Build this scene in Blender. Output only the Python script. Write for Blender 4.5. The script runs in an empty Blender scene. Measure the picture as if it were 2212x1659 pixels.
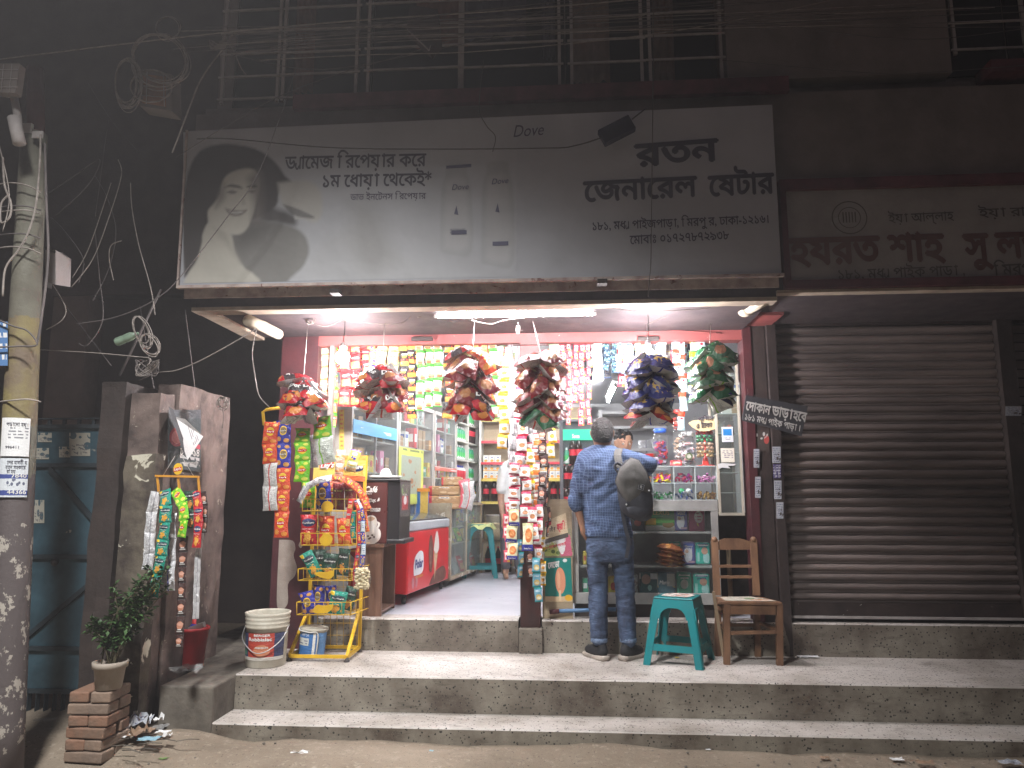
import bpy, math, random
from mathutils import Vector, Matrix, noise
from mathutils.geometry import delaunay_2d_cdt
random.seed(7)
SC = bpy.context.scene
COL = SC.collection
R = math.radians

# ---------------------------------------------------------------- camera
F, CX, CY = 1590.0, 1106.0, 829.5            # focal length and centre in units of a 2212 px wide picture
YAW, PIT, EYE = R(4.0), R(8.9), 1.47
FW = Vector((-math.sin(YAW)*math.cos(PIT), math.cos(YAW)*math.cos(PIT), math.sin(PIT)))
RT = Vector((math.cos(YAW), math.sin(YAW), 0))
UP = RT.cross(FW)
CAM = Vector((0, 0, EYE))
cd = bpy.data.cameras.new('camera')
cam = bpy.data.objects.new('camera', cd); COL.objects.link(cam)
cd.sensor_width = 36; cd.lens = 36*F/2212; cd.clip_start = .05; cd.clip_end = 300
cam.location = CAM; cam.rotation_euler = (R(90)+PIT, 0, YAW)
SC.camera = cam

# ---------------------------------------------------------------- world (night) and exposure
w = bpy.data.worlds.new('World'); SC.world = w; w.use_nodes = True
nt = w.node_tree; bg = nt.nodes['Background']
sky = nt.nodes.new('ShaderNodeTexSky'); sky.sky_type = 'NISHITA'; sky.sun_disc = False
sky.sun_elevation = R(-6); sky.sun_rotation = R(200)
mxw = nt.nodes.new('ShaderNodeMixRGB'); mxw.inputs[0].default_value = .75
nt.links.new(sky.outputs[0], mxw.inputs[1]); mxw.inputs[2].default_value = (.155, .12, .125, 1)
nt.links.new(mxw.outputs[0], bg.inputs[0]); bg.inputs[1].default_value = .165
SC.view_settings.view_transform = 'Standard'; SC.view_settings.look = 'None'
SC.view_settings.exposure = 1.5; SC.view_settings.gamma = 1
SC.cycles.max_bounces = 7; SC.cycles.transparent_max_bounces = 12
SC.cycles.diffuse_bounces = 4; SC.cycles.glossy_bounces = 3; SC.cycles.transmission_bounces = 5
SC.cycles.caustics_reflective = False; SC.cycles.caustics_refractive = False
SC.cycles.sample_clamp_indirect = 4

def ray(x, y): return FW + RT*((x-CX)/F) - UP*((y-CY)/F)
def at(x, y, Y=None, Z=None, X=None):
    """the point of the real plane Y=, Z= or X= that stands behind picture point x, y"""
    d = ray(x, y)
    t = Y/d.y if Y is not None else ((Z-EYE)/d.z if Z is not None else X/d.x)
    return CAM + d*t

# ---------------------------------------------------------------- objects
def tag(o, label=None, cat=None, group=None, kind=None):
    if label: o['label'] = label
    if cat: o['category'] = cat
    if group: o['group'] = group
    if kind: o['kind'] = kind
    return o
def thing(name, label, cat, loc=(0, 0, 0), group=None, rot=(0, 0, 0)):
    o = bpy.data.objects.new(name, None); COL.objects.link(o)
    o.location = loc; o.rotation_euler = rot; o.empty_display_size = .1
    return tag(o, label, cat, group)
def link(name, me, parent=None, loc=(0, 0, 0), rot=(0, 0, 0)):
    o = bpy.data.objects.new(name, me); COL.objects.link(o)
    o.location = loc; o.rotation_euler = rot
    if parent: o.parent = parent
    return o
def copy_tree(o, loc=None, rot=None, parent=None, label=None):
    c = o.copy(); COL.objects.link(c); c.parent = parent
    if loc is not None: c.location = loc
    if rot is not None: c.rotation_euler = rot
    if label: c['label'] = label
    for ch in list(o.children): copy_tree(ch, parent=c)
    return c

class MB:
    def __init__(s): s.v = []; s.f = []; s.m = []; s.uv = []; s.sm = []
    def add(s, vs, fs, m=0, uvs=None, smooth=False):
        b = len(s.v); s.v += [Vector(p) for p in vs]
        for i, f in enumerate(fs):
            s.f.append([b+k for k in f]); s.m.append(m); s.sm.append(smooth)
            s.uv.append(uvs[i] if uvs else None)
        return s
    def quad(s, a, b, c, d, m=0):
        return s.add([a, b, c, d], [(0, 1, 2, 3)], m, [[(0, 0), (1, 0), (1, 1), (0, 1)]])
    def box(s, lo, hi, m=0, mt=None):
        (x0, y0, z0), (x1, y1, z1) = lo, hi
        vs = [(x0,y0,z0),(x1,y0,z0),(x1,y1,z0),(x0,y1,z0),(x0,y0,z1),(x1,y0,z1),(x1,y1,z1),(x0,y1,z1)]
        if mt is not None: vs = [mt @ Vector(p) for p in vs]
        U = [(0, 0), (1, 0), (1, 1), (0, 1)]
        return s.add(vs, [(0,1,5,4),(1,2,6,5),(2,3,7,6),(3,0,4,7),(4,5,6,7),(3,2,1,0)], m, [U]*6)
    def bar(s, p, q, w, d=None, m=0, up=(0, 0, 1)):
        """a rectangular bar from p to q"""
        p, q = Vector(p), Vector(q); a = (q-p).normalized(); up = Vector(up)
        if abs(a.dot(up)) > .95: up = Vector((0, 1, 0))
        x = a.cross(up).normalized()*(w/2); y = a.cross(x).normalized()*((d or w)/2)
        vs = [c+e for c in (p, q) for e in (-x-y, x-y, x+y, -x+y)]
        return s.add(vs, [(0,1,5,4),(1,2,6,5),(2,3,7,6),(3,0,4,7),(4,5,6,7),(3,2,1,0)], m, [[(0,0),(1,0),(1,1),(0,1)]]*6)
    def tube(s, pts, r, n=6, m=0, cap=True, smooth=True):
        pts = [Vector(p) for p in pts]; rs = r if isinstance(r, (list, tuple)) else [r]*len(pts)
        rings = []; prev = None
        for i, p in enumerate(pts):
            t = (pts[min(i+1, len(pts)-1)]-pts[max(i-1, 0)])
            t = t.normalized() if t.length > 1e-9 else Vector((0, 0, 1))
            if prev is None: x = t.orthogonal().normalized()
            else:
                x = prev-t*prev.dot(t); x = x.normalized() if x.length > 1e-6 else t.orthogonal().normalized()
            prev = x; y = t.cross(x)
            rings.append([p+(x*math.cos(2*math.pi*k/n)+y*math.sin(2*math.pi*k/n))*rs[i] for k in range(n)])
        vs = [v for rg in rings for v in rg]; fs = []
        for i in range(len(pts)-1):
            for k in range(n): fs.append((i*n+k, i*n+(k+1) % n, (i+1)*n+(k+1) % n, (i+1)*n+k))
        if cap: fs += [tuple(range(n-1, -1, -1)), tuple((len(pts)-1)*n+k for k in range(n))]
        return s.add(vs, fs, m, smooth=smooth)
    def lathe(s, prof, n=20, m=0, c=(0, 0, 0), sx=1, sy=1, ms=None, smooth=True, cap=True):
        """profile (radius, z) turned round the vertical axis through c"""
        base = len(s.v); L = len(prof)
        s.v += [Vector((c[0]+r*sx*math.cos(2*math.pi*k/n), c[1]+r*sy*math.sin(2*math.pi*k/n), c[2]+z)) for r, z in prof for k in range(n)]
        def face(f, u, mi, sm): s.f.append(f); s.m.append(mi); s.sm.append(sm); s.uv.append(u)
        for i in range(L-1):
            for k in range(n):
                face([base+i*n+k, base+i*n+(k+1) % n, base+(i+1)*n+(k+1) % n, base+(i+1)*n+k],
                     [(k/n, i/(L-1)), ((k+1)/n, i/(L-1)), ((k+1)/n, (i+1)/(L-1)), (k/n, (i+1)/(L-1))], ms[i] if ms else m, smooth)
        if cap:
            for rg, rev in ((0, True), (L-1, False)):
                if prof[rg][0] > 1e-4:
                    q = [base+rg*n+k for k in range(n)]; face(q[::-1] if rev else q, None, ms[min(rg, L-2)] if ms else m, False)
        return s
    def poly(s, pts, n, m=0, thick=.003):
        """flat polygon with thickness along -n"""
        pts = [Vector(p) for p in pts]; n = Vector(n); k = len(pts)
        vs = pts+[p-n*thick for p in pts]
        return s.add(vs, [tuple(range(k))]+[(i, i+k, (i+1) % k+k, (i+1) % k) for i in range(k)]+[tuple(range(2*k-1, k-1, -1))], m)
    def ball(s, c, r, n=10, m=0, sz=1, sy=1):
        prof = [(max(1e-5, r*math.sin(math.pi*i/(n//2+1))), -r*sz*math.cos(math.pi*i/(n//2+1))) for i in range(n//2+2)]
        return s.lathe(prof, n, m, c, 1, sy, cap=False)
    def mesh(s, name, mats, shift=None):
        me = bpy.data.meshes.new(name)
        sh = Vector(shift) if shift is not None else Vector((0, 0, 0))
        me.from_pydata([tuple(p-sh) for p in s.v], [], s.f)
        for mt in (mats if isinstance(mats, (list, tuple)) else [mats]): me.materials.append(mt)
        uvl = me.uv_layers.new(name='UVMap').data if any(u for u in s.uv) else None
        for i, p in enumerate(me.polygons):
            p.material_index = s.m[i]; p.use_smooth = s.sm[i]
            if uvl and s.uv[i]:
                for k, li in enumerate(p.loop_indices): uvl[li].uv = s.uv[i][k]
        me.update(); return me
    def build(s, name, mats, parent=None, origin=None):
        """vertices are in world coordinates (or in the parent's, when origin is given as 0)"""
        if parent is not None and origin is None:
            sh, q = Vector((0, 0, 0)), parent
            while q is not None: sh = sh+q.location; q = q.parent
        elif origin is not None: sh = Vector(origin)
        else:
            xs = [p.x for p in s.v]; ys = [p.y for p in s.v]
            sh = Vector(((min(xs)+max(xs))/2, (min(ys)+max(ys))/2, min(p.z for p in s.v)))
        o = link(name, s.mesh(name, mats, sh), parent)
        if parent is None: o.location = sh
        return o
def bevel(o, w=.004, seg=2):
    b = o.modifiers.new('bevel', 'BEVEL'); b.width = w; b.segments = seg; b.limit_method = 'ANGLE'; return o

# ---------------------------------------------------------------- materials
def P(m): return next(n for n in m.node_tree.nodes if n.type == 'BSDF_PRINCIPLED')
def c4(c): return (c[0], c[1], c[2], 1)
def srgb(r, g, b): return tuple(((v/255+.055)/1.055)**2.4 if v > 10 else v/255/12.92 for v in (r, g, b))
MATS = {}
class NG:
    def __init__(s, m): s.t = m.node_tree; s.n = s.t.nodes; s.l = s.t.links
    def lk(s, a, b): s.l.new(a, b)
    def val(s, x, sock):
        if hasattr(x, 'is_linked') or hasattr(x, 'links'): s.lk(x, sock)
        else: sock.default_value = x
    def math(s, op, a, b=None, clamp=False):
        n = s.n.new('ShaderNodeMath'); n.operation = op; n.use_clamp = clamp
        s.val(a, n.inputs[0])
        if b is not None: s.val(b, n.inputs[1])
        return n.outputs[0]
    def mix(s, f, a, b):
        n = s.n.new('ShaderNodeMixRGB'); s.val(f, n.inputs[0])
        s.val(c4(a) if isinstance(a, tuple) else a, n.inputs[1]); s.val(c4(b) if isinstance(b, tuple) else b, n.inputs[2])
        return n.outputs[0]
    def coords(s, kind='Object'):
        return s.n.new('ShaderNodeTexCoord').outputs[kind]
    def mapped(s, co, sc):
        n = s.n.new('ShaderNodeMapping'); n.inputs['Scale'].default_value = sc; s.lk(co, n.inputs[0]); return n.outputs[0]
    def noise(s, co, scale, detail=5, rough=.6, dist=0):
        n = s.n.new('ShaderNodeTexNoise'); n.inputs['Scale'].default_value = scale; n.inputs['Detail'].default_value = detail
        n.inputs['Roughness'].default_value = rough; n.inputs['Distortion'].default_value = dist; s.lk(co, n.inputs['Vector']); return n.outputs['Fac']
    def vor(s, co, scale, out='Distance', rnd=1):
        n = s.n.new('ShaderNodeTexVoronoi'); n.inputs['Scale'].default_value = scale; n.inputs['Randomness'].default_value = rnd
        s.lk(co, n.inputs['Vector']); return n.outputs[out]
    def ramp(s, x, lo, hi):
        n = s.n.new('ShaderNodeMapRange'); n.inputs[1].default_value = lo; n.inputs[2].default_value = hi; s.lk(x, n.inputs[0]); return n.outputs[0]
    def bump(s, h, st, dist=.01, bsdf=None):
        n = s.n.new('ShaderNodeBump'); n.inputs['Strength'].default_value = st; n.inputs['Distance'].default_value = dist
        s.lk(h, n.inputs['Height']); s.lk(n.outputs[0], bsdf.inputs['Normal'])
def newmat(name, c=(.5, .5, .5), r=.6, metal=0, spec=.5):
    m = bpy.data.materials.new(name); m.use_nodes = True; b = P(m)
    b.inputs['Base Color'].default_value = c4(c); b.inputs['Roughness'].default_value = r
    b.inputs['Metallic'].default_value = metal; b.inputs['Specular IOR Level'].default_value = spec
    MATS[name] = m; return m
def grunge(name, c, c2=None, sc=6, lo=.35, hi=.7, r=.7, metal=0, bump=.3, bs=40, stretch=(1, 1, 1), c3=None, sc3=30, lo3=.62, hi3=.68, spec=.4):
    """two worn colours mixed by noise, optional chips c3, bump"""
    m = newmat(name, c, r, metal, spec); g = NG(m); b = P(m); co = g.mapped(g.coords(), stretch)
    c2 = c2 or tuple(v*.6 for v in c)
    col = g.mix(g.ramp(g.noise(co, sc, 6), lo, hi), c, c2)
    if c3: col = g.mix(g.ramp(g.noise(co, sc3, 4, .6, .6), lo3, hi3), col, c3)
    g.lk(col, b.inputs['Base Color'])
    if bump: g.bump(g.noise(co, bs, 5), bump, .01, b)
    rr = g.ramp(g.noise(co, sc*2, 3), .2, .8); g.lk(g.math('ADD', g.math('MULTIPLY', rr, .25), r-.12, True), b.inputs['Roughness'])
    return m
def emit(name, c, s):
    m = newmat(name, (0, 0, 0), .5); b = P(m); b.inputs['Emission Color'].default_value = c4(c); b.inputs['Emission Strength'].default_value = s; return m
def printed(name, base, layers=(), r=.35, wr=.5, metal=0, wsc=(5, 9), coat=0, edge=None, fuzz=.02, nuv=None):
    """a printed wrapper, box or poster: shapes laid out in the UV square of the object's face.
    layers: ('e'|'r'|'n'|'s', cx, cy, rx, ry, colour) ellipse / rectangle / noisy pieces inside ellipse / stripes of tiny print"""
    m = newmat(name, base, r, metal); g = NG(m); b = P(m)
    uv = g.coords('UV'); sep = g.n.new('ShaderNodeSeparateXYZ')
    ns = g.n.new('ShaderNodeTexNoise'); ns.inputs['Scale'].default_value = 6; g.lk(uv, ns.inputs['Vector'])
    mm = g.n.new('ShaderNodeVectorMath'); mm.operation = 'SUBTRACT'; g.lk(ns.outputs['Color'], mm.inputs[0]); mm.inputs[1].default_value = (.5, .5, .5)
    ms = g.n.new('ShaderNodeVectorMath'); ms.operation = 'SCALE'; g.lk(mm.outputs[0], ms.inputs[0]); ms.inputs['Scale'].default_value = fuzz
    ad = g.n.new('ShaderNodeVectorMath'); g.lk(uv, ad.inputs[0]); g.lk(ms.outputs[0], ad.inputs[1]); g.lk(ad.outputs[0], sep.inputs[0])
    U, V = sep.outputs[0], sep.outputs[1]; col = c4(base); first = True
    for ly in layers:
        k, cx, cy, rx, ry, lc = ly[:6]
        a = g.math('ABSOLUTE', g.math('MULTIPLY', g.math('SUBTRACT', U, cx), 1/rx)); d = g.math('ABSOLUTE', g.math('MULTIPLY', g.math('SUBTRACT', V, cy), 1/ry))
        if k == 'r' or k == 's': msk = g.math('LESS_THAN', g.math('MAXIMUM', a, d), 1.)
        else: msk = g.math('LESS_THAN', g.math('ADD', g.math('MULTIPLY', a, a), g.math('MULTIPLY', d, d)), 1.)
        if k == 'n' or k == 'b':
            msk = g.math('MULTIPLY', msk, g.math('LESS_THAN', g.vor(g.mapped(uv, (ly[6] if len(ly) > 6 else 12, ly[7] if len(ly) > 7 else 16, 1)), 1), .42))
        if k == 's':
            st = g.math('GREATER_THAN', g.math('FRACT', g.math('MULTIPLY', V, ly[6])), .55)
            st = g.math('MULTIPLY', st, g.math('GREATER_THAN', g.noise(g.mapped(uv, (ly[6]*.8, ly[6]*.4, 1)), 1, 1), .46)); msk = g.math('MULTIPLY', msk, st)
        col = g.mix(msk, col if not first else tuple(base), tuple(lc)); first = False
    if not first: g.lk(col, b.inputs['Base Color'])
    if coat: b.inputs['Coat Weight'].default_value = coat
    if wr: g.bump(g.noise(g.mapped(uv, (wsc[0], wsc[1], 1)), 1, 3, .5, 1.5), wr, .02, b)
    return m
def glass(name, tint=(.93, .97, .96), alpha=.05, r=.05):
    """thin window glass: mostly clear, with a glossy face that grows towards grazing view"""
    m = newmat(name, tint, r); g = NG(m); b = P(m)
    b.inputs['Base Color'].default_value = c4(tuple(.6*v for v in tint)); b.inputs['Roughness'].default_value = r
    tr = g.n.new('ShaderNodeBsdfTransparent'); tr.inputs[0].default_value = c4(tint)
    mx = g.n.new('ShaderNodeMixShader'); fr = g.n.new('ShaderNodeLayerWeight'); fr.inputs[0].default_value = .5
    f = g.math('MULTIPLY', g.math('POWER', fr.outputs['Facing'], 3.), .35)
    g.lk(g.math('ADD', f, alpha, True), mx.inputs[0]); g.lk(tr.outputs[0], mx.inputs[1]); g.lk(b.outputs[0], mx.inputs[2])
    g.lk(mx.outputs[0], g.n['Material Output'].inputs[0]); return m

# ---------------------------------------------------------------- writing
GL = {}
def _me(body, fill=True):
    """outline of a character, filled by winding number so that overlapping strokes stay solid"""
    c = bpy.data.curves.new('t', 'FONT'); c.body = body; c.resolution_u = 3; c.fill_mode = 'NONE'
    o = bpy.data.objects.new('t', c); COL.objects.link(o); bpy.context.view_layer.update(); wd = o.dimensions.x
    if not fill: bpy.data.objects.remove(o); bpy.data.curves.remove(c); return None, None, wd
    me = bpy.data.meshes.new_from_object(o.evaluated_get(bpy.context.evaluated_depsgraph_get()))
    P_ = [(v.co.x, v.co.y) for v in me.vertices]; E = [tuple(e.vertices) for e in me.edges]
    bpy.data.objects.remove(o); bpy.data.curves.remove(c); bpy.data.meshes.remove(me)
    E = [((i, j) if j == i+1 else ((j, i) if i == j+1 else ((j, i) if j > i else (i, j)))) for i, j in E]   # a closing edge runs from last to first
    if not P_: return [], [], wd
    vo, eo, fo, *_ = delaunay_2d_cdt([Vector(p) for p in P_], E, [], 0, 1e-6); F_ = []
    for f in fo:
        x = sum(vo[i].x for i in f)/len(f); y = sum(vo[i].y for i in f)/len(f); wn = 0
        for i, j in E:
            (x0, y0), (x1, y1) = P_[i], P_[j]
            if (y0 <= y) != (y1 <= y):
                if x0+(y-y0)*(x1-x0)/(y1-y0) > x: wn += 1 if y1 > y0 else -1
        if wn:
            ar = (vo[f[1]]-vo[f[0]]).cross(vo[f[2]]-vo[f[0]]); F_.append(tuple(f) if ar > 0 else tuple(f[::-1]))
    return [(v.x, v.y) for v in vo], F_, wd
def glyph(ch):
    if ch in GL: return GL[ch]
    if ch == '¥':      # the ya-phala sign, which no single character gives
        pts = [(.02, .3), (.0, .12), (.06, .0), (.14, .0), (.27, .2)]; v = []; f = []
        for i in range(len(pts)-1):
            (a, b_), (c, d) = pts[i], pts[i+1]; L = math.hypot(c-a, d-b_); nx, ny = -(d-b_)/L*.03, (c-a)/L*.03
            k = len(v); v += [(a-nx, b_-ny), (c-nx, d-ny), (c+nx, d+ny), (a+nx, b_+ny)]; f.append((k, k+1, k+2, k+3))
        k = len(v); v += [(.26, 0), (.32, 0), (.32, .6), (.26, .6)]; f.append((k, k+1, k+2, k+3))
        GL[ch] = (v, f, .36); return GL[ch]
    if ch == ' ': GL[ch] = ([], [], .28); return GL[ch]
    v, f, _ = _me(ch); a = _me('I'+ch+'I', False)[2]-_me('II', False)[2]
    GL[ch] = (v, f, max(0, a)); return GL[ch]
def is_bn(s): return any('\u0980' <= c <= '\u09ff' for c in s)
def text(mb, s, a, b, h, up, m=0, bold=0, lift=.002, shear=0, nrm=None):
    """letters from baseline point a to b; h = height of the letter body; up = up direction"""
    a, b, up = Vector(a), Vector(b), Vector(up).normalized()
    pen = 0; out = []
    for ch in s:
        v, f, adv = glyph(ch); out.append((pen, v, f)); pen += adv
    tot = max(pen, .01); e = (b-a)/tot; vs = h/(.6 if is_bn(s) else .68)
    n = Vector(nrm).normalized() if nrm is not None else e.cross(up).normalized()
    offs = [(0, 0)] if not bold else [(0, 0), (bold, 0), (-bold, 0), (0, bold), (0, -bold)]
    for i, (ox, oy) in enumerate(offs):
        for pen, v, f in out:
            if v: mb.add([a+e*(pen+x+ox+shear*y)+up*((y+oy)*vs)+n*(lift+i*.00012) for x, y in v], f, m)
def ptext(mb, s, p0, p1, hpx, Y, m=0, bold=0, lift=.004, shear=0, up=(0, 0, 1)):
    a, b = at(*p0, Y=Y), at(*p1, Y=Y); h = (at(p0[0], p0[1]-hpx, Y=Y)-a).length
    text(mb, s, a, b, h, up, m, bold, lift, shear, nrm=(0, -1, 0))
def wavy(a, b, sag=.05, n=10, jit=0.0):
    a, b = Vector(a), Vector(b)
    return [a.lerp(b, i/n)+Vector((random.uniform(-jit, jit), random.uniform(-jit, jit), -sag*4*(i/n)*(1-i/n)+random.uniform(-jit, jit))) for i in range(n+1)]
def spline(pts, n=6):
    """smooth curve through the points"""
    P_ = [Vector(p) for p in pts]; out = []
    for i in range(len(P_)-1):
        p0, p1, p2, p3 = P_[max(i-1, 0)], P_[i], P_[i+1], P_[min(i+2, len(P_)-1)]
        for k in range(n):
            t = k/n; out.append(.5*((2*p1)+(p2-p0)*t+(2*p0-5*p1+4*p2-p3)*t*t+(3*p1-p0-3*p2+p3)*t**3))
    return out+[P_[-1]]
def ppath(pts, Y): return [at(x, y, Y=(Y if len(p) < 3 else p[2])) for p in pts for x, y in [p[:2]]]
# ================================================================ lamps of the place
TUBE = emit('tube_light', (1, .95, .98), 100); BULB = emit('bulb_light', (1, .95, .96), 350); TUBE_IN = emit('inner_tube_light', (.97, .97, 1), 78)
m_white = grunge('white_plastic', (.75, .75, .73), (.5, .48, .45), r=.4, bump=.05)
m_dark = grunge('dark_metal', (.03, .028, .03), (.06, .045, .04), r=.5, bump=.2)
def tube_lamp(p, q, r, mat_, label, holder=True):
    t = thing('fluorescent_tube_light', label, 'tube light', p.lerp(q, .5), 'tube lights of the shop')
    MB().tube([p, q], r, 10).build('glass_tube', mat_, t)
    b = MB(); d = (q-p).normalized()
    b.bar(p-d*.04+Vector((0, .0, r+.035)), q+d*.04+Vector((0, 0, r+.035)), .05, .03)
    for e, k in ((p, -1), (q, 1)): b.bar(e+d*k*.005, e+d*k*.03, .035, .05)
    b.build('batten', m_white, t)
tube_lamp(at(947, 679, Y=5.25), at(1279, 673, Y=5.25), .028, TUBE, 'long bright fluorescent tube under the canopy above the shop opening')
def bulb(x, y, Y, top, label):
    c = at(x, y, Y=Y); t = thing('light_bulb', label, 'light bulb', c, 'bare bulbs hanging in front of the shop')
    prof = [(.0001, -.052), (.025, -.047), (.045, -.027), (.051, 0), (.045, .022), (.028, .042), (.018, .052)]
    MB().lathe(prof, 14, 0, c).build('glass_bulb', BULB, t)
    MB().lathe([(.02, .05), (.024, .06), (.024, .10), (.014, .115), (.0001, .12)], 12, 0, c).build('lamp_holder', m_white, t)
    MB().tube(spline([c+Vector((0, 0, .115)), c+Vector((.01, .0, .25)), Vector(top)], 5), .004, 5).build('wire', m_dark, t)
    return c
B1 = bulb(740, 772, 5.4, at(742, 666, Y=5.3), 'left bare bulb glowing by the red packets')
B2 = bulb(1400, 768, 5.4, at(1397, 640, Y=5.2), 'right bare bulb glowing above the blue bag bunch')
# tubes on the shop's own ceiling: one shows through the opening, the others light the room from behind the lintel
tube_lamp(Vector((.52, 8.5, 2.60)), Vector((.55, 7.75, 2.66)), .016, TUBE_IN, 'short tube light seen on the ceiling above the customer')
for x, y, l_ in ((-.9, 7.2, 'tube light on the inner ceiling nearest the doorway'), (-.4, 9.2, 'tube light on the inner ceiling deep in the shop')):
    tube_lamp(Vector((x-.55, y, 2.72)), Vector((x+.55, y, 2.72)), .016, TUBE_IN, l_)
# the street lamp beside the camera that lights the pole, the gate and the sign
ld = bpy.data.lights.new('street_lamp_light', 'SPOT'); ld.energy = 900; ld.color = (.97, .97, .96); ld.shadow_soft_size = .28; ld.spot_size = R(95); ld.spot_blend = 1
SLP = Vector((-1.9, .8, 5.4))
SL = thing('street_lamp', 'street lamp head on an arm beside the road', 'street lamp', SLP)
lo = bpy.data.objects.new('lamp_light', ld); COL.objects.link(lo); lo.parent = SL; lo.location = (0, .05, -.06)
lo.rotation_euler = (Vector((-1.6, 2.9, 0))-SLP).to_track_quat('-Z', 'Y').to_euler()
MB().box((-.1, -.35, 0), (.1, .08, .07)).build('lamp_head', m_dark, SL, (0, 0, 0))
MB().tube([(0, -.3, .05), (0, -1.2, .1), (0, -1.25, -5.4)], .05, 8).build('lamp_arm', m_dark, SL, (0, 0, 0))

# ================================================================ levels
ZL, ZP, ZI = .095, .317, .556          # lower step, platform, shop floor
Y1, Y2, Y3, Y4 = 4.706, 5.015, 5.84, 5.89
XL, XE = -2.20, 7.0
def terrazzo(name, base, dirt, dlo, dhi, chip=(.02, .018, .016), fs=30, soil=.9, r=.5):
    m = newmat(name, base, r); g = NG(m); b = P(m); co = g.coords()
    col = g.mix(g.ramp(g.noise(co, 2.2, 6, .65), dlo, dhi), base, dirt)
    col = g.mix(g.ramp(g.noise(g.mapped(co, (.6, 1, 3)), 9, 5, .7), .55, .8), col, tuple(v*.55 for v in dirt))
    v = g.vor(co, fs, rnd=1); thr = g.math('MULTIPLY', g.noise(co, fs*.8, 1), .42)
    col = g.mix(g.math('LESS_THAN', v, thr), col, chip)
    v2 = g.vor(co, fs*2.1); col = g.mix(g.math('LESS_THAN', v2, .2), col, tuple(x*.55 for x in base))
    g.lk(col, b.inputs['Base Color']); g.bump(g.noise(co, 60, 4), .15, .004, b)
    g.lk(g.ramp(g.noise(co, 5, 4), -.4, 1.3), b.inputs['Roughness']); return m
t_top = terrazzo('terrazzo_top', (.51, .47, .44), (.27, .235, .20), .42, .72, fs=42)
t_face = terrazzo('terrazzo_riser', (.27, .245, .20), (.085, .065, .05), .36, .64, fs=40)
m_conc = grunge('raw_concrete', (.17, .15, .125), (.07, .06, .05), 5, bump=.7, bs=18)
m_crete2 = grunge('stained_plaster', (.20, .15, .13), (.07, .05, .045), 3, .3, .65, bump=.7, bs=14, c3=(.34, .30, .24), sc3=9, lo3=.66, hi3=.7)
m_dark_shade = grunge('dark_and_shade_plaster', (.045, .032, .028), (.022, .016, .015), 5, bump=.6, bs=16, c3=(.18, .15, .12), sc3=22, lo3=.72, hi3=.75)  # near-black plaster; stands in for shade on the pillar and the gap panel

# ---------------------------------------------------------------- ground
def ground():
    b = MB(); nx, ny = 150, 110; x0, x1, y0, y1 = -9., 9., -4., 9.
    xs = [x0+(x1-x0)*i/nx for i in range(nx+1)]
    ys = [y0+(5.2-y0)*i/80 for i in range(81)]+[5.2+(y1-5.2)*i/30 for i in range(1, 31)]
    vs = []
    for y in ys:
        for x in xs:
            z = .035*noise.noise(Vector((x*1.1, y*1.1, 0)))+.014*noise.noise(Vector((x*5, y*5, 3)))+.006*noise.noise(Vector((x*16, y*16, 5)))-.012
            if y > 4.3 and x > -2.3: z += .02*max(0, 1-abs(y-4.75)*2.6)*(1+noise.noise(Vector((x*2.4, 1, 0))))-.006*min(1, max(0, x))
            if x < -2.0 and y > 4.2: z += .085*min(1, (-2.0-x)/.35)*min(1, (y-4.2)/.3)
            # a broken slab of old paving
            e = ((x+1.15)/.95)**2+((y-4.42)/.2)**2+.35*noise.noise(Vector((x*3, y*3, 8)))
            if e < 1: z = .018+.004*noise.noise(Vector((x*9, y*9, 0)))
            vs.append((x, y, z))
    W_ = nx+1; fs = [(j*W_+i, j*W_+i+1, (j+1)*W_+i+1, (j+1)*W_+i) for j in range(len(ys)-1) for i in range(nx)]
    b.add(vs, fs, 0, smooth=True)
    # far rim to the horizon
    b.quad((-60, -60, -.03), (60, -60, -.03), (60, y0, -.03), (-60, y0, -.03)).quad((-60, y0, -.03), (x0, y0, -.03), (x0, 60, -.03), (-60, 60, -.03))
    b.quad((x1, y0, -.03), (60, y0, -.03), (60, 60, -.03), (x1, 60, -.03)).quad((x0, y1, -.03), (x1, y1, -.03), (x1, 60, -.03), (x0, 60, -.03))
    m = newmat('packed_dirt', (.2, .16, .12), .95); g = NG(m); p = P(m); co = g.coords()
    col = g.mix(g.ramp(g.noise(co, 1.6, 7, .65), .3, .7), (.31, .25, .19), (.19, .15, .11))
    col = g.mix(g.ramp(g.noise(co, 24, 5, .7), .55, .75), col, (.40, .34, .27))
    col = g.mix(g.ramp(g.noise(co, 60, 3, .7), .62, .7), col, (.06, .045, .035))
    g.lk(col, p.inputs['Base Color']); g.bump(g.noise(co, 26, 8, .7), .8, .02, p)
    o = b.build('ground', m, origin=(0, 0, 0)); tag(o, kind='structure')
ground()

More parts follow.
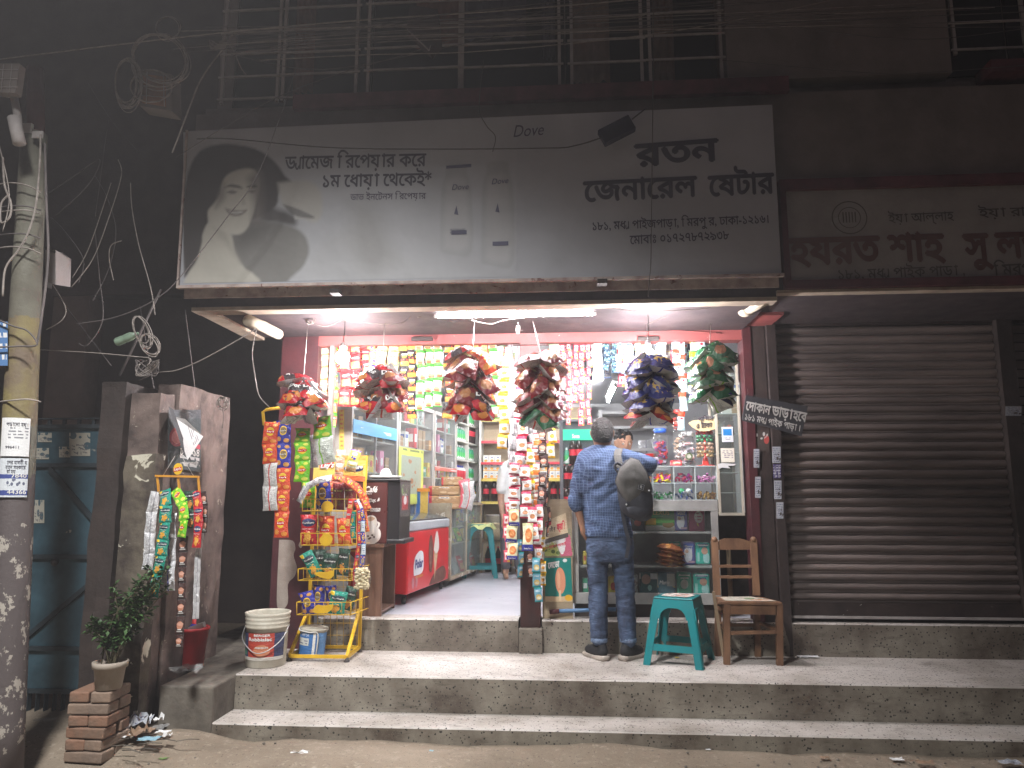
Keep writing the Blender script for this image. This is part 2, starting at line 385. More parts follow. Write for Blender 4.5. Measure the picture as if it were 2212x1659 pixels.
# ---------------------------------------------------------------- steps
def slab(b, x0, x1, y0, y1, z0, z1, seed=0):
    """step with a slightly worn nose: face material 1, top material 0"""
    n = 60; top = []; nose = []; bot = []
    for i in range(n+1):
        x = x0+(x1-x0)*i/n; w_ = .004*noise.noise(Vector((x*3, seed, 0))); q = .003*noise.noise(Vector((x*11, seed, 4)))
        bot.append((x, y0+w_, z0)); nose.append((x, y0+w_+q, z1-.008)); top.append((x, y0+.008+w_, z1+q*.5))
    bk = [(p[0], y1, z1) for p in top]; k = n+1
    vs = bot+nose+top+bk; fs = []; 
    b.add(vs, [(i, i+1, k+i+1, k+i) for i in range(n)], 1)
    b.add(vs, [(k+i, k+i+1, 2*k+i+1, 2*k+i) for i in range(n)]+[(2*k+i, 2*k+i+1, 3*k+i+1, 3*k+i) for i in range(n)], 0)
    b.quad((x0, y1, z0), (x0, y0, z0), (x0, y0, z1), (x0, y1, z1), 1)
    b.quad((x1, y0, z0), (x1, y1, z0), (x1, y1, z1), (x1, y0, z1), 1)
ST = thing('shop_steps', 'speckled terrazzo steps and platform in front of the shops', 'steps', (0, Y1, 0))
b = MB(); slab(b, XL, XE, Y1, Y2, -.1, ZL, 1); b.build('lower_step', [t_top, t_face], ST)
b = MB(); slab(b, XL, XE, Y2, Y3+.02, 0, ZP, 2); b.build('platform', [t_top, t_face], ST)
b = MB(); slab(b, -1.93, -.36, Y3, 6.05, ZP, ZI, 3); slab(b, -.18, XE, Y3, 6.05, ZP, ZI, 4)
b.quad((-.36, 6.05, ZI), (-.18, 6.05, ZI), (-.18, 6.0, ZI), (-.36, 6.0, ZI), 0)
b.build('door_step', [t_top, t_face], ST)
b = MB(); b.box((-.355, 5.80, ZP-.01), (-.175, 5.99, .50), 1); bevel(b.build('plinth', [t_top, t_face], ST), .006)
b = MB(); b.box((-2.55, 4.70, -.1), (XL, 5.9, ZP-.004), 0); b.box((-3.0, 5.2, -.1), (-2.55, 9, ZP-.006), 0); b.box((-2.55, 5.9, -.1), (-1.93, 9, ZP-.006), 0)
bevel(b.build('concrete_block', m_conc, ST), .012)

# ---------------------------------------------------------------- the building
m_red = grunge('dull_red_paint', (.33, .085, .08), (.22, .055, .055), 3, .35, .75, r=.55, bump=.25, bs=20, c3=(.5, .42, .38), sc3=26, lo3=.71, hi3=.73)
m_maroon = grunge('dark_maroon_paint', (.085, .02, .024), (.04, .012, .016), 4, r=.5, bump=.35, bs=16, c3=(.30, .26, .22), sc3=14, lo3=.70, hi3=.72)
m_post = grunge('brown_red_steel', (.06, .018, .016), (.025, .012, .012), 6, r=.45, bump=.2)
m_grey = grunge('grey_wall', (.24, .205, .19), (.12, .10, .09), 2, .3, .75, bump=.4, bs=12)
m_cream = grunge('cream_paint', (.50, .42, .33), (.27, .21, .16), 5, .35, .7, bump=.3)
m_in = grunge('inner_wall', (.55, .55, .56), (.42, .42, .43), 2, bump=.1)
BL = thing('shop_building', 'grimy two storey building with a red painted shop front', 'building', (0, 5.9, 0))
b = MB()   # shop walls
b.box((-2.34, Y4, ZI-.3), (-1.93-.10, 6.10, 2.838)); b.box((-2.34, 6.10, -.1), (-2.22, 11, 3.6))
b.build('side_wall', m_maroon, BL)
b = MB(); b.box((-2.03, Y4, 2.735), (1.46, 6.02, 2.838)); b.build('lintel', m_red, BL)
b = MB(); b.box((-2.34, 5.50, 2.839), (1.66, 6.3, 2.87)); b.build('soffit', m_red, BL)
b = MB(); b.box((-1.935, Y4+.01, ZI), (-1.90, 6.0, 2.735)); b.build('door_jamb', m_grey, BL)
b = MB(); b.box((-.345, 5.845, .50), (-.19, 5.985, 2.735)); b.box((-.40, 5.83, 2.70), (-.13, 5.845, 2.715)); bevel(b.build('post', m_post, BL), .004)
b = MB(); b.box((-.34, 5.838, 2.15), (-.195, 5.845, 2.735)); b.build('post_plate', m_red, BL)
b = MB(); b.box((1.435, 5.86, ZI), (1.498, 6.05, 2.838)); b.build('end_post', m_maroon, BL)
m_brownm = grunge('brown_steel_column', (.05, .036, .033), (.025, .018, .018), 5, r=.5, bump=.3, c3=(.42, .40, .38), sc3=15, lo3=.705, hi3=.72)
b = MB(); b.box((1.50, 5.87, ZP), (1.612, 6.05, 3.3)); b.box((1.616, 5.84, ZP), (1.69, 6.05, 2.95)); bevel(b.build('column', m_brownm, BL), .004)
m_edge = grunge('slab_edge', (.06, .042, .045), (.03, .022, .026), 4, bump=.3)
b = MB(); b.box((-2.60, 4.92, 2.815), (1.44, 5.90, 2.98), 0); b.box((1.442, 4.92, 2.86), (XE, 5.9, 3.0), 0); b.build('canopy_slab', m_edge, BL)
b = MB(); b.box((-2.62, 4.90, 2.785), (1.44, 5.02, 2.813)); b.box((-2.62, 5.02, 2.79), (-2.50, 5.9, 2.813)); b.box((1.442, 4.90, 2.838), (XE, 4.98, 2.858)); b.build('canopy_trim', m_cream, BL)
b = MB(); b.box((-2.34, 5.505, 2.839), (1.66, 5.52, 2.93)); b.box((-2.34, 5.03, 2.93), (1.66, 5.5, 2.945)); b.build('beam_face', m_grey, BL)
# upper storey
b = MB(); zt = 7.5
b.box((-2.7, 4.93, 3.0), (XE, 5.05, 4.30), 0)                                  # parapet behind the sign
b.box((1.20, 4.95, 4.42), (2.74, 5.3, zt), 0); b.box((4.0, 4.95, 4.42), (XE, 5.3, zt), 0)
b.box((-2.7, 5.06, 4.305), (XE, 5.3, 4.415), 0)
b.box((-2.7, 4.95, 6.6), (XE, 5.3, zt), 0)
b.box((-2.7, 6.9, 3.0), (XE, 7.0, zt), 0); b.box((-2.74, 5.31, 3.0), (-2.62, 6.9, zt), 0)
b.build('upper_wall', m_grey, BL)
m_ledge = grunge('dark_red_ledge', (.15, .035, .045), (.05, .018, .024), 4, bump=.2)
b = MB(); b.box((-1.95, 4.88, 4.29), (1.6, 5.06, 4.40)); b.box((2.95, 4.86, 4.36), (XE, 5.05, 4.45)); b.box((1.49, 4.87, 3.555), (XE, 4.93, 3.63)); b.box((1.49, 4.87, 2.862), (XE, 4.93, 2.918)); b.box((1.49, 4.87, 2.918), (1.53, 4.93, 3.555))
b.build('red_ledge', m_ledge, BL)
# interior
m_floor = grunge('shop_floor', (.50, .50, .55), (.42, .42, .47), 2, r=.35, bump=.03)
b = MB(); b.box((-2.2, 6.05, ZI-.1), (2.4, 10.6, ZI-.002)); b.build('shop_floor', m_floor, BL)
m_ceil = newmat('ribbed_ceiling', (.5, .52, .55), .5)
g = NG(m_ceil); wv = g.n.new('ShaderNodeTexWave'); wv.inputs['Scale'].default_value = 9; wv.bands_direction = 'Y'; g.lk(g.coords(), wv.inputs[0]); g.bump(wv.outputs[1], .7, .03, P(m_ceil))
b = MB(); b.box((-2.2, 6.03, 2.80), (2.4, 10.6, 2.835)); b.build('ceiling', m_ceil, BL)
b = MB(); b.box((-2.2, 10.35, ZI), (2.4, 10.45, 2.8)); b.box((2.3, 6.05, ZI), (2.4, 10.35, 2.8)); b.box((-2.21, 6.11, ZI), (-2.19, 10.35, 2.8)); b.box((1.50, 6.051, ZI), (2.3, 6.10, 2.8)); b.build('inner_wall', m_in, BL)
# window grilles of the floor above
m_bar = grunge('painted_window_bar', (.42, .39, .38), (.28, .25, .24), 8, bump=.1)
m_curt = grunge('faded_curtain', (.22, .15, .11), (.12, .085, .07), 6, bump=.3)
m_room = newmat('dark_room', (.012, .011, .012), .9)
WX = [(-2.55, -2.12, .6), (-2.08, -1.52, 1), (-1.43, -.74, 1), (-.72, .0, 1), (.09, .60, 1), (.66, 1.17, 1)]
def window(x0, x1, z0, z1, Yg=5.0, nb=8, curt=None, cl=m_curt, uneven=False):
    t = MB().box((x0-.04, 5.28, z0), (x1+.04, 5.30, z1)).build('window', m_room, BL)
    b = MB(); b.bar((x0, Yg, z0), (x0, Yg, z1), .022, .022); b.bar((x1, Yg, z0), (x1, Yg, z1), .022, .022)
    for k in range(nb):
        z = z0+.03+(z1-z0-.05)*k/(nb-1)+random.uniform(-.006, .006)
        b.bar((x0-.03, Yg-.012, z), (x1+.03, Yg-.012, z), .012, .014)
    b.build('grille', m_bar, t)
    for (a, c, zz) in (curt or []):
        n = 10; vs = []; 
        for i in range(n+1):
            x = a+(c-a)*i/n; vs += [(x, 5.12+.03*math.sin(i*2.1), zz+.05*noise.noise(Vector((x*7, 0, 0)))), (x, 5.12+.02*math.sin(i*2.1), z1)]
        MB().add(vs, [(2*i, 2*i+2, 2*i+3, 2*i+1) for i in range(n)], smooth=True).build('curtain', cl, t)
m_curt2 = grunge('blue_grey_cloth', (.10, .09, .12), (.05, .045, .07), 9, bump=.3); m_curt3 = grunge('rust_cloth', (.19, .09, .065), (.10, .05, .04), 7, bump=.3)
curts = [None, [(-2.05, -1.9, 4.55)], [(-1.1, -.75, 4.9)], [(-.72, -.25, 4.95), (-.13, -.03, 4.78)], [(.10, .38, 4.55)], [(.70, .86, 4.48)]]
for (x0, x1, s_), cu in zip(WX, curts): window(x0, x1, 4.42, 5.75, curt=cu, cl=[m_curt, m_curt2, m_curt3][int(abs(x0)*10) % 3])
window(2.80, 3.28, 4.58, 5.9, nb=7); window(3.38, 3.9, 4.58, 5.9, nb=7)
m_pale = grunge('bare_plaster_patch', (.36, .31, .27), (.26, .21, .18), 8, bump=.3)
def patch(pts):
    b = MB(); q = spline([(x, 0, y) for x, y in pts+[pts[0]]], 4)[:-1]; b.poly([at(p.x, p.z, Y=5.887) for p in q], (0, -1, 0), 0, .0015); b.build('peeled_patch', m_pale, BL)
patch([(603, 1166), (632, 1168), (638, 1185), (634, 1200), (641, 1225), (636, 1245), (622, 1262), (622, 1300), (612, 1316), (600, 1314), (598, 1280)]); patch([(648, 1170), (655, 1174), (650, 1184), (645, 1178)]); patch([(662, 715), (680, 712), (684, 722), (668, 726)])
# pipes under the canopy
m_pvc = grunge('cream_pvc', (.62, .54, .43), (.4, .33, .25), 6, .5, .85, r=.4, bump=.1)
t = thing('drain_pipe', 'cream plastic drain pipe under the left end of the canopy', 'pipe', (-2.45, 5.3, 2.72), 'drain pipes')
MB().tube([at(536, 692, Y=4.98), at(570, 706, Y=5.22), at(601, 722, Y=5.48)], .042, 14).build('pipe', m_pvc, t)
t = thing('drain_pipe', 'cream plastic drain pipe elbow at the right end of the canopy', 'pipe', (1.4, 5.3, 2.8), 'drain pipes')
MB().tube([at(1655, 650, Y=4.98), at(1630, 662, Y=5.15), at(1612, 668, Y=5.32)], [.03, .036, .046], 14).build('pipe', m_pvc, t)
MB().tube([at(1617, 666, Y=5.25), at(1608, 669, Y=5.33)], .055, 14).build('collar', m_pvc, t); MB().tube([at(1600, 660, Y=5.33), at(1596, 664, Y=5.36)], .032, 12).build('end_cap', m_white, t)
# ================================================================ big sign over the shop
YS = 4.74
m_vinyl = newmat('sign_vinyl', (.46, .45, .45), .55); g = NG(m_vinyl); co = g.coords()
col = g.mix(g.ramp(g.noise(co, 1.4, 5), .35, .75), (.44, .45, .49), (.33, .335, .36))
wv = g.n.new('ShaderNodeTexWave'); wv.inputs['Scale'].default_value = 60; wv.inputs['Distortion'].default_value = 2; g.lk(co, wv.inputs[0])
g.lk(g.mix(g.math('MULTIPLY', wv.outputs[1], .12), col, (.28, .28, .27)), P(m_vinyl).inputs['Base Color']); g.bump(g.noise(co, 3, 3), .3, .03, P(m_vinyl))
m_ink = newmat('dark_ink', (.05, .045, .07), .6); m_ink2 = newmat('purple_ink', (.07, .055, .10), .6)
m_hair = newmat('printed_hair', (.05, .042, .042), .6); m_hair2 = grunge('printed_hair_soft', (.20, .195, .19), (.12, .115, .11), 3, r=.6, bump=0)
m_skinp = newmat('printed_skin', (.50, .47, .42), .6); m_shadep = newmat('printed_shade', (.33, .32, .32), .6); m_bott = newmat('printed_bottle', (.42, .42, .44), .6); m_navy = newmat('printed_navy', (.10, .10, .17), .6)
SG = thing('shop_sign', 'wide grey shampoo advertising sign with the shop name in dark letters', 'sign', (-.6, YS, 2.95))
tl, tr, br_, bl = at(408, 283, Y=YS), at(1668, 226, Y=YS), at(1688, 592, Y=YS), at(388, 618, Y=YS)
b = MB(); bk = Vector((0, .15, 0)); b.quad(bl, br_, tr, tl)
for p, q in ((tl, bl), (bl, br_), (br_, tr), (tr, tl)): b.quad(p, p+bk, q+bk, q)
b.quad(tl+bk, tr+bk, br_+bk, bl+bk); b.build('sign_panel', m_vinyl, SG)
m_rim = grunge('flaking_white_rim', (.50, .42, .38), (.28, .2, .19), 9, .4, .7, bump=.4, c3=(.16, .07, .06), sc3=12)
b = MB(); b.bar(bl+Vector((-.01, -.012, -.012)), br_+Vector((.01, -.012, -.012)), .03, .02); b.bar(bl+Vector((0, .07, -.015)), br_+Vector((0, .07, -.015)), .11, .012, up=(0, 1, 0))
b.bar(bl+Vector((-.008, -.01, 0)), tl+Vector((-.008, -.01, 0)), .014, .014); b.build('frame', m_rim, SG)
b = MB()
ptext(b, 'রতন', (1374, 360), (1550, 347), 44, YS, bold=.035)
ptext(b, 'েজনােরল', (1262, 436), (1505, 424), 40, YS, bold=.03); ptext(b, 'েষটার', (1532, 424), (1672, 417), 40, YS, bold=.03)
ptext(b, '১৮১, মধ¥ পাইজপাড়া, িমরপুর, ঢাকা-১২১৬।', (1278, 498), (1662, 482), 16, YS, bold=.014)
ptext(b, 'েমাবাঃ ০১৭২৭৮৭২৯৩৮', (1361, 528), (1575, 517), 17, YS, bold=.014)
ptext(b, 'ড¥ােমজ িরেপয়ার কের', (616, 366), (920, 359), 25, YS, bold=.02); ptext(b, '১ম েধায়া েথেকই*', (694, 405), (932, 400), 24, YS, bold=.02)
b.build('lettering', m_ink, SG)
b = MB(); ptext(b, 'ডাভ ইনেটনস িরেপয়ার', (757, 433), (920, 430), 12, YS, bold=.006); ptext(b, 'Dove', (1107, 297), (1174, 292), 25, YS, shear=.25); b.build('small_lettering', m_ink2, SG)
def pp(pts, n, mb, m=0, l=.002): mb.poly([at(x, y, Y=YS-l) for x, y in pts], (0, -1, 0), m, .0015)
def blob(pts, n=5):
    q = spline([(x, 0, y) for x, y in pts+[pts[0]]], n)[:-1]; return [(p.x, p.z) for p in q]
def sdp(pts):
    """signed distance to a closed outline, negative inside"""
    n = len(pts)
    def f(x, y):
        d = 1e9; ins = False
        for i in range(n):
            ax, ay = pts[i]; bx, by = pts[(i+1) % n]; ex, ey = bx-ax, by-ay; t = max(0, min(1, ((x-ax)*ex+(y-ay)*ey)/(ex*ex+ey*ey+1e-9)))
            dx, dy = x-ax-ex*t, y-ay-ey*t; d = min(d, dx*dx+dy*dy)
            if (ay > y) != (by > y) and x < (bx-ax)*(y-ay)/(by-ay)+ax: ins = not ins
        return -math.sqrt(d) if ins else math.sqrt(d)
    xs = [p[0] for p in pts]; ys = [p[1] for p in pts]; bb = (min(xs), max(xs), min(ys), max(ys))
    return f, bb
vin, hai, hai2, ski, shd = (.44, .45, .48), (.045, .038, .038), (.20, .195, .185), (.52, .50, .44), (.29, .285, .285)
def L_(pts, col, soft=3, k=1., smooth=4): return (sdp(blob(pts, smooth)), col, soft, k)
PR = [L_([(545, 612), (640, 585), (700, 520), (760, 495), (860, 540), (960, 590), (1080, 609)], (.43, .43, .44), 14, .6), L_([(755, 440), (790, 430), (830, 480), (850, 560), (800, 590), (768, 560), (755, 500)], shd, 26, .75), L_([(850, 480), (940, 500), (1040, 560), (1100, 600), (960, 590), (880, 545)], (.38, .38, .4), 16, .5),
 L_([(398, 600), (394, 480), (403, 385), (430, 328), (480, 311), (540, 318), (575, 334), (600, 357), (616, 380), (634, 397), (612, 403), (602, 420), (596, 445), (560, 468), (520, 480), (470, 440), (445, 500), (430, 570)], hai, 3),
 L_([(600, 395), (660, 390), (690, 410), (696, 455), (680, 480), (640, 462), (610, 440)], (.47, .46, .43), 5), L_([(548, 425), (575, 440), (600, 450), (636, 466), (637, 487), (600, 482), (560, 474)], hai, 7, .95), L_([(637, 452), (676, 467), (638, 474)], (.48, .48, .47), 1.5), L_([(610, 440), (640, 450), (680, 469), (660, 471), (630, 462)], hai, 2, .7),
 L_([(520, 482), (560, 476), (620, 486), (655, 505), (668, 540), (655, 575), (628, 600), (612, 614), (553, 614), (535, 590), (508, 560), (495, 520)], hai2, 4), L_([(520, 482), (560, 476), (600, 486), (560, 520), (520, 540), (500, 515)], (.10, .095, .09), 22, .8),
 L_([(396, 613), (408, 588), (425, 562), (436, 525), (438, 505), (452, 480), (480, 492), (500, 508), (508, 545), (528, 578), (548, 592), (553, 614)], ski, 3), L_([(462, 492), (490, 506), (505, 540), (520, 570), (498, 540), (478, 515)], (.33, .31, .27), 8, .7),
 L_([(450, 478), (449, 456), (462, 440), (476, 420), (480, 395), (494, 376), (528, 364), (553, 370), (560, 400), (553, 440), (545, 470), (530, 498), (510, 507), (485, 500)], ski, 3), L_([(535, 385), (565, 372), (566, 470), (545, 480), (548, 440)], (.16, .14, .13), 10, .85), L_([(478, 404), (486, 396), (486, 425), (476, 440), (465, 448)], (.20, .18, .16), 7, .8),
 L_([(484, 405), (498, 398), (516, 401), (524, 407), (512, 406), (498, 404)], hai, 2, .85), L_([(532, 404), (545, 399), (556, 402), (546, 406)], hai, 2, .8), L_([(490, 415), (500, 411), (512, 415), (501, 419)], (.06, .05, .05), 2, .8), L_([(535, 414), (543, 411), (551, 414), (543, 417)], (.08, .06, .06), 2, .7),
 L_([(524, 426), (530, 436), (531, 441), (522, 442)], (.34, .32, .28), 3, .6), L_([(486, 450), (500, 453), (520, 455), (534, 453), (524, 463), (508, 467), (494, 462)], (.12, .09, .085), 2.5, .85), L_([(494, 456), (508, 458), (526, 457), (514, 462), (500, 461)], (.55, .54, .52), 1.5, .9)]
for (x0, x1, y0, y1) in ((953, 1018, 352, 548), (1042, 1108, 347, 572)):
    PR += [L_([(x0-2, y1-4), (x0, y0+70), (x0+9, y0+26), (x0+13, y0+4), (x1-13, y0+2), (x1-9, y0+24), (x1, y0+68), (x1+2, y1-6), ((x0+x1)/2, y1+4)], (.36, .365, .38), 3, .75, 3), L_([(x0+7, y1-12), (x0+9, y0+74), (x0+16, y0+34), (x1-16, y0+32), (x1-8, y0+72), (x1-7, y1-14)], (.47, .47, .485), 7, .8, 3)]
def prcol(x, y):
    c = vin
    for (f, bb), col, soft, k in PR:
        if bb[0]-soft < x < bb[1]+soft and bb[2]-soft < y < bb[3]+soft:
            d = f(x, y); a = max(0, min(1, .5-d/(2*soft)))*k
            if a > 0: c = tuple(u*(1-a)+v*a for u, v in zip(c, col))
    return c
b = MB(); gx, gy = 262, 96; grid = []; cols = []
for j in range(gy+1):
    for i in range(gx+1):
        f, h = i/gx, j/gy; x = 396+f*(1116-396); yt = 286-(x-396)*.0452; yb_ = 612-(x-396)*.0195; y = yt+(yb_-yt)*h; grid.append(at(x, y, Y=YS-.002)); cols.append(prcol(x, y))
b.add(grid, [((j+1)*(gx+1)+i, (j+1)*(gx+1)+i+1, j*(gx+1)+i+1, j*(gx+1)+i) for j in range(gy) for i in range(gx)])
m_print = newmat('photo_print', vin, .55); g = NG(m_print); at_ = g.n.new('ShaderNodeVertexColor'); at_.layer_name = 'print'; co = g.coords()
wv = g.n.new('ShaderNodeTexWave'); wv.inputs['Scale'].default_value = 60; wv.inputs['Distortion'].default_value = 2; g.lk(co, wv.inputs[0])
fa = g.mix(g.ramp(g.noise(co, 1.4, 5), .35, .75), (1.06, 1.06, 1.06), (.78, .78, .78)); mu = g.n.new('ShaderNodeMixRGB'); mu.blend_type = 'MULTIPLY'; mu.inputs[0].default_value = 1; g.lk(at_.outputs[0], mu.inputs[1]); g.lk(fa, mu.inputs[2])
g.lk(g.mix(g.math('MULTIPLY', wv.outputs[1], .12), mu.outputs[0], (.28, .28, .27)), P(m_print).inputs['Base Color']); g.bump(g.noise(co, 3, 3), .3, .03, P(m_print))
o = b.build('printed_portrait', m_print, SG); ca = o.data.color_attributes.new('print', 'FLOAT_COLOR', 'POINT')
for i, c in enumerate(cols): ca.data[i].color = (*c, 1)
b = MB()
for (x0, x1, y0, y1) in ((953, 1018, 352, 548), (1042, 1108, 347, 572)):
    b.poly([at(x, y, Y=YS-.005) for x, y in [(x0+22, y1-50), (x1-10, y1-51), (x1-10, y1-42), (x0+22, y1-41)]], (0, -1, 0), 0, .001)
    b.poly([at(x, y, Y=YS-.005) for x, y in [(x0+28, y0+110), (x0+33, y0+92), (x0+37, y0+112)]], (0, -1, 0), 0, .001)
b.poly([at(x, y, Y=YS-.005) for x, y in [(964, 358), (1018, 354), (1018, 361), (964, 364)]], (0, -1, 0), 0, .001)
ptext(b, 'Dove', (975, 411), (1012, 409), 12, YS-.005, 0, shear=.25); ptext(b, 'Dove', (1061, 399), (1098, 396), 12, YS-.005, 0, shear=.25)
ptext(b, 'INTENSE', (972, 499), (1005, 498), 4, YS-.005, 0); ptext(b, 'REPAIR', (972, 505), (1003, 504), 4, YS-.005, 0)
b.build('printed_bottle_marks', m_navy, SG)
# torn scraps at the sign's lower rim
b = MB()
for x, y in ((722, 627), (1296, 606)):
    p = at(x, y, Y=YS-.02); b.box(p-Vector((.02, .04, .03)), p+Vector((.045, .04, .0)), mt=None)
b.build('bracket', m_dark_shade, SG)

# the dark box hanging on a wire across the sign
t = thing('cable_box', 'small dark box strung on a wire across the sign', 'cable box', at(1332, 283, Y=4.62))
c = at(1332, 283, Y=4.62); mt = Matrix.Translation(c) @ Matrix.Rotation(R(-27), 4, 'Y')
bevel(MB().box((-.115, -.03, -.055), (.115, .03, .055), mt=mt).build('housing', grunge('blue_black_plastic', (.03, .028, .06), (.02, .02, .035), 5, bump=.1), t), .006)
MB().tube(ppath([(1393, 236), (1365, 258)], 4.62), .005, 5).tube(spline(ppath([(1298, 298), (1240, 315), (1180, 320), (900, 322), (700, 318), (500, 300), (425, 300)], 4.64), 5), .0045, 5).build('wire', m_dark, t)

# ================================================================ painted sign of the neighbouring shop
NS = thing('painted_signboard', 'faded hand painted signboard over the closed shutter', 'sign', (3, 4.9, 2.95))
m_fade = grunge('faded_white_board', (.40, .38, .36), (.24, .22, .21), 2.2, .3, .75, bump=.3, c3=(.34, .33, .32), sc3=5)
b = MB(); b.box((1.53, 4.905, 2.918), (XE, 4.928, 3.555)); b.build('board', m_fade, NS)
m_fadered = grunge('faded_red_paint', (.13, .052, .045), (.18, .11, .10), 5, .4, .8, r=.8, bump=0); m_fadeblk = grunge('faded_black_paint', (.085, .075, .07), (.17, .15, .14), 7, .4, .8, r=.8, bump=0)
b = MB(); ptext(b, 'হযরত শাহ', (1708, 572), (2040, 562), 52, 4.904, bold=.035); ptext(b, 'সুলতান', (2085, 560), (2330, 552), 50, 4.904, bold=.035); b.build('lettering', m_fadered, NS)
b = MB(); ptext(b, '১৮১, মধ¥ পাইক পাড়া ,', (1808, 604), (2085, 594), 19, 4.904, bold=.01); ptext(b, 'িমরপুর', (2148, 596), (2260, 590), 22, 4.904, bold=.015)
ptext(b, 'ইয়া রাহমান', (2115, 470), (2290, 464), 17, 4.904, bold=.012); ptext(b, 'ইয়া আল্লাহ', (1920, 482), (2060, 476), 17, 4.904, bold=.008)
c = at(1835, 470, Y=4.904)
for r_, w_ in ((.118, .008), (.075, .005)):
    n = 28; vs = []
    for k in range(n):
        a = 2*math.pi*k/n; d = Vector((math.cos(a), 0, math.sin(a))); vs += [c+d*r_, c+d*(r_-w_)]
    b.add(vs, [(2*k, (2*k+2) % (2*n), (2*k+3) % (2*n), 2*k+1) for k in range(n)])
for k in range(5): b.quad(c+Vector((-.045+.02*k, 0, -.035)), c+Vector((-.037+.02*k, 0, -.035)), c+Vector((-.037+.02*k, 0, .04)), c+Vector((-.045+.02*k, 0, .04)))
b.build('small_lettering', m_fadeblk, NS)

# ================================================================ roller shutter
SH = thing('roller_shutter', 'closed brown ribbed roller shutter of the neighbouring shop', 'shutter', (2.6, 5.9, ZI))
m_sh = grunge('brown_shutter', (.22, .178, .165), (.05, .04, .038), 1.6, .38, .68, r=.5, bump=.35, bs=14, stretch=(.35, 1, 2.2), c3=(.20, .17, .15), sc3=4, lo3=.66, hi3=.8)
b = MB(); x0, x1 = 1.69, 3.38; zb = .70; n = 30; pit = (2.84-zb)/n; prof = []
for i in range(n):
    z = zb+i*pit
    prof += [(0, z), (-.004, z+.004), (-.002, z+pit*.16), (-.001, z+pit*.22), (-.012, z+pit*.28), (-.024, z+pit*.45), (-.027, z+pit*.62), (-.022, z+pit*.8), (-.010, z+pit*.93), (.004, z+pit*.97)]
def dent(x, z): return .005*noise.noise(Vector((x*1.5, z*1.7, 2)))
NX = 24
vs = [(x0+(x1-x0)*k/NX, 5.93+y+dent(x0+(x1-x0)*k/NX, z), z+.004*noise.noise(Vector((k*.5, int((z-zb)/pit), 1)))) for (y, z) in prof for k in range(NX+1)]
b.add(vs, [(i*(NX+1)+k, i*(NX+1)+k+1, (i+1)*(NX+1)+k+1, (i+1)*(NX+1)+k) for i in range(len(prof)-1) for k in range(NX)], 0, smooth=False)
b.build('slat_curtain', m_sh, SH)
b = MB(); b.box((x0, 5.90, .60), (x1, 5.94, .70)); b.box((x0, 5.885, .585), (x1, 5.899, .603), 1); b.build('bottom_rail', [m_brownm, m_bar], SH)
for xr0, xr1, yr in ((1.655, 1.69, 5.90), (3.385, 3.50, 5.86)):
    b = MB(); b.box((xr0, yr, ZI), (xr1, 6.0, 2.99)); b.build('guide_rail', m_dark_shade, SH)
b = MB(); b.box((1.62, 5.91, 2.84), (XE, 6.0, 3.3)); b.box((1.70, 5.955, ZI), (XE, 6.0, 2.84)); b.build('shutter_box', m_brownm, SH)
b = MB()
for i in range(n):
    z = zb+i*pit; b.box((3.51, 5.935, z), (4.6, 5.95, z+pit*.8))
b.build('far_slats', m_sh, SH)

# posters and stickers on columns
pb_sheet = (.55, .56, .58)
m_slip = printed('torn_slip_print', (.40, .42, .46), [('s', .5, .5, .44, .45, (.12, .13, .2), 9), ('n', .5, .3, .5, .3, (.06, .045, .042), 3, 4)], r=.8, wr=.2, fuzz=.12)
m_slipv = printed('violet_slip', (.07, .05, .18), [('s', .5, .5, .46, .45, (.5, .5, .6), 5)], r=.7, wr=.1)
m_slipr = printed('torn_red_slip', (.055, .04, .035), [('n', .5, .5, .5, .5, (.42, .06, .05), 2.4, 2), ('n', .5, .8, .4, .2, (.5, .5, .48), 5, 4)], r=.8, wr=.1, fuzz=.2)
def sticker(x0, y0, x1, y1, Y, m, label, cat='sticker', group=None, name='sticker', dy=.002):
    a, b_, c_, d = at(x0, y1, Y=Y), at(x1, y1, Y=Y), at(x1, y0, Y=Y), at(x0, y0, Y=Y)
    mb = MB(); n = Vector((0, -dy, 0)); mb.quad(a+n, b_+n, c_+n, d+n)
    o = mb.build(name, m); sm = o.modifiers.new('s', 'SOLIDIFY'); sm.thickness = .0012; sm.offset = -1
    return tag(o, label, cat, group)
YC = 5.865
sticker(1628, 970, 1640, 1010, YC-.006, m_slip, 'blue printed slip on the maroon post', group='slips pasted on the columns')
sticker(1631, 1030, 1643, 1075, YC-.006, m_slip, 'torn white slip low on the maroon post', group='slips pasted on the columns')
sticker(1668, 965, 1686, 1000, 5.838, m_slip, 'torn white slip on the brown column under the board', group='slips pasted on the columns')
o = sticker(1670, 1003, 1687, 1033, 5.838, m_slipv, 'violet slip with phone numbers on the brown column', group='slips pasted on the columns')
b = MB(); 
for s_, xx in (('01733373111', 1674), ('01997773332', 1682)):
    a = at(xx+3, 1032, Y=5.834); c = at(xx+3, 1005, Y=5.834); text(b, s_, a, c, .014, (-1, 0, 0), lift=.001, nrm=(0, -1, 0))
o2 = b.build('lettering', m_white, o, origin=o.location)
sticker(1672, 1038, 1688, 1078, 5.838, m_slip, 'torn blue and white slip below the violet one', group='slips pasted on the columns')
sticker(1677, 1085, 1692, 1120, 5.838, m_slip, 'lowest torn slip on the brown column', group='slips pasted on the columns')
sticker(1630, 930, 1662, 975, 5.868, m_slipr, 'torn red poster scraps on the brown column', group='slips pasted on the columns')
sticker(2172, 878, 2206, 898, 5.858, m_slip, 'small pale notice on the right shutter rail', name='notice')

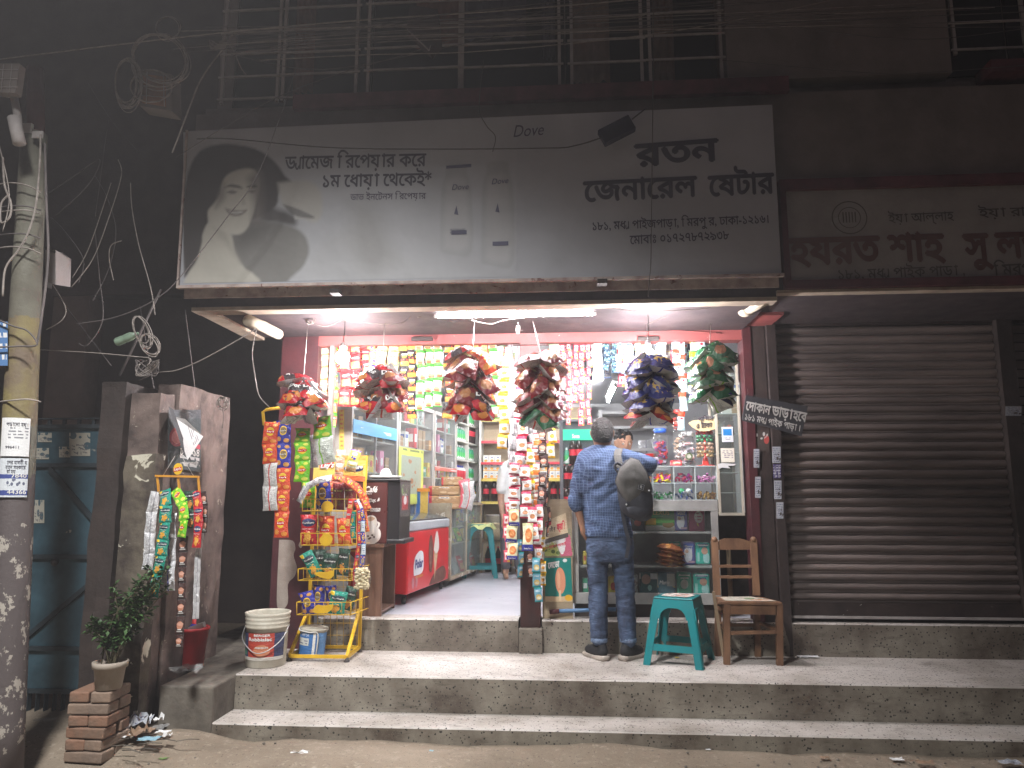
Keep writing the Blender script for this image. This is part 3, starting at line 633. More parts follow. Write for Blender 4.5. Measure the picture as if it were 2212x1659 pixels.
# the 'to let' board
TB = thing('to_let_board', 'black hand lettered board hung crooked between post and shutter', 'signboard', at(1672, 895, Y=5.6))
m_black = grunge('black_board', (.028, .028, .036), (.05, .05, .055), 5, bump=.3, c3=(.22, .21, .2), sc3=24, lo3=.72, hi3=.74); m_chalk = grunge('white_brush_paint', (.55, .54, .52), (.34, .33, .32), 20, .45, .75, bump=0)
q = [at(1603, 908, Y=5.60), at(1732, 942, Y=5.58), at(1745, 878, Y=5.58), at(1612, 853, Y=5.60)]
b = MB(); bk = Vector((0, .012, 0)); b.quad(*q); b.quad(*[p+bk for p in q[::-1]])
for i in range(4): b.quad(q[i], q[i]+bk, q[(i+1) % 4]+bk, q[(i+1) % 4])
b.build('board', m_black, TB)
b = MB(); u_ = (q[3]-q[0]).normalized()
def bt(s, p0, p1, hp, bold): 
    yb_ = lambda x: 5.60-.02*(x-1603)/129; a, c = at(*p0, Y=yb_(p0[0])), at(*p1, Y=yb_(p1[0])); text(b, s, a, c, (at(p0[0], p0[1]-hp, Y=5.6)-a).length, u_, 0, bold, .006, nrm=(0, -1, 0))
bt('েদাকান', (1610, 885), (1662, 896), 17, .03); bt('ভাড়া', (1666, 897), (1710, 906), 18, .03); bt('হেব', (1712, 906), (1740, 912), 17, .03)
bt('১৮১ মধ¥ পাইক পাড়া ।', (1607, 906), (1728, 932), 12, .018)
b.build('lettering', m_chalk, TB)
b = MB(); b.tube(wavy(q[2]+Vector((-.01, 0, -.01)), at(1722, 850, Y=5.9), .0, 4, .004), .0015, 4); b.tube(wavy(q[3]+Vector((.01, 0, -.01)), at(1615, 840, Y=5.87), .0, 4, .003), .0015, 4); b.build('hanging_wire', m_dark, TB)

# ================================================================ left side: pole, gate, pillar, wall
PL = thing('utility_pole', 'leaning concrete grey utility pole at the left edge with cables and paper notices', 'pole', (-2.93, 3.9, 0))
m_pole = grunge('weathered_pole', (.16, .155, .12), (.09, .08, .062), 3, bump=.4, c3=(.13, .10, .085), sc3=12, lo3=.6, hi3=.66)
gp = NG(m_pole); P(m_pole).inputs['Base Color'].links[0].from_node  # yellow painted band and peeled foot
colprev = P(m_pole).inputs['Base Color'].links[0].from_socket
sp = gp.n.new('ShaderNodeSeparateXYZ'); gp.lk(gp.coords(), sp.inputs[0])
zz = gp.math('ADD', sp.outputs[2], gp.math('MULTIPLY', gp.noise(gp.coords(), 5, 4), .3))
band = gp.math('MULTIPLY', gp.math('GREATER_THAN', zz, 2.0), gp.math('LESS_THAN', zz, 2.62))
c_ = gp.mix(band, colprev, gp.mix(gp.ramp(gp.noise(gp.coords(), 7, 5), .4, .65), (.19, .155, .065), (.13, .095, .065)))
foot = gp.math('MULTIPLY', gp.math('LESS_THAN', zz, 1.45), gp.math('GREATER_THAN', gp.noise(gp.mapped(gp.coords(), (1, 1, .7)), 16, 6, .7), .56))
base_ = gp.mix(gp.math('LESS_THAN', zz, 1.75), c_, (.085, .07, .07))
gp.lk(gp.mix(foot, base_, (.34, .31, .27)), P(m_pole).inputs['Base Color'])
def polex(z): return -2.93-.2*z/3.62
b = MB(); b.tube([(polex(z), 3.9, z) for z in [0, .3, .7, 1.2, 1.8, 2.4, 3.0, 3.62]], [.098, .096, .094, .091, .086, .08, .074, .069], 24); b.build('shaft', m_pole, PL)
b = MB(); p = at(62, 280, Y=3.85); b.box(p+Vector((-.05, -.02, -.03)), p+Vector((.03, .0, .03))); p = at(82, 292, Y=3.82); b.box(p+Vector((-.03, -.01, -.02)), p+Vector((.035, .0, .02))); b.build('top_bracket', m_bar, PL)
b = MB(); b.tube([at(90, 300, Y=3.95), at(80, 600, Y=3.95), at(62, 900, Y=3.97)], .014, 6); b.tube([at(76, 150, Y=4.05), at(78, 285, Y=4.0)], .05, 10); b.build('side_pipe', m_maroon, PL)
m_cable = grunge('grey_cable', (.34, .30, .27), (.18, .155, .14), 20, bump=0); m_cabled = grunge('dark_cable', (.075, .065, .065), (.13, .11, .105), 12, bump=0)
b = MB()
for (y0, y1, yy) in ((395, 415, 0), (445, 455, 1), (455, 462, 0), (505, 515, 1), (533, 548, 0), (865, 868, 0)):
    b.tube(spline([at(-8, y0+4, Y=3.86), at(25, y0, Y=3.79), at(60, (y0+y1)/2-4, Y=3.79), at(88, y1, Y=3.86)], 5), .0045, 5, yy)
b.tube(spline(ppath([(88, 290), (86, 350), (78, 440), (62, 500), (40, 540), (12, 580), (6, 640)], 3.78), 5), .006, 5)
b.tube(spline(ppath([(6, 340), (10, 400), (24, 440), (20, 470), (2, 480), (3, 440), (20, 420)], 3.76), 5), .006, 5)
b.tube(spline(ppath([(97, 310), (100, 430), (104, 560), (88, 700), (80, 740)], 3.80), 5), .007, 5, 1)
b.tube(spline(ppath([(-5, 690), (30, 705), (60, 715), (80, 745), (40, 748), (-5, 750)], 3.77), 5), .005, 5, 1)
b.build('cable_ties', [m_cable, m_cabled], PL)
FL = thing('flood_light', 'small square lamp on a bent bracket beside the pole', 'flood lamp', at(18, 165, Y=3.6))
b = MB(); b.poly([at(x, y, Y=3.6) for x, y in [(-20, 200), (33, 200), (42, 137), (-20, 137)]], (0, -1, 0), 0, .05); b.build('lamp_head', m_grey, FL)
b = MB()
for x in (2, 20): b.tube(ppath([(x, 198), (x+6, 138)], 3.595), .002, 4)
for y in (150, 170, 188): b.tube(ppath([(-20, y), (38, y)], 3.595), .002, 4)
b.build('wire_guard', m_bar, FL)
b = MB(); b.tube(ppath([(15, 203), (30, 206), (38, 250), (42, 300)], 3.7), .022, 8); b.tube(ppath([(30, 255), (42, 310)], 3.68), .034, 12); b.build('bracket', m_bar, FL)
def notice(x0, y0, x1, y1, m, label, lines):
    """paper glued round the pole"""
    a0 = at(x0, y1, Y=3.83); a1 = at(x1, y0, Y=3.83); z0, z1 = a0.z, a1.z; n = 8; mb = MB(); vs = []
    th0, th1 = -105, -22
    for i in range(n+1):
        th = R(th0+(th1-th0)*i/n)
        for z in (z0, z1): cx = polex(z); r_ = .1; vs.append((cx+r_*math.cos(th), 3.9+r_*math.sin(th), z))
    mb.add(vs, [(2*i, 2*i+2, 2*i+3, 2*i+1) for i in range(n)], 0, [[(i/n, 0), ((i+1)/n, 0), ((i+1)/n, 1), (i/n, 1)] for i in range(n)])
    for s_, fx0, fx1, fz, hh, mi in lines:
        tmp = MB(); text(tmp, s_, (0, 0, 0), (1, 0, 0), hh, (0, 0, 1), mi, .012, 0)
        vs2 = []
        for v in tmp.v:
            th = R(th0+(th1-th0)*(fx0+(fx1-fx0)*v.x)); z = z0+(z1-z0)*fz+v.z; r_ = .1013; vs2.append((polex(z)+r_*math.cos(th), 3.9+r_*math.sin(th), z))
        mb.add(vs2, tmp.f, mi)
    return tag(mb.build('paper_notice', [m, m_ink, m_white]), label, 'notice', 'notices on the pole')
m_pap = printed('white_notice', (.62, .62, .62), [('s', .6, .62, .35, .16, (.2, .2, .22), 12)], r=.7, wr=.15); m_pap2 = printed('blue_notice', (.52, .55, .58), [('r', .5, .53, .5, .055, (.04, .06, .22)), ('r', .5, .11, .5, .065, (.04, .06, .22)), ('n', .6, .36, .35, .11, (.1, .11, .16), 9, 9)], r=.7, wr=.2)
notice(0, 903, 60, 986, m_pap, 'white printed notice around the pole, upper one', [('পড়ােনা হয়।', .2, .93, .78, .018, 1), ('996411', .2, .68, .2, .014, 1)])
notice(0, 990, 52, 1074, m_pap2, 'white and blue notice around the pole, lower one', [('েলর যাবতীয়', .3, .95, .84, .018, 1), ('যত্ন সহকাের', .25, .9, .72, .017, 1), ('রা হয়', .3, .6, .61, .017, 1), ('7840', .45, .95, .5, .02, 2), ('44366', .35, .96, .08, .023, 2)])
m_sbl = printed('blue_yellow_slip', (.07, .16, .34), [('s', .5, .5, .45, .46, (.6, .6, .6), 4)], r=.7, wr=.1)
sticker(-2, 695, 17, 790, 3.80, m_sbl, 'blue strip notice high on the pole')

# meter box hanging behind the pole
MX = thing('meter_box', 'white metal junction box fixed beside the pole', 'junction box', at(125, 580, Y=4.3))
c0 = at(100, 570, Y=4.25); b = MB()
f = [at(98, 608, Y=4.25), at(120, 615, Y=4.15), at(120, 548, Y=4.15), at(98, 540, Y=4.25)]; s2 = [at(120, 615, Y=4.15), at(152, 620, Y=4.35), at(154, 560, Y=4.35), at(120, 540, Y=4.15)]
b.quad(*f); b.quad(*s2); up_ = [f[3], s2[3], s2[2], at(135, 545, Y=4.5)]; b.quad(*up_); b.quad(at(98, 608, Y=4.25), at(98, 540, Y=4.25), at(135, 545, Y=4.5), at(135, 606, Y=4.5)); b.quad(at(98, 608, Y=4.25), at(135, 606, Y=4.5), s2[1], s2[0]); b.quad(s2[1], at(135, 606, Y=4.5), at(135, 545, Y=4.5), s2[2])
b.build('box', grunge('dull_white_box', (.42, .38, .37), (.34, .30, .29), 4, bump=.1), MX)
b = MB(); p = at(92, 580, Y=4.32); b.box(p+Vector((-.06, -.02, -.12)), p+Vector((.03, .06, .14))); b.build('mounting_plate', m_dark_shade, MX)

# gate
GT = thing('metal_gate', 'scratched blue sheet metal gate left of the pillar', 'gate', (-3.5, 5.0, 0))
m_gate = grunge('scratched_blue_gate', (.055, .115, .15), (.025, .05, .065), 3.5, .35, .65, r=.5, bump=.25, bs=14, c3=(.34, .32, .27), sc3=7, lo3=.70, hi3=.72); m_gated = grunge('dark_gate_frame', (.03, .045, .055), (.015, .02, .025), 6, bump=.2)
gx0, gx1 = -3.95, -2.98; z5 = lambda y: at(120, y, Y=5.0).z
b = MB(); b.box((gx0, 5.0, z5(1490)), (gx1, 5.012, z5(922))); b.build('sheet', m_gate, GT)
b = MB()
for y in (922, 1005, 1202, 1400, 1492): b.box((gx0, 4.975, z5(y)-.014), (gx1, 4.999, z5(y)+.014))
for x in (gx0, gx1-.03): b.box((x, 4.976, z5(1560)), (x+.03, 4.9985, z5(905)))
b.bar((-3.62, 4.985, z5(1012)), (-3.02, 4.985, z5(1200)), .03, .02, up=(0, 1, 0)); b.bar((-3.05, 4.986, z5(1205)), (-3.9, 4.986, z5(1440)), .03, .02, up=(0, 1, 0))
b.box((gx0, 4.977, z5(1545)-.02), (gx1, 4.998, z5(1545))); b.build('frame', m_gated, GT)
b = MB()
for k in range(16): x = gx0+.03+k*.06; b.box((x, 4.98, z5(1545)), (x+.006, 5.02, z5(1494)))
b.build('bottom_bars', m_gated, GT)
b = MB()
for k in range(9): x = gx0+.05+k*.11; b.box((x, 5.0, z5(922)), (x+.02, 5.02, z5(905)))
b.box((gx0, 4.99, z5(903)), (gx1, 5.02, z5(906))); b.build('top_rail', m_gated, GT)
b = MB(); b.ball(at(118, 1215, Y=4.96), .025, 10); b.build('lock', m_dark, GT)
for i, (x0, y0, x1, y1, l_) in enumerate(((150, 935, 195, 985, 'torn paper patch at the upper right of the gate'), (128, 965, 152, 988, 'small phone number slip in the middle of the gate top'), (70, 968, 106, 992, 'phone number slip at the upper left of the gate'), (82, 935, 112, 955, 'torn paper scrap by the top left of the gate'), (72, 1080, 96, 1130, 'ragged white paper scrap on the gate panel'))):
    o = sticker(x0, y0, x1, y1, 4.998, printed('gate_slip_%d' % i, (.42, .40, .34), [('n', .5, .5, .6, .6, (.06, .11, .14), 2.2+i*.5, 2.6), ('s', .5, .3, .4, .2, (.15, .15, .16), 6)], r=.8, wr=.1, fuzz=.3), l_, group='torn slips on the gate')
ws = thing('drain_sill', 'worn concrete sill with litter under the gate', 'sill', (-3.5, 5.0, 0)); b = MB(); b.box((-4.1, 5.01, -.05), (-2.98, 5.3, .055)); b.build('sill', m_conc, ws)

# building far behind the gate
HB = thing('house', 'dim house front rising behind the blue gate', 'house', (-5, 8.5, 0))
m_dim = grunge('dim_house_wall', (.075, .055, .05), (.05, .036, .036), 2, bump=.3); m_dim2 = grunge('dim_column', (.16, .115, .10), (.11, .08, .07), 3, bump=.3)
b = MB(); b.box((-9, 8.5, -.1), (-2.75, 8.7, 9)); b.build('wall', m_dim, HB)
b = MB(); x = at(145, 800, Y=8.2).x; b.box((x-.25, 8.2, 0), (x+.2, 8.49, at(150, 640, Y=8.2).z)); b.build('column', m_dim2, HB)
b = MB(); b.box((-6.2, 8.3, at(100, 640, Y=8.3).z), (-2.8, 8.499, at(100, 618, Y=8.3).z)); b.build('beam', m_dim, HB)

# pillar, side wall
PW = thing('boundary_wall', 'shade-coloured concrete gate pillar and wall beside the alley with torn posters', 'wall', (-2.8, 4.6, 0))
m_wallc = grunge('brown_grey_plaster', (.17, .125, .11), (.05, .037, .034), 3, .40, .60, bump=.9, bs=12, c3=(.32, .28, .23), sc3=16, lo3=.66, hi3=.69)
m_peel = grunge('peeling_poster_plaster', (.12, .10, .075), (.04, .03, .026), 4, .40, .58, bump=.9, bs=12, c3=(.50, .47, .38), sc3=5, lo3=.585, hi3=.60)
def rough(o, amt=.02, cuts=.06):
    """break up straight plaster edges"""
    me = o.data
    import bmesh as bmm
    bm = bmm.new(); bm.from_mesh(me)
    for _ in range(4):
        es = [e for e in bm.edges if e.calc_length() > cuts*1.6]
        if not es: break
        bmm.ops.subdivide_edges(bm, edges=es, cuts=1, use_grid_fill=True)
    for v in bm.verts:
        p = v.co; n = noise.noise_vector(p*7)*amt+noise.noise_vector(p*23)*amt*.4; v.co = p+n
    bm.to_mesh(me); bm.free(); return o
b = MB(); b.box((-3.03, 4.60, -.1), (-2.865, 5.1, 2.235)); rough(b.build('pillar', m_dark_shade, PW), .012)  # the pole's shadow is put into this part's near-black colour
b = MB(); b.box((-2.863, 4.66, -.1), (-2.66, 5.0, 2.17)); rough(b.build('inner_pillar', m_wallc, PW), .014)
b = MB(); b.box((-2.80, 4.55, -.1), (-2.60, 4.655, 1.755)); rough(b.build('low_pier', m_peel, PW), .014)
b = MB(); b.box((-2.80, 4.86, -.1), (-2.63, 5.62, 2.26)); rough(b.build('side_wall', m_wallc, PW), .012)
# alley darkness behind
AL = thing('alley_wall', 'dark wall closing the alley beside the shop', 'wall', (-2.5, 7.5, 0)); MB().box((-2.76, 7.4, -.1), (-2.345, 7.5, 7)).build('wall', m_dark_shade, AL)
# posters on the side wall
def wallq(x0, y0, x1, y1, X, m, label, name='poster', yb=None):
    a, b_, c_, d = at(x0, (yb or y1)[0] if yb else y1, X=X), at(x1, yb[1] if yb else y1, X=X), at(x1, y0, X=X), at(x0, y0, X=X)
    o = MB().quad(a, b_, c_, d).build(name, m); sm = o.modifiers.new('s', 'SOLIDIFY'); sm.thickness = .0012; return tag(o, label, 'poster')
m_post1 = printed('election_poster', (.045, .06, .065), [('r', .5, .94, .5, .1, (.06, .07, .08)), ('e', .26, .52, .22, .17, (.30, .04, .05)), ('e', .26, .52, .16, .12, (.55, .2, .2)), ('r', .68, .40, .3, .035, (.45, .05, .08)), ('s', .62, .16, .33, .12, (.5, .5, .5), 9), ('r', .5, .5, .49, .49, (.12, .15, .16))][:4]+[('s', .62, .12, .33, .10, (.5, .5, .5), 9)], r=.5, wr=.3)
pst = wallq(363, 885, 434, 1130, -2.612, m_post1, 'dark campaign poster with a red emblem and one corner folded down', yb=(1010, 1020))
b = MB(); X_ = -2.608; a, c = at(388, 983, X=X_), at(430, 986, X=X_); text(b, 'ঢাকা-১৪', a, c, .045, (0, 0, 1), 0, .03, .002, nrm=(1, 0, 0))
a, c = at(392, 1004, X=X_), at(430, 1006, X=X_); text(b, 'পদপ্রার্থী', a, c, .02, (0, 0, 1), 0, .01, .002, nrm=(1, 0, 0)); b.build('lettering', m_white, pst, origin=pst.location)
b = MB(); q = [at(366, 878, X=-2.60), at(438, 942, X=-2.52), at(418, 990, X=-2.50), at(372, 892, X=-2.57)]; b.quad(at(374, 900, X=-2.595), at(405, 994, X=-2.53), at(439, 943, X=-2.50), at(400, 905, X=-2.55)); b.quad(at(364, 878, X=-2.60), at(374, 884, X=-2.59), at(414, 998, X=-2.525), at(398, 985, X=-2.54), m=1); b.build('folded_corner', [m_pap, m_black], pst, origin=pst.location)
# ================================================================ wrappers
W_ = (.78, .78, .77); YE = (.80, .52, .03); RD = (.52, .02, .02); OR = (.72, .20, .03); GR = (.10, .42, .05); BL_ = (.03, .04, .30); BK = (.02, .018, .02); CR = (.75, .62, .40); BR = (.20, .08, .04); TQ = (.02, .30, .25); PK = (.62, .10, .16); GN = (.02, .16, .07)
KW = dict(r=.22, wr=.7, wsc=(4, 7))
ch = lambda c: [('e', .2, .22, .17, .10, c), ('e', .72, .14, .2, .09, c), ('e', .75, .86, .16, .07, c), ('e', .2, .88, .12, .06, c)]
lay = [('e', .5, .56, .27, .20, YE), ('e', .5, .55, .32, .085, (.60, .02, .02))]
sun = lambda c: [('b', .5, .28, .36, .22, c, 7, 6), ('e', .5, .28, .2, .13, c)]
PM = {
 'red_chips': printed('red_chips_wrapper', (.62, .07, .025), ch((.75, .28, .05))+lay, **KW),
 'blue_chips': printed('blue_chips_wrapper', (.03, .035, .33), ch((.66, .32, .08))+lay[:1]+[('e', .5, .56, .22, .15, (.25, .17, .07))], **KW),
 'green_chips': printed('green_chips_wrapper', (.16, .52, .02), ch((.70, .72, .10))+lay, **KW),
 'teal_curls': printed('teal_curls_wrapper', (.01, .25, .18), [('e', .5, .72, .42, .13, (.02, .05, .07)), ('r', .06, .9, .2, .07, YE)]+sun((.78, .38, .05)), **KW),
 'dark_curls': printed('dark_curls_wrapper', (.015, .055, .035), [('e', .5, .72, .42, .13, (.02, .03, .03))]+sun((.70, .30, .06)), **KW),
 'red_curls': printed('red_curls_wrapper', (.50, .02, .03), [('e', .5, .76, .42, .13, (.03, .04, .12))]+sun((.78, .40, .06)), **KW),
 'maroon_chips': printed('maroon_chips_wrapper', (.17, .010, .014), [('e', .3, .3, .24, .2, (.34, .14, .05)), ('n', .4, .35, .4, .4, (.16, .07, .03), 3, 4), ('r', .5, .72, .42, .07, (.12, .01, .012))], **KW),
 'red_nacho': printed('red_nacho_wrapper', (.42, .012, .02), [('r', .5, .5, .5, .20, (.05, .035, .04)), ('e', .5, .16, .3, .12, (.6, .22, .05))], **KW),
 'navy_curls': printed('navy_curls_wrapper', (.018, .024, .14), [('e', .5, .3, .34, .2, (.55, .36, .10)), ('e', .5, .75, .3, .09, (.62, .55, .30)), ('n', .5, .3, .4, .26, (.03, .035, .2), 6, 6)], **KW),
 'green_nuts': printed('green_nuts_wrapper', (.012, .10, .04), [('e', .4, .4, .26, .22, (.32, .14, .07)), ('e', .6, .78, .3, .1, (.05, .22, .07))], **KW),
 'noodles': printed('red_noodle_wrapper', (.72, .03, .035), [('r', .5, .30, .38, .19, (.80, .55, .18)), ('n', .5, .30, .38, .19, (.80, .22, .06), 10, 8), ('r', .5, .72, .34, .05, W_)], **KW),
 'wafer': printed('tan_wafer_wrapper', (.78, .56, .40), [('r', .5, .5, .5, .10, (.75, .26, .08)), ('s', .5, .5, .5, .10, (.8, .7, .5), 3), ('e', .5, .82, .4, .09, (.8, .76, .70)), ('r', .5, .3, .34, .02, (.4, .1, .05))], **KW),
 'green_red': printed('green_red_wrapper', (.62, .05, .04), [('r', .5, .93, .5, .07, (.08, .42, .03)), ('r', .5, .35, .44, .22, (.72, .42, .13)), ('r', .5, .70, .3, .06, (.75, .7, .6)), ('r', .5, .06, .5, .06, (.08, .42, .03))], **KW),
 'pasta': printed('pale_pasta_wrapper', (.76, .78, .52), [('r', .5, .2, .5, .2, (.70, .38, .16)), ('n', .5, .2, .5, .2, (.82, .60, .34), 9, 9), ('e', .5, .6, .36, .06, (.80, .62, .08)), ('r', .5, .96, .5, .05, (.30, .55, .12))], **KW),
 'yellow_blue': printed('yellow_blue_wrapper', (.80, .58, .12), [('b', .5, .18, .5, .2, (.02, .03, .42), 5, 4), ('r', .5, .93, .5, .05, (.02, .03, .42)), ('e', .5, .6, .28, .15, (.82, .74, .5))], **KW),
 'black_snack': printed('black_snack_wrapper', (.02, .018, .022), [('r', .5, .16, .44, .15, (.78, .30, .05)), ('n', .5, .38, .42, .12, (.70, .08, .04), 6, 5), ('r', .5, .62, .25, .06, (.8, .6, .05)), ('r', .5, .76, .3, .05, (.75, .73, .7))], **KW),
 'lentil': printed('white_lentil_wrapper', (.78, .80, .75), [('r', .5, .93, .5, .09, (.07, .45, .05)), ('e', .5, .26, .38, .13, (.42, .40, .15)), ('e', .5, .16, .38, .08, (.28, .10, .05)), ('s', .5, .62, .32, .12, (.25, .35, .25), 8), ('r', .5, .03, .5, .06, (.07, .40, .05))], **KW),
 'silver': printed('silver_back_wrapper', (.62, .62, .64), [('r', .5, .5, .06, .5, (.34, .34, .36)), ('s', .25, .5, .16, .3, (.3, .3, .3), 18)], metal=.3, **KW),
 'silver_green': printed('green_seam_back_wrapper', (.62, .65, .60), [('r', .3, .5, .04, .5, (.25, .55, .05)), ('s', .68, .4, .22, .3, (.25, .28, .25), 18)], metal=.2, **KW),
 'silver_red': printed('red_seam_back_wrapper', (.60, .59, .58), [('r', .5, .5, .045, .5, (.5, .05, .04)), ('s', .22, .5, .18, .35, (.3, .28, .28), 20), ('s', .78, .4, .16, .3, (.3, .28, .28), 20)], metal=.2, **KW),
 'silver_blue': printed('blue_seam_back_wrapper', (.60, .60, .62), [('r', .56, .5, .04, .5, (.03, .03, .30)), ('s', .25, .5, .2, .35, (.3, .28, .32), 20)], metal=.2, **KW),
 'cake': printed('white_cake_wrapper', (.78, .76, .74), [('r', .5, .93, .5, .10, (.62, .04, .10)), ('r', .5, .05, .5, .07, (.50, .03, .07)), ('e', .5, .45, .30, .14, (.60, .26, .12)), ('s', .5, .72, .3, .05, (.35, .1, .1), 8)], **KW),
 'cake_yellow': printed('yellow_cake_wrapper', (.80, .76, .66), [('r', .5, .92, .5, .13, (.82, .50, .02)), ('r', .5, .06, .5, .08, (.80, .45, .02)), ('e', .5, .45, .3, .14, (.76, .36, .06)), ('s', .5, .70, .3, .05, (.35, .2, .1), 8)], **KW),
 'cake_orange': printed('orange_cake_wrapper', (.74, .70, .64), [('r', .5, .30, .5, .17, (.80, .20, .03)), ('e', .5, .58, .34, .09, (.45, .16, .08)), ('r', .5, .95, .5, .07, (.28, .05, .06))], **KW),
 'cookie': printed('cream_cookie_wrapper', (.66, .64, .42), [('e', .55, .55, .34, .26, (.62, .19, .05)), ('e', .55, .55, .2, .13, (.72, .30, .10)), ('r', .5, .08, .5, .14, (.035, .04, .30)), ('r', .5, .95, .5, .05, (.4, .4, .2))], **KW),
 'mini_cake': printed('blue_mini_cake_wrapper', (.16, .38, .50), [('e', .55, .34, .38, .20, (.70, .50, .16)), ('e', .55, .30, .25, .10, (.80, .72, .5)), ('r', .5, .95, .5, .06, (.02, .28, .30)), ('r', .5, .04, .5, .06, (.02, .28, .30))], **KW),
 'choc': printed('dark_choc_wrapper', (.05, .02, .018), [('e', .5, .45, .34, .22, (.55, .24, .15)), ('e', .5, .52, .36, .1, (.66, .35, .26)), ('r', .5, .22, .2, .03, W_), ('r', .5, .12, .3, .03, (.6, .6, .58)), ('r', .5, .97, .5, .06, (.015, .01, .01))], **KW),
 'sachet_red': printed('red_sachet', (.70, .10, .14), [('r', .5, .5, .3, .28, (.78, .70, .70)), ('e', .5, .5, .2, .14, (.60, .08, .10)), ('r', .8, .1, .18, .06, (.82, .60, .05)), ('r', .5, .78, .34, .05, (.75, .7, .7))], **KW),
 'sachet_blue': printed('blue_sachet', (.40, .55, .66), [('r', .5, .5, .36, .36, (.72, .76, .78)), ('s', .5, .55, .3, .26, (.10, .2, .35), 6), ('r', .5, .03, .5, .05, (.02, .05, .22))], **KW),
 'sachet_dark': printed('dark_sachet', (.02, .05, .09), [('n', .5, .5, .45, .45, (.35, .55, .58), 4, 5), ('r', .5, .5, .3, .1, (.10, .38, .36))], **KW),
 'sachet_white': printed('white_sachet', (.80, .79, .74), [('r', .5, .04, .5, .03, (.5, .45, .4)), ('r', .6, .75, .3, .05, (.78, .66, .2)), ('s', .5, .4, .3, .12, (.5, .5, .5), 8)], **KW),
 'sachet_green': printed('pale_green_sachet', (.70, .78, .62), [('e', .5, .4, .26, .2, (.42, .35, .22)), ('s', .5, .75, .34, .1, (.2, .4, .2), 8), ('r', .5, .03, .5, .05, (.2, .5, .25))], **KW),
 'brown_foil': printed('brown_foil_wrapper', (.26, .09, .035), [('n', .5, .5, .5, .5, (.50, .24, .07), 3, 4)], **KW),
 'milk': printed('red_blue_milk_wrapper', (.50, .68, .74), [('r', .5, .86, .5, .14, (.70, .07, .03)), ('e', .5, .62, .32, .10, (.75, .72, .72)), ('e', .5, .62, .22, .06, (.55, .03, .06)), ('n', .5, .28, .4, .2, (.76, .80, .82), 5, 5)], **KW),
 'tasty': printed('yellow_green_wrapper', (.56, .60, .56), [('r', .5, .72, .5, .20, (.72, .70, .03)), ('r', .5, .92, .5, .05, (.08, .3, .1))], **KW),
}
m_txt = newmat('white_print', (.78, .78, .76), .4); m_txtd = newmat('dark_print', (.06, .05, .06), .5); m_txty = newmat('olive_print', (.45, .36, .08), .5)
# words printed on a wrapper: text, centre x, centre y, width, height, slant, material
PT = {'red_chips': [("Lay's", .5, .535, .5, .055, .1, 2)], 'blue_chips': [("Lay's", .5, .535, .44, .05, .1, 2)], 'green_chips': [("Lay's", .5, .535, .5, .055, .1, 2)],
 'teal_curls': [('Kurkure', .5, .69, .74, .065, .3, 2), ('CHILLI CHATKA', .5, .55, .6, .022, 0, 2)], 'dark_curls': [('Kurkure', .5, .69, .74, .065, .3, 2)], 'red_curls': [('Kurkure', .5, .73, .74, .065, .3, 2), ('NAUGHTY TOMATO', .5, .55, .7, .022, 0, 2)],
 'red_nacho': [('Detos', .5, .42, .84, .17, .2, 2)], 'maroon_chips': [('MR. TWIST', .5, .70, .7, .06, .2, 3)], 'navy_curls': [('RING', .5, .73, .4, .05, .1, 4)],
 'noodles': [('Noodles', .5, .70, .6, .05, .1, 4)], 'milk': [('DANO', .5, .84, .6, .07, 0, 2)], 'tasty': [('Tasty', .5, .67, .7, .11, .1, 4)], 'cookie': [('Smile Cake', .5, .055, .7, .045, 0, 2)], 'mini_cake': [('Deluxe', .45, .74, .6, .07, .3, 2)]}
MC = {}
def packet_mesh(kind, w, h, t=None, back='silver', var=0, words=True):
    key = (kind, round(w, 3), round(h, 3), back, var, words)
    if key in MC: return MC[key]
    t = t or w*.30; rnd = random.Random(hash(kind) % 99+var); NXp, NZp = 6, 9; b = MB(); vs = []
    so = rnd.uniform(0, 50)
    def hgt(u, v):
        e = max(0, 1-abs(2*u-1)**2.6)**.6*max(0, 1-abs(2*v-1)**3)**.55
        return t/2*e*(1+.35*noise.noise(Vector((u*3.2, v*4, so))))+.012*w/.12*noise.noise(Vector((u*5, v*6, so+9)))*min(1, e*2)
    for side in (0, 1):
        for j in range(NZp+1):
            for i in range(NXp+1):
                u, v = i/NXp, j/NZp; pin = 1-.10*math.sin(math.pi*min(1, max(0, v)))**.7
                bend = .02*w*math.sin(v*7+so)
                x = (u-.5)*w*pin+bend; y = -hgt(u, v) if side == 0 else hgt(u, v)*.8
                if i in (0, NXp) or j in (0, NZp): y = .015*w*math.sin(u*9+v*5+so)
                vs.append((x, y, -h+v*h))
    st = NXp+1; off = st*(NZp+1); fs = []; uv = []
    for j in range(NZp):
        for i in range(NXp):
            q = (j*st+i, j*st+i+1, (j+1)*st+i+1, (j+1)*st+i); fs.append(q); uv.append([(a/NXp, c/NZp) for a, c in ((i, j), (i+1, j), (i+1, j+1), (i, j+1))])
    b.add(vs[:off], fs, 0, uv, True)
    fs2 = [tuple(reversed(q)) for q in fs]; b.add(vs[off:], fs2, 1, [[(1-a, c) for a, c in reversed(u)] for u in uv], True)
    if words:
        for s_, cx, cy, tw, th, shr, mi in PT.get(kind, []):
            tmp = MB(); text(tmp, s_, (cx-tw/2, 0, cy*1.0), (cx+tw/2, 0, cy), th, (0, 0, 1), 0, .03, 0, shr)
            vv = [((p.x-.5)*w*.93, -max(hgt(min(1, max(0, p.x)), min(1, max(0, p.z))), 0)-.0016-.02*w, -h+p.z*h) for p in tmp.v]
            b.add(vv, tmp.f, mi)
    me = b.mesh(kind+'_packet', [PM[kind], PM[back], m_txt, m_txty, m_txtd]); MC[key] = me; return me
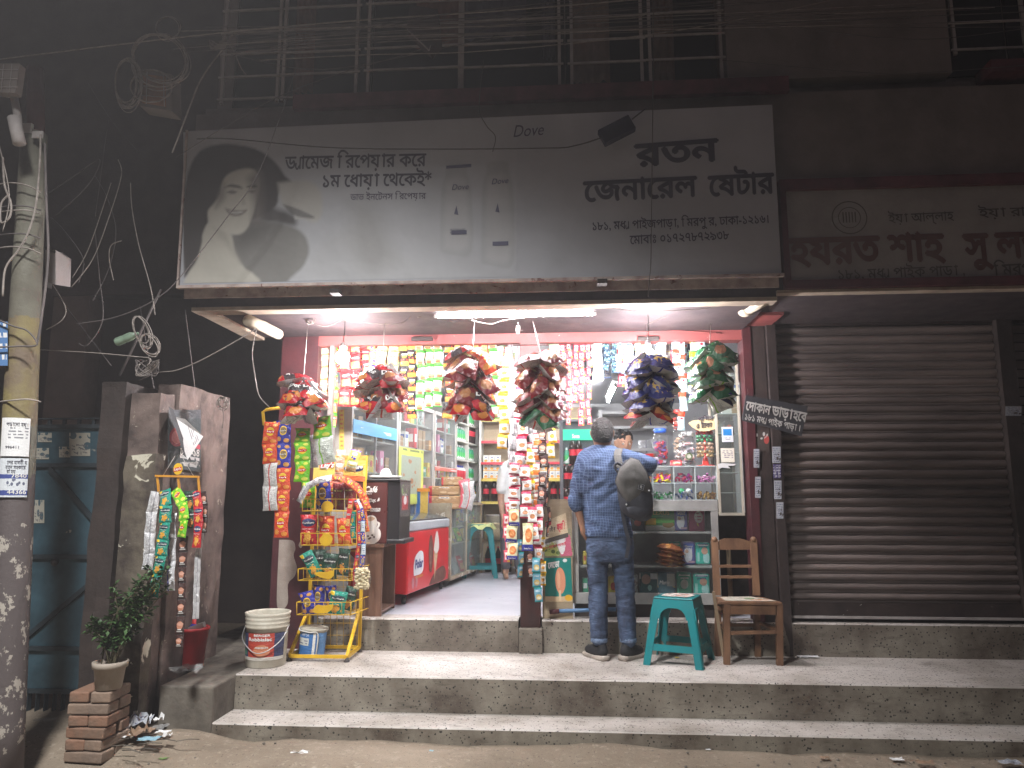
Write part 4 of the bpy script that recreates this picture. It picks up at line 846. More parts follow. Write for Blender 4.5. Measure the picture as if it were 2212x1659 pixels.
KN = dict(brown_foil='brown foil', red_chips='red chip', blue_chips='blue chip', green_chips='green chip', teal_curls='teal curl snack', dark_curls='dark green curl snack', red_curls='red curl snack', maroon_chips='dark maroon chip', red_nacho='red nacho', navy_curls='navy curl snack', green_nuts='dark green nut', noodles='red noodle', wafer='tan wafer', green_red='green and red snack', pasta='pale green pasta', yellow_blue='yellow and blue snack', black_snack='black and orange snack', lentil='white and green lentil', silver='silver backed', silver_green='green seamed silver', silver_red='red seamed silver', silver_blue='blue seamed silver', cake='white and red cake', cake_yellow='yellow cake', cake_orange='white and orange cake', cookie='cream smiling cookie', mini_cake='light blue mini cake', choc='black chocolate cake', sachet_red='red sachet', sachet_blue='pale blue sachet', sachet_dark='dark blue sachet', sachet_white='cream white sachet', sachet_green='pale green sachet', milk='red and blue milk powder', tasty='yellow and grey seasoning')
def strip(kinds, x, y0, y1, n, Y, wpx, where, back='silver', lean=0, curl=.0, flip=False, group=None, wob=.006, turn=0, words=True, cat='packet strip', drape=0):
    """packets joined one under the other; x,y in the picture on plane Y"""
    if isinstance(kinds, str): kinds = [kinds]
    top = at(x, y0, Y=Y); bot = at(x+lean, y1, Y=Y); w = wpx*(at(x+1, y0, Y=Y)-top).length; L = (top-bot).length; h = L/n
    t = thing('packet_strip', 'hanging strip of %s packets %s' % (' and '.join(dict.fromkeys(KN[k] for k in kinds)), where), cat, top, group or 'strips of packets hanging in the shop front')
    p = top.copy()
    for i in range(n):
        k = kinds[i % len(kinds)]; o = link('packet', packet_mesh(k, w, h*.99, None, back, i % 2, words), t)
        a = top.lerp(bot, i/n); dx = wob*math.sin(i*1.9+x); dy = curl*math.sin(i*1.3+x*.7)
        o.location = a-top+Vector((dx, dy+drape*math.sin(i/n*math.pi), 0)); o.rotation_euler = (R(random.uniform(-7, 7)), R(-4*math.sin(i*1.9+x)+random.uniform(-3, 3)), R(turn+random.uniform(-14, 14)))
        if flip and i % 2: o.rotation_euler.y += math.pi; o.location.z -= h
    return t
def chain(kinds, pts, wpx, label, cat='packet strip', back='silver', group='chip packet chains', turn=0, roll=None):
    """a chain of packets along a path of picture points (x, y, Y)"""
    P3 = [at(x, y, Y=Y) for x, y, Y in pts]; t = thing('packet_strip', label, cat, P3[0], group)
    w = wpx*(at(pts[0][0]+1, pts[0][1], Y=pts[0][2])-P3[0]).length
    for i in range(len(P3)-1):
        k = kinds[i % len(kinds)]; d = P3[i+1]-P3[i]; h = d.length
        z = -d.normalized(); x = Vector((1, 0, 0)); y = z.cross(x).normalized(); x = y.cross(z)
        m = Matrix((x, y, z)).transposed().to_4x4() @ Matrix.Rotation(R((turn if not isinstance(turn, list) else turn[i])+random.uniform(-10, 10)), 4, 'Z')
        bk = back if isinstance(back, str) else back[i % len(back)]
        o = link('packet', packet_mesh(k, w, h*1.02, None, bk, i % 2), t); o.rotation_euler = m.to_euler(); o.location = P3[i]-P3[0]
    return t

# ================================================================ curtain of strips behind the lintel
YL = 5.97; T0 = 726
def row(lst, grp='packet strips in a row under the lintel'):
    for k, x, y1, n, wd, wh in lst: strip(k, x, T0, y1, n, YL+random.uniform(-.012, .012), wd, wh, group=grp, words=(k in ('noodles',)))
row([('wafer', 703, 860, 5, 20, 'at the far left of the opening'), ('green_red', 723, 924, 7, 15, 'left of the left bulb'), ('noodles', 746, 878, 4, 26, 'right behind the left bulb'),
     ('noodles', 767, 878, 4, 24, 'just right of the left bulb'), ('noodles', 790, 890, 6, 19, 'third from the left bulb'), ('yellow_blue', 804, 883, 5, 19, 'beside the red noodle strips'),
     ('pasta', 826, 886, 5, 23, 'left one of the pale pair'), ('pasta', 850, 888, 5, 23, 'right one of the pale pair'), ('black_snack', 873, 892, 5, 21, 'left of the black pair'), ('black_snack', 889, 905, 6, 22, 'right of the black pair'),
     ('lentil', 909, 888, 5, 18, 'first of the white and green ones'), ('lentil', 928, 882, 5, 18, 'second of the white and green ones'), ('lentil', 947, 880, 5, 20, 'third of the white and green ones'),
     ('black_snack', 971, 905, 5, 25, 'beside the middle of the opening'), ('green_red', 990, 820, 3, 15, 'behind the big maroon bunch'), ('pasta', 1008, 830, 3, 20, 'behind the big maroon bunch'), ('noodles', 1028, 822, 3, 18, 'over the big maroon bunch'), ('noodles', 1048, 842, 3, 18, 'right of the maroon bunch top'),
     ('lentil', 1066, 905, 6, 20, 'right of the big maroon bunch'), ('sachet_green', 1083, 860, 6, 14, 'behind the cake strips'), ('silver', 1102, 800, 3, 19, 'left of the centre post'), ('silver', 1118, 805, 3, 17, 'touching the centre post')])
row([('sachet_green', 1192, 905, 9, 12, 'just right of the centre post'), ('sachet_green', 1204, 890, 8, 12, 'second right of the post'),
     ('sachet_red', 1216, 850, 7, 13, 'left one of the red ones'), ('sachet_red', 1229, 918, 12, 11, 'second of the red ones'), ('sachet_red', 1243, 870, 8, 12, 'third of the red ones'), ('sachet_red', 1256, 920, 11, 13, 'fourth of the red ones'), ('sachet_red', 1271, 917, 11, 11, 'last of the red ones'),
     ('sachet_white', 1290, 824, 5, 24, 'broad one by the red sachets'), ('sachet_dark', 1310, 800, 5, 17, 'left of the dark pair'), ('sachet_dark', 1325, 806, 6, 12, 'right of the dark pair'),
     ('sachet_blue', 1338, 806, 4, 11, 'first pale blue one'), ('sachet_blue', 1350, 808, 4, 11, 'second pale blue one'), ('sachet_blue', 1362, 806, 4, 11, 'third pale blue one'), ('wafer', 1376, 792, 3, 14, 'left of the right bulb'),
     ('sachet_white', 1430, 850, 6, 22, 'behind the right bulb'), ('milk', 1462, 842, 4, 20, 'tall one right of the bulb'), ('milk', 1474, 930, 5, 16, 'long one above the jars'), ('tasty', 1496, 850, 4, 20, 'beside the milk powder strips'), ('milk', 1514, 775, 1, 20, 'short one behind the green bunch')], 'sachet strips in a row right of the post')

rq = random.Random(31)
for k, x in enumerate(list(range(712, 1112, 17))+list(range(1198, 1400, 16))+list(range(1424, 1560, 17))):
    kd = ['wafer', 'noodles', 'pasta', 'lentil', 'black_snack', 'green_red', 'yellow_blue'][k % 7] if x < 1112 else ['sachet_green', 'sachet_blue', 'sachet_white', 'sachet_red', 'milk', 'sachet_dark'][k % 6]
    strip(kd, x, T0, T0+rq.uniform(55, 115), 4, 6.10+rq.uniform(0, .05), 17, 'in rear row %s' % ('left of the post' if x < 1112 else 'right of the post'), group='rear row of packet strips', words=False)

# ================================================================ strips tied round the centre post
for k, x, y0, y1, n, wd, Y, wh, kw in [
    ('cake_yellow', 1088, 790, 970, 6, 22, 5.80, 'left of the centre post', {}),
    ('silver', 1108, 800, 1010, 6, 20, 5.78, 'hanging left of the centre post', {}),
    ('cake', 1126, 800, 1015, 6, 23, 5.74, 'down the front of the post', {}),
    ('cake', 1112, 1000, 1105, 4, 23, 5.66, 'lower left on the post', dict(flip=True)),
    ('cake', 1136, 1005, 1120, 4, 22, 5.64, 'lower middle on the post', {}),
    ('sachet_red', 1095, 1085, 1215, 5, 14, 5.72, 'at the left edge of the post bundle', {}),
    ('cake_orange', 1158, 935, 1095, 5, 19, 5.70, 'right front of the post', {}),
    ('cake_yellow', 1149, 970, 1105, 4, 20, 5.70, 'middle of the post bundle', {}),
    ('choc', 1172, 925, 1010, 3, 21, 5.70, 'under the right maroon bunch', {}),
    ('cake_yellow', 1189, 925, 990, 2, 19, 5.72, 'short one under the right bunch', {}),
    ('choc', 1183, 1000, 1160, 5, 15, 5.74, 'round packs at the right edge of the post', dict(turn=60)),
    ('cake', 1163, 1090, 1210, 4, 18, 5.66, 'lower right on the post', {}),
    ('cake', 1118, 860, 1000, 5, 22, 5.82, 'behind the front cake strip', dict(turn=20)), ('cake_orange', 1140, 955, 1060, 3, 19, 5.76, 'upper middle on the post', {}), ('choc', 1170, 1020, 1110, 3, 18, 5.68, 'right middle on the post', {}), ('silver', 1150, 900, 1010, 3, 20, 5.80, 'against the post face', {}), ('cake', 1150, 1095, 1170, 2, 21, 5.60, 'low in the middle of the bundle', {}),
    ('cookie', 1108, 1100, 1209, 3, 25, 5.60, 'low on the left of the post', {}),
    ('cookie', 1140, 1130, 1190, 1, 24, 5.58, 'single one in the middle of the post', {}),
    ('mini_cake', 1124, 1165, 1248, 3, 19, 5.64, 'lowest left of the post', dict(turn=50)),
    ('choc', 1144, 1185, 1248, 2, 17, 5.64, 'lowest middle of the post', {}),
    ('mini_cake', 1160, 1205, 1301, 3, 18, 5.62, 'reaching lowest by the post', {}),
    ('cake_yellow', 1172, 1160, 1265, 4, 13, 5.72, 'narrow yellow one by the poster', {})]:
    strip(k, x, y0, y1, n, Y, wd, wh, group='packet strips tied round the centre post', **kw)

m_string = newmat('pale_string', (.5, .47, .44), .7)
# ================================================================ bunches of chip bags
def bunch(name_label, cx, y0, y1, rpx, Y, kinds, seed, n=16, bag=(.15, .20), sz=1.0, back='silver', strng=None):
    rnd = random.Random(seed); top = at(cx, y0, Y=Y); bot = at(cx, y1, Y=Y); Rm = rpx*(at(cx+1, y0, Y=Y)-top).length
    t = thing('bag_bunch', name_label, 'chip bags', top, 'bunches of chip bags')
    H = top.z-bot.z
    for i in range(n):
        f = (i+.5)/n; zc = -H*.04-f*(H-.11)*.97; ang = i*2.399+seed+rnd.uniform(-.35, .35)
        env = (.62+.62*math.sin(math.pi*min(1, f*1.0+.10)))
        k = kinds[rnd.randrange(len(kinds))] if not callable(kinds) else kinds(f, rnd)
        w, h = bag[0]*rnd.uniform(.85, 1.1)*sz, bag[1]*rnd.uniform(.85, 1.05)*sz
        me = packet_mesh(k, round(bag[0]*sz, 3), round(bag[1]*sz, 3), .085*sz, back, i % 3, True)
        o = link('chip_bag', me, t)
        # the bag hangs from a gathered end at the string: its top end at the axis, its face turned out and tipped
        tilt = R(rnd.uniform(28, 74)); spin = R(rnd.uniform(-38, 38))
        m = Matrix.Rotation(ang, 4, 'Z') @ Matrix.Rotation(-tilt, 4, 'X') @ Matrix.Rotation(spin, 4, 'Y')
        o.rotation_euler = m.to_euler(); s_ = min(1.1, max(.62, Rm*env/(bag[1]*sz*.62)))
        o.scale = (s_, s_, s_); o.location = (0, 0, zc+.06)
    MB().tube([(0, 0, -H+.1), (0, 0, .02), strng and (at(*strng, Y=5.5)-top) or (0, 0, .3)], .0025, 4).build('string', m_string, t, (0, 0, 0))
    return t
bunch('bunch of red nacho bags hanging outermost on the left', 655, 826, 925, 62, 5.05, ['red_nacho'], 3, 20, (.15, .17), 1.0, 'silver', (665, 700))
bunch('bunch of dark maroon chip bags in front of the black and orange strips', 828, 800, 915, 55, 5.15, ['maroon_chips', 'maroon_chips', 'red_nacho'], 11, 20, (.15, .19), 1, 'silver_red', (830, 690))
bunch('largest bunch of maroon and red chip bags left of the centre post', 1022, 760, 925, 62, 5.1, ['maroon_chips', 'maroon_chips', 'red_nacho', 'red_chips'], 5, 30, (.15, .20), 1, 'silver_red', (1025, 690))
bunch('tall bunch of dark maroon chip bags in front of the centre post', 1168, 768, 955, 50, 5.1, lambda f, r: 'maroon_chips' if f < .8 else 'green_nuts', 8, 30, (.14, .19), 1, 'silver_red', (1150, 690))
bunch('bunch of navy blue and yellow snack bags under the right bulb', 1403, 780, 945, 60, 5.12, lambda f, r: 'navy_curls' if f < .82 else ('red_nacho' if r.random() < .6 else 'maroon_chips'), 4, 34, (.14, .19), 1, 'silver_blue', (1397, 700))
bunch('bunch of dark green nut snack bags at the right of the opening', 1533, 755, 905, 52, 5.2, lambda f, r: 'green_nuts' if f < .85 else 'navy_curls', 6, 28, (.14, .18), 1, 'silver_green', (1535, 700))

# ================================================================ chains of chip packets left of the snack rack
YH = 5.3
HG = thing('display_hanger', 'yellow plastic hanger bracket above the red and blue chip chains', 'hanger', at(570, 915, Y=YH))
m_yel = grunge('yellow_plastic', (.72, .45, .03), (.55, .34, .03), 8, r=.4, bump=.05)
b = MB(); pts = ppath([(570, 918), (568, 890), (576, 885), (640, 876)], YH); b.tube(pts, .012, 6); b.tube(ppath([(570, 918), (640, 905)], YH), .01, 6); b.build('bracket', m_yel, HG)
chain(['red_chips', 'red_chips', 'silver_red', 'silver_red'], [(588, 912, 5.2), (582, 958, 5.2), (584, 1000, 5.2), (583, 1050, 5.2), (583, 1102, 5.2)], 33, 'leftmost chip chain turning its white backs out below', back='silver_red')
chain(['blue_chips', 'blue_chips', 'red_chips', 'red_chips', 'red_chips'], [(613, 908, 5.22), (613, 958, 5.22), (612, 1010, 5.22), (611, 1058, 5.22), (609, 1105, 5.22), (607, 1160, 5.22)], 32, 'chip chain with two blue packets over three red ones', back='silver_blue')
chain(['green_chips']*3, [(655, 925, 5.1), (653, 955, 5.1), (654, 995, 5.1), (652, 1040, 5.1)], 36, 'chip chain of three green packets beside the yellow header')
chain(['green_chips', 'silver_green'], [(694, 900, 5.12), (698, 945, 5.12), (706, 1000, 5.12)], 44, 'green chip chain showing its white back by the header')
chain(['silver', 'silver'], [(672, 940, 5.3), (676, 980, 5.3), (676, 1010, 5.3)], 26, 'grey packet backs hanging behind the green chain', back='green_chips')

# ================================================================ hanger with packet chains on the left wall
HL = thing('display_hanger', 'orange yellow hanger frame with a round logo disc on the left pier', 'hanger', at(384, 1018, Y=4.4))
YQ = 4.42; b = MB(); b.bar(at(337, 1028, Y=YQ), at(430, 1030, Y=YQ), .028, .012)
for x in (340, 385, 428): b.bar(at(x, 1030, Y=YQ), at(x+3, 1062, Y=YQ), .012, .01)
b.build('frame', grunge('orange_plastic', (.62, .30, .03), (.45, .2, .03), 7, r=.45, bump=.05), HL)
b = MB(); c = at(384, 1013, Y=YQ-.01); b.poly([c+Vector((.028*math.cos(a*.35), 0, .036*math.sin(a*.35))) for a in range(18)], (0, -1, 0), 0, .006)
b.quad(*[c+Vector((x, -.001, z)) for x, z in ((-.024, -.018), (.024, -.010), (.024, .014), (-.024, .006))], m=1); text(b, "Lay's", c+Vector((-.021, -.002, -.010)), c+Vector((.021, -.002, -.004)), .014, (0, 0, 1), 2, .03, .0015, .1, nrm=(0, -1, 0)); b.build('logo_disc', [m_yel, newmat('logo_red', RD, .5), m_txt], HL)
b = MB()
for x0, x1 in ((352, 378), (418, 392)): b.tube(ppath([(x0, 1028), (x1, 985)], YQ), .0015, 4)
b.build('string', m_string, HL)
G5 = 'packet chains on the left hanger'
chain(['teal_curls']*7, [(357, 1058, 4.40), (358, 1092, 4.36), (357, 1128, 4.36), (352, 1165, 4.36), (348, 1200, 4.36), (340, 1240, 4.36), (330, 1288, 4.36)], 26, 'teal curl snack chain in front on the left hanger', group=G5)
chain(['silver', 'silver', 'silver', 'silver'], [(338, 1062, 4.44), (328, 1105, 4.44), (324, 1150, 4.44), (322, 1195, 4.44), (318, 1230, 4.44)], 22, 'chain of grey packet backs at the left of the hanger', group=G5, back='teal_curls', turn=25)
chain(['silver_blue']*4, [(368, 1110, 4.46), (366, 1155, 4.46), (364, 1165, 4.44), (364, 1213, 4.44), (362, 1275, 4.44)][0:1]+[(366, 1162, 4.44), (364, 1213, 4.44), (362, 1275, 4.44)], 30, 'chain of white packet backs with a blue seam', group=G5, back='teal_curls')
chain(['green_chips']*3, [(376, 1058, 4.42), (394, 1085, 4.38), (398, 1122, 4.36), (392, 1160, 4.36)], 25, 'green chip chain curving over the left hanger', group=G5, turn=-15)
chain(['dark_curls']*3, [(410, 1060, 4.42), (412, 1100, 4.42), (414, 1140, 4.42)], 24, 'dark curl snack chain on the left hanger', group=G5)
chain(['red_curls']*4, [(424, 1060, 4.42), (428, 1095, 4.40), (429, 1130, 4.40), (424, 1182, 4.40)], 20, 'red curl snack chain on the left hanger', group=G5)
chain(['choc']*8, [(395, 1140, 4.42), (396, 1158, 4.42), (395, 1190, 4.42), (394, 1222, 4.42), (393, 1256, 4.42), (392, 1292, 4.42), (391, 1328, 4.42), (388, 1368, 4.42), (387, 1398, 4.42)][1:], 20, 'long black chocolate cake chain reaching into the red bucket', group=G5)
chain(['silver']*7, [(437, 1130, 4.46), (432, 1165, 4.46), (428, 1200, 4.46), (426, 1235, 4.46), (425, 1268, 4.46), (424, 1300, 4.46), (423, 1336, 4.46)], 13, 'thin chain of grey wrapped cakes at the right of the hanger', group=G5, back='choc', turn=30)
chain(['choc']*4, [(438, 1062, 4.44), (442, 1090, 4.44), (442, 1118, 4.44), (440, 1150, 4.44)], 13, 'short dark chain at the right end of the left hanger', group=G5, turn=30)
# ================================================================ goods used in many places
m_alu = grunge('aluminium', (.52, .52, .52), (.40, .40, .40), 8, r=.4, metal=.3, bump=.05)
m_alud = grunge('dull_aluminium', (.42, .42, .41), (.30, .30, .29), 8, r=.5, metal=.2, bump=.1)
m_board = grunge('shelf_board', (.60, .58, .54), (.48, .46, .42), 4, r=.5, bump=.05)
m_wood = grunge('shelf_wood', (.42, .33, .22), (.34, .26, .17), 4, r=.6, bump=.1, stretch=(1, 1, 8))
G1 = glass('cabinet_glass', (.96, .98, .98), .03, .1); G2 = glass('old_case_glass', (.82, .86, .84), .10, .3); JAR = glass('clear_jar', (.97, .98, .98), .04, .1)
def pmat(n, base, *ly, **k): return printed(n, base, list(ly), **k)
PB = [pmat('goods_green', (.05, .35, .2), ('r', .5, .6, .35, .15, W_), r=.4), pmat('goods_white', (.75, .75, .73), ('r', .5, .7, .4, .12, (.05, .1, .4)), r=.4), pmat('goods_red', (.5, .05, .06), ('r', .5, .5, .35, .2, W_), r=.4),
      pmat('goods_orange', (.75, .75, .72), ('e', .5, .3, .3, .16, (.8, .35, .05)), ('r', .5, .05, .5, .06, (.8, .4, .05)), ('r', .5, .7, .2, .05, (.1, .1, .3)), r=.4), pmat('goods_blue', (.03, .06, .35), ('r', .5, .5, .2, .2, W_), r=.3),
      pmat('goods_brown', (.42, .26, .13), ('r', .5, .5, .5, .05, (.55, .42, .28)), r=.7), pmat('goods_pink', (.7, .25, .4), ('e', .5, .5, .3, .2, W_), r=.4), pmat('goods_yellow', (.72, .55, .06), ('e', .5, .5, .3, .2, (.6, .1, .05)), r=.4), pmat('goods_clear', (.5, .52, .52), ('n', .5, .5, .5, .5, (.25, .18, .14), 5, 5), r=.3), pmat('goods_dark', (.05, .04, .045), ('e', .5, .5, .3, .2, (.5, .1, .05)), r=.3)]
SW = MB().box((-.5, -.5, 0), (.5, .5, 1))
def carton_mesh(i, w, d, h):
    k = ('carton', i, round(w, 3), round(d, 3), round(h, 3))
    if k not in MC:
        b = MB(); b.box((-w/2, -d/2, 0), (w/2, d/2, h)); MC[k] = b.mesh('carton', PB[i])
    return MC[k]
m_cola = newmat('dark_drink', (.02, .008, .006), .1); m_cap = newmat('red_cap', (.5, .02, .02), .4); m_lab = pmat('red_white_label', (.55, .02, .04), ('r', .5, .5, .5, .12, W_), r=.4)
m_vim = newmat('green_bottle', (.03, .30, .16), .3); m_blueb = newmat('blue_bottle', (.03, .05, .42), .3); m_whb = newmat('white_bottle', (.7, .72, .72), .35)
def bottle_mesh(kind):
    k = ('bottle', kind)
    if k in MC: return MC[k]
    b = MB()
    if kind == 'cola': b.lathe([(.038, 0), (.043, .01), (.043, .10), (.039, .13), (.043, .17), (.041, .21), (.028, .25), (.013, .285), (.013, .295), (.015, .297), (.015, .315), (.0001, .316)], 12, ms=[0, 0, 1, 1, 0, 0, 0, 0, 2, 2, 2]); mt = [m_cola, m_lab, m_cap]
    elif kind == 'green': b.lathe([(.034, 0), (.036, .01), (.036, .10), (.030, .14), (.012, .165), (.012, .19), (.0001, .191)], 10, sy=.6, ms=[0, 1, 0, 0, 2, 2]); mt = [m_vim, pmat('green_label', W_, ('e', .5, .5, .5, .3, (.05, .4, .1))), m_whb]
    elif kind == 'blue': b.lathe([(.045, 0), (.05, .01), (.05, .16), (.03, .21), (.015, .23), (.015, .26), (.0001, .261)], 10, sy=.6, ms=[0, 1, 0, 0, 2, 2]); mt = [m_blueb, m_blueb, m_cap]
    else: b.lathe([(.03, 0), (.032, .01), (.032, .12), (.022, .15), (.012, .16), (.012, .185), (.0001, .186)], 10, ms=[0, 1, 0, 0, 2, 2]); mt = [m_whb, m_lab, m_blueb]
    MC[k] = b.mesh('bottle', mt); return MC[k]
def put(name, me, loc, label, cat, group=None, rz=0, rot=None): return tag(link(name, me, None, loc, rot or (0, 0, rz)), label, cat, group)

# ---------------------------------------------------------------- shelving along the left wall (it stands slightly skew)
A_, B_ = Vector((-1.85, 6.32, 0)), Vector((-1.19, 10.2, 0)); DX = (B_-A_).normalized(); NN = Vector((DX.y, -DX.x, 0)); LEN = (B_-A_).length
def sx_of(px, z=1.6):
    """distance along the shelving line of the point seen at picture x"""
    d = ray(px, 1000); lo_, hi_ = 0, LEN*1.2
    for _ in range(40):
        s = (lo_+hi_)/2; p = A_+DX*s
        q = p+Vector((0, 0, z))-CAM; xx = CX+F*q.dot(RT)/q.dot(FW)
        if xx < px: lo_ = s
        else: hi_ = s
    return lo_
def L3(s, depth, z): return A_+DX*s-NN*depth+Vector((0, 0, z))
def lbox(b, s0, s1, d0, d1, z0, z1, m=0):
    vs = [L3(s, d, z) for z in (z0, z1) for s, d in ((s0, d0), (s1, d0), (s1, d1), (s0, d1))]
    b.add(vs, [(0,1,5,4),(1,2,6,5),(2,3,7,6),(3,0,4,7),(4,5,6,7),(3,2,1,0)], m, [[(0,0),(1,0),(1,1),(0,1)]]*6)
units = [(738, 858), (860, 936), (938, 984)]
names = ['nearest glass fronted cabinet behind the coffee machine', 'middle glass fronted cabinet with the yellow green poster', 'far glass fronted cabinet on the left wall']
ANG = math.atan2(DX.y, DX.x)
cab_s = []
for (xa, xb), nm in zip(units, names):
    s0, s1 = sx_of(xa), sx_of(xb); s1 = min(s1, LEN-.05); cab_s.append((s0, s1))
    t = thing('glass_cabinet', nm, 'cabinet', L3((s0+s1)/2, 0, ZI), 'glass cabinets on the left wall')
    b = MB(); D = .36
    lbox(b, s0, s0+.03, 0, D, ZI, 2.45); lbox(b, s1-.03, s1, 0, D, ZI, 2.45); lbox(b, s0+.03, s1-.03, D-.02, D, ZI, 2.45); lbox(b, s0, s1, 0, D, 2.45, 2.49); lbox(b, s0+.03, s1-.03, .0, .03, 1.05, 1.13)
    b.build('carcass', m_board, t)
    for z in (1.13, 1.42, 1.72, 2.02, 2.28):
        b = MB(); lbox(b, s0+.03, s1-.03, .03, D-.02, z-.012, z); b.build('shelf', m_board, t)
    n = max(1, round((s1-s0)/.5)); 
    for k in range(n):
        a, c = s0+.03+(s1-s0-.06)*k/n, s0+.03+(s1-s0-.06)*(k+1)/n
        b = MB(); lbox(b, a+.004, c-.004, .008, .013, 1.135, 2.44); d = b.build('glass_door', G1, t)
        b = MB(); lbox(b, c-.012, c, .0, .02, 1.13, 2.44); b.build('door_stile', m_alu, t)
rr = random.Random(5)
lab = ['cardboard soap carton', 'white medicine carton', 'red toothpaste carton', 'orange juice carton', 'blue milk carton', 'brown cardboard box', 'pink biscuit packet', 'yellow tea packet', 'clear bag of lentils', 'dark cosmetics box']
for ci, (s0, s1) in enumerate(cab_s):
    for zi_, z in enumerate((1.13, 1.42, 1.72, 2.02, 2.28)):
        s = s0+.08
        while s < s1-.1:
            r = rr.random(); w = rr.uniform(.06, .12)
            if z > 2.2: w *= 1.1
            if r < .30: k = rr.choice(['white', 'green', 'cola']); h = None
            else:
                k = rr.choice([0, 1, 1, 2, 3, 5, 5, 6, 7, 8, 8, 9]); h = min(.22, rr.uniform(.08, .24)) if z < 2.2 else .14
            hz = rr.uniform(.05, .14)
            if h is None and not (k == 'cola' and z == 2.28):
                put('bottle', bottle_mesh(k), L3(s+w/2, hz, z), '%s bottle standing behind the cabinet glass' % {'white': 'white shampoo', 'green': 'green dish soap', 'cola': 'dark cola'}[k], 'bottle', '%s bottles behind the cabinet glass' % k, ANG)
                w = .08
            elif h is not None:
                wr_ = rr.choice([.07, .09, .11]); hr = round(h*20)/20+.01
                put('carton', carton_mesh(k, wr_, .1, hr), L3(s+w/2, hz, z), '%s standing behind the cabinet glass' % lab[k], 'carton', '%s behind the cabinet glass' % lab[k], ANG)
            s += w+.015+(rr.random() < .12)*.08
# blue header strips and posters on the cabinets
m_bluehd = pmat('blue_header_print', (.10, .38, .72), ('s', .5, .5, .35, .25, (.7, .8, .9), 2), r=.5, wr=0)
b = MB(); lbox(b, cab_s[0][0]+.02, cab_s[0][1]-.05, -.006, -.001, 2.05, 2.17); tag(b.build('header_strip', m_bluehd), 'long blue printed strip across the nearest glass cabinet', 'strip')
m_yg = pmat('yellow_green_poster', (.62, .70, .15), ('r', .5, .52, .40, .34, (.36, .42, .34)), ('n', .4, .5, .3, .3, (.42, .20, .10), 6, 8), ('e', .22, .25, .12, .10, (.75, .65, .5)), ('s', .55, .93, .4, .05, (.2, .25, .1), 8), r=.4, wr=.1)
b = MB(); s0, s1 = sx_of(858), sx_of(912)
b.quad(L3(s0, -.01, 1.42), L3(s1, -.01, 1.42), L3(s1, -.01, 2.0), L3(s0, -.01, 2.0)); tag(b.build('cabinet_poster', m_yg), 'yellow green poster hanging on the middle glass cabinet', 'poster')
b = MB(); lbox(b, cab_s[2][0], cab_s[2][1], -.01, -.002, 1.80, 1.85); tag(b.build('price_strip', pmat('red_white_strip', (.7, .2, .15), ('s', .5, .5, .5, .4, W_, 2), r=.5)), 'red and white price strip on the far glass cabinet', 'strip')
m_yst = pmat('yellow_strip', (.75, .6, .1), ('s', .5, .5, .3, .5, (.6, .1, .05), 14), r=.5, wr=0)
b = MB(); b.quad(at(733, 1018, Y=6.3), at(743, 1018, Y=6.3), at(743, 885, Y=6.3), at(733, 885, Y=6.3)); tag(b.build('side_strip', m_yst), 'narrow yellow printed strip beside the nearest cabinet', 'strip')
# open shelves beyond, and along the back wall
OS = thing('open_shelves', 'open shelves with green bottles on the far left wall', 'shelves', L3(LEN-.5, 0, ZI)); b = MB()
so0 = cab_s[2][1]+.02; so1 = LEN+.05; D = .36
for s in (so0, (so0+so1)/2, so1-.03): lbox(b, s, s+.03, 0, D, ZI, 2.7)
b.build('uprights', m_board, OS)
ZS = (1.13, 1.45, 1.72, 1.98, 2.22, 2.46)
for z in ZS:
    b = MB(); lbox(b, so0, so1, 0.001, D-.02, z-.02, z); b.build('shelf', m_board, OS)
b = MB(); lbox(b, so0, so1, D-.02, D, ZI, 2.7); b.build('back_panel', m_wood, OS)
for zi_, z in enumerate(ZS):
    s = so0+.07
    while s < so1-.06:
        k = ['green', 'green', 'white', 'green', 'green', 'cola'][(zi_+int(s*2)) % 6] if zi_ > 1 else None
        if k: put('bottle', bottle_mesh(k), L3(s, .06, z), '%s bottle on the open far left shelves' % {'white': 'white', 'green': 'green', 'cola': 'dark'}[k], 'bottle', '%s bottles on the open far left shelves' % k, ANG); s += .075
        else:
            o = put('packet', packet_mesh(rr.choice(['green_chips', 'noodles', 'yellow_blue', 'blue_chips', 'teal_curls']), .11, .15, words=False), L3(s, .04, z+.15+rr.uniform(0, .08)), 'loose colourful packet heaped on the low far left shelves', 'packet', 'packets heaped on the far left shelves', ANG+rr.uniform(-.3, .3), None); s += .055
BSX0, BSX1, YB = -1.15, .35, 10.0
BS = thing('back_shelves', 'brown backed shelves with red price rails on the back wall', 'shelves', (-.4, YB, ZI)); b = MB()
for x in (BSX0, -.45, .32): b.box((x, YB, ZI), (x+.03, YB+.34, 2.75))
b.build('uprights', m_board, BS); b = MB(); b.box((BSX0+.03, YB+.32, ZI), (BSX1, YB+.34, 2.75)); b.build('back_panel', m_wood, BS)
m_rrail = pmat('red_rail_print', (.55, .04, .06), ('s', .5, .5, .4, .3, W_, 1.5), r=.5, wr=0); m_yrail = pmat('yellow_rail_print', (.7, .55, .12), ('s', .5, .5, .4, .3, (.5, .1, .05), 1.5), r=.5, wr=0)
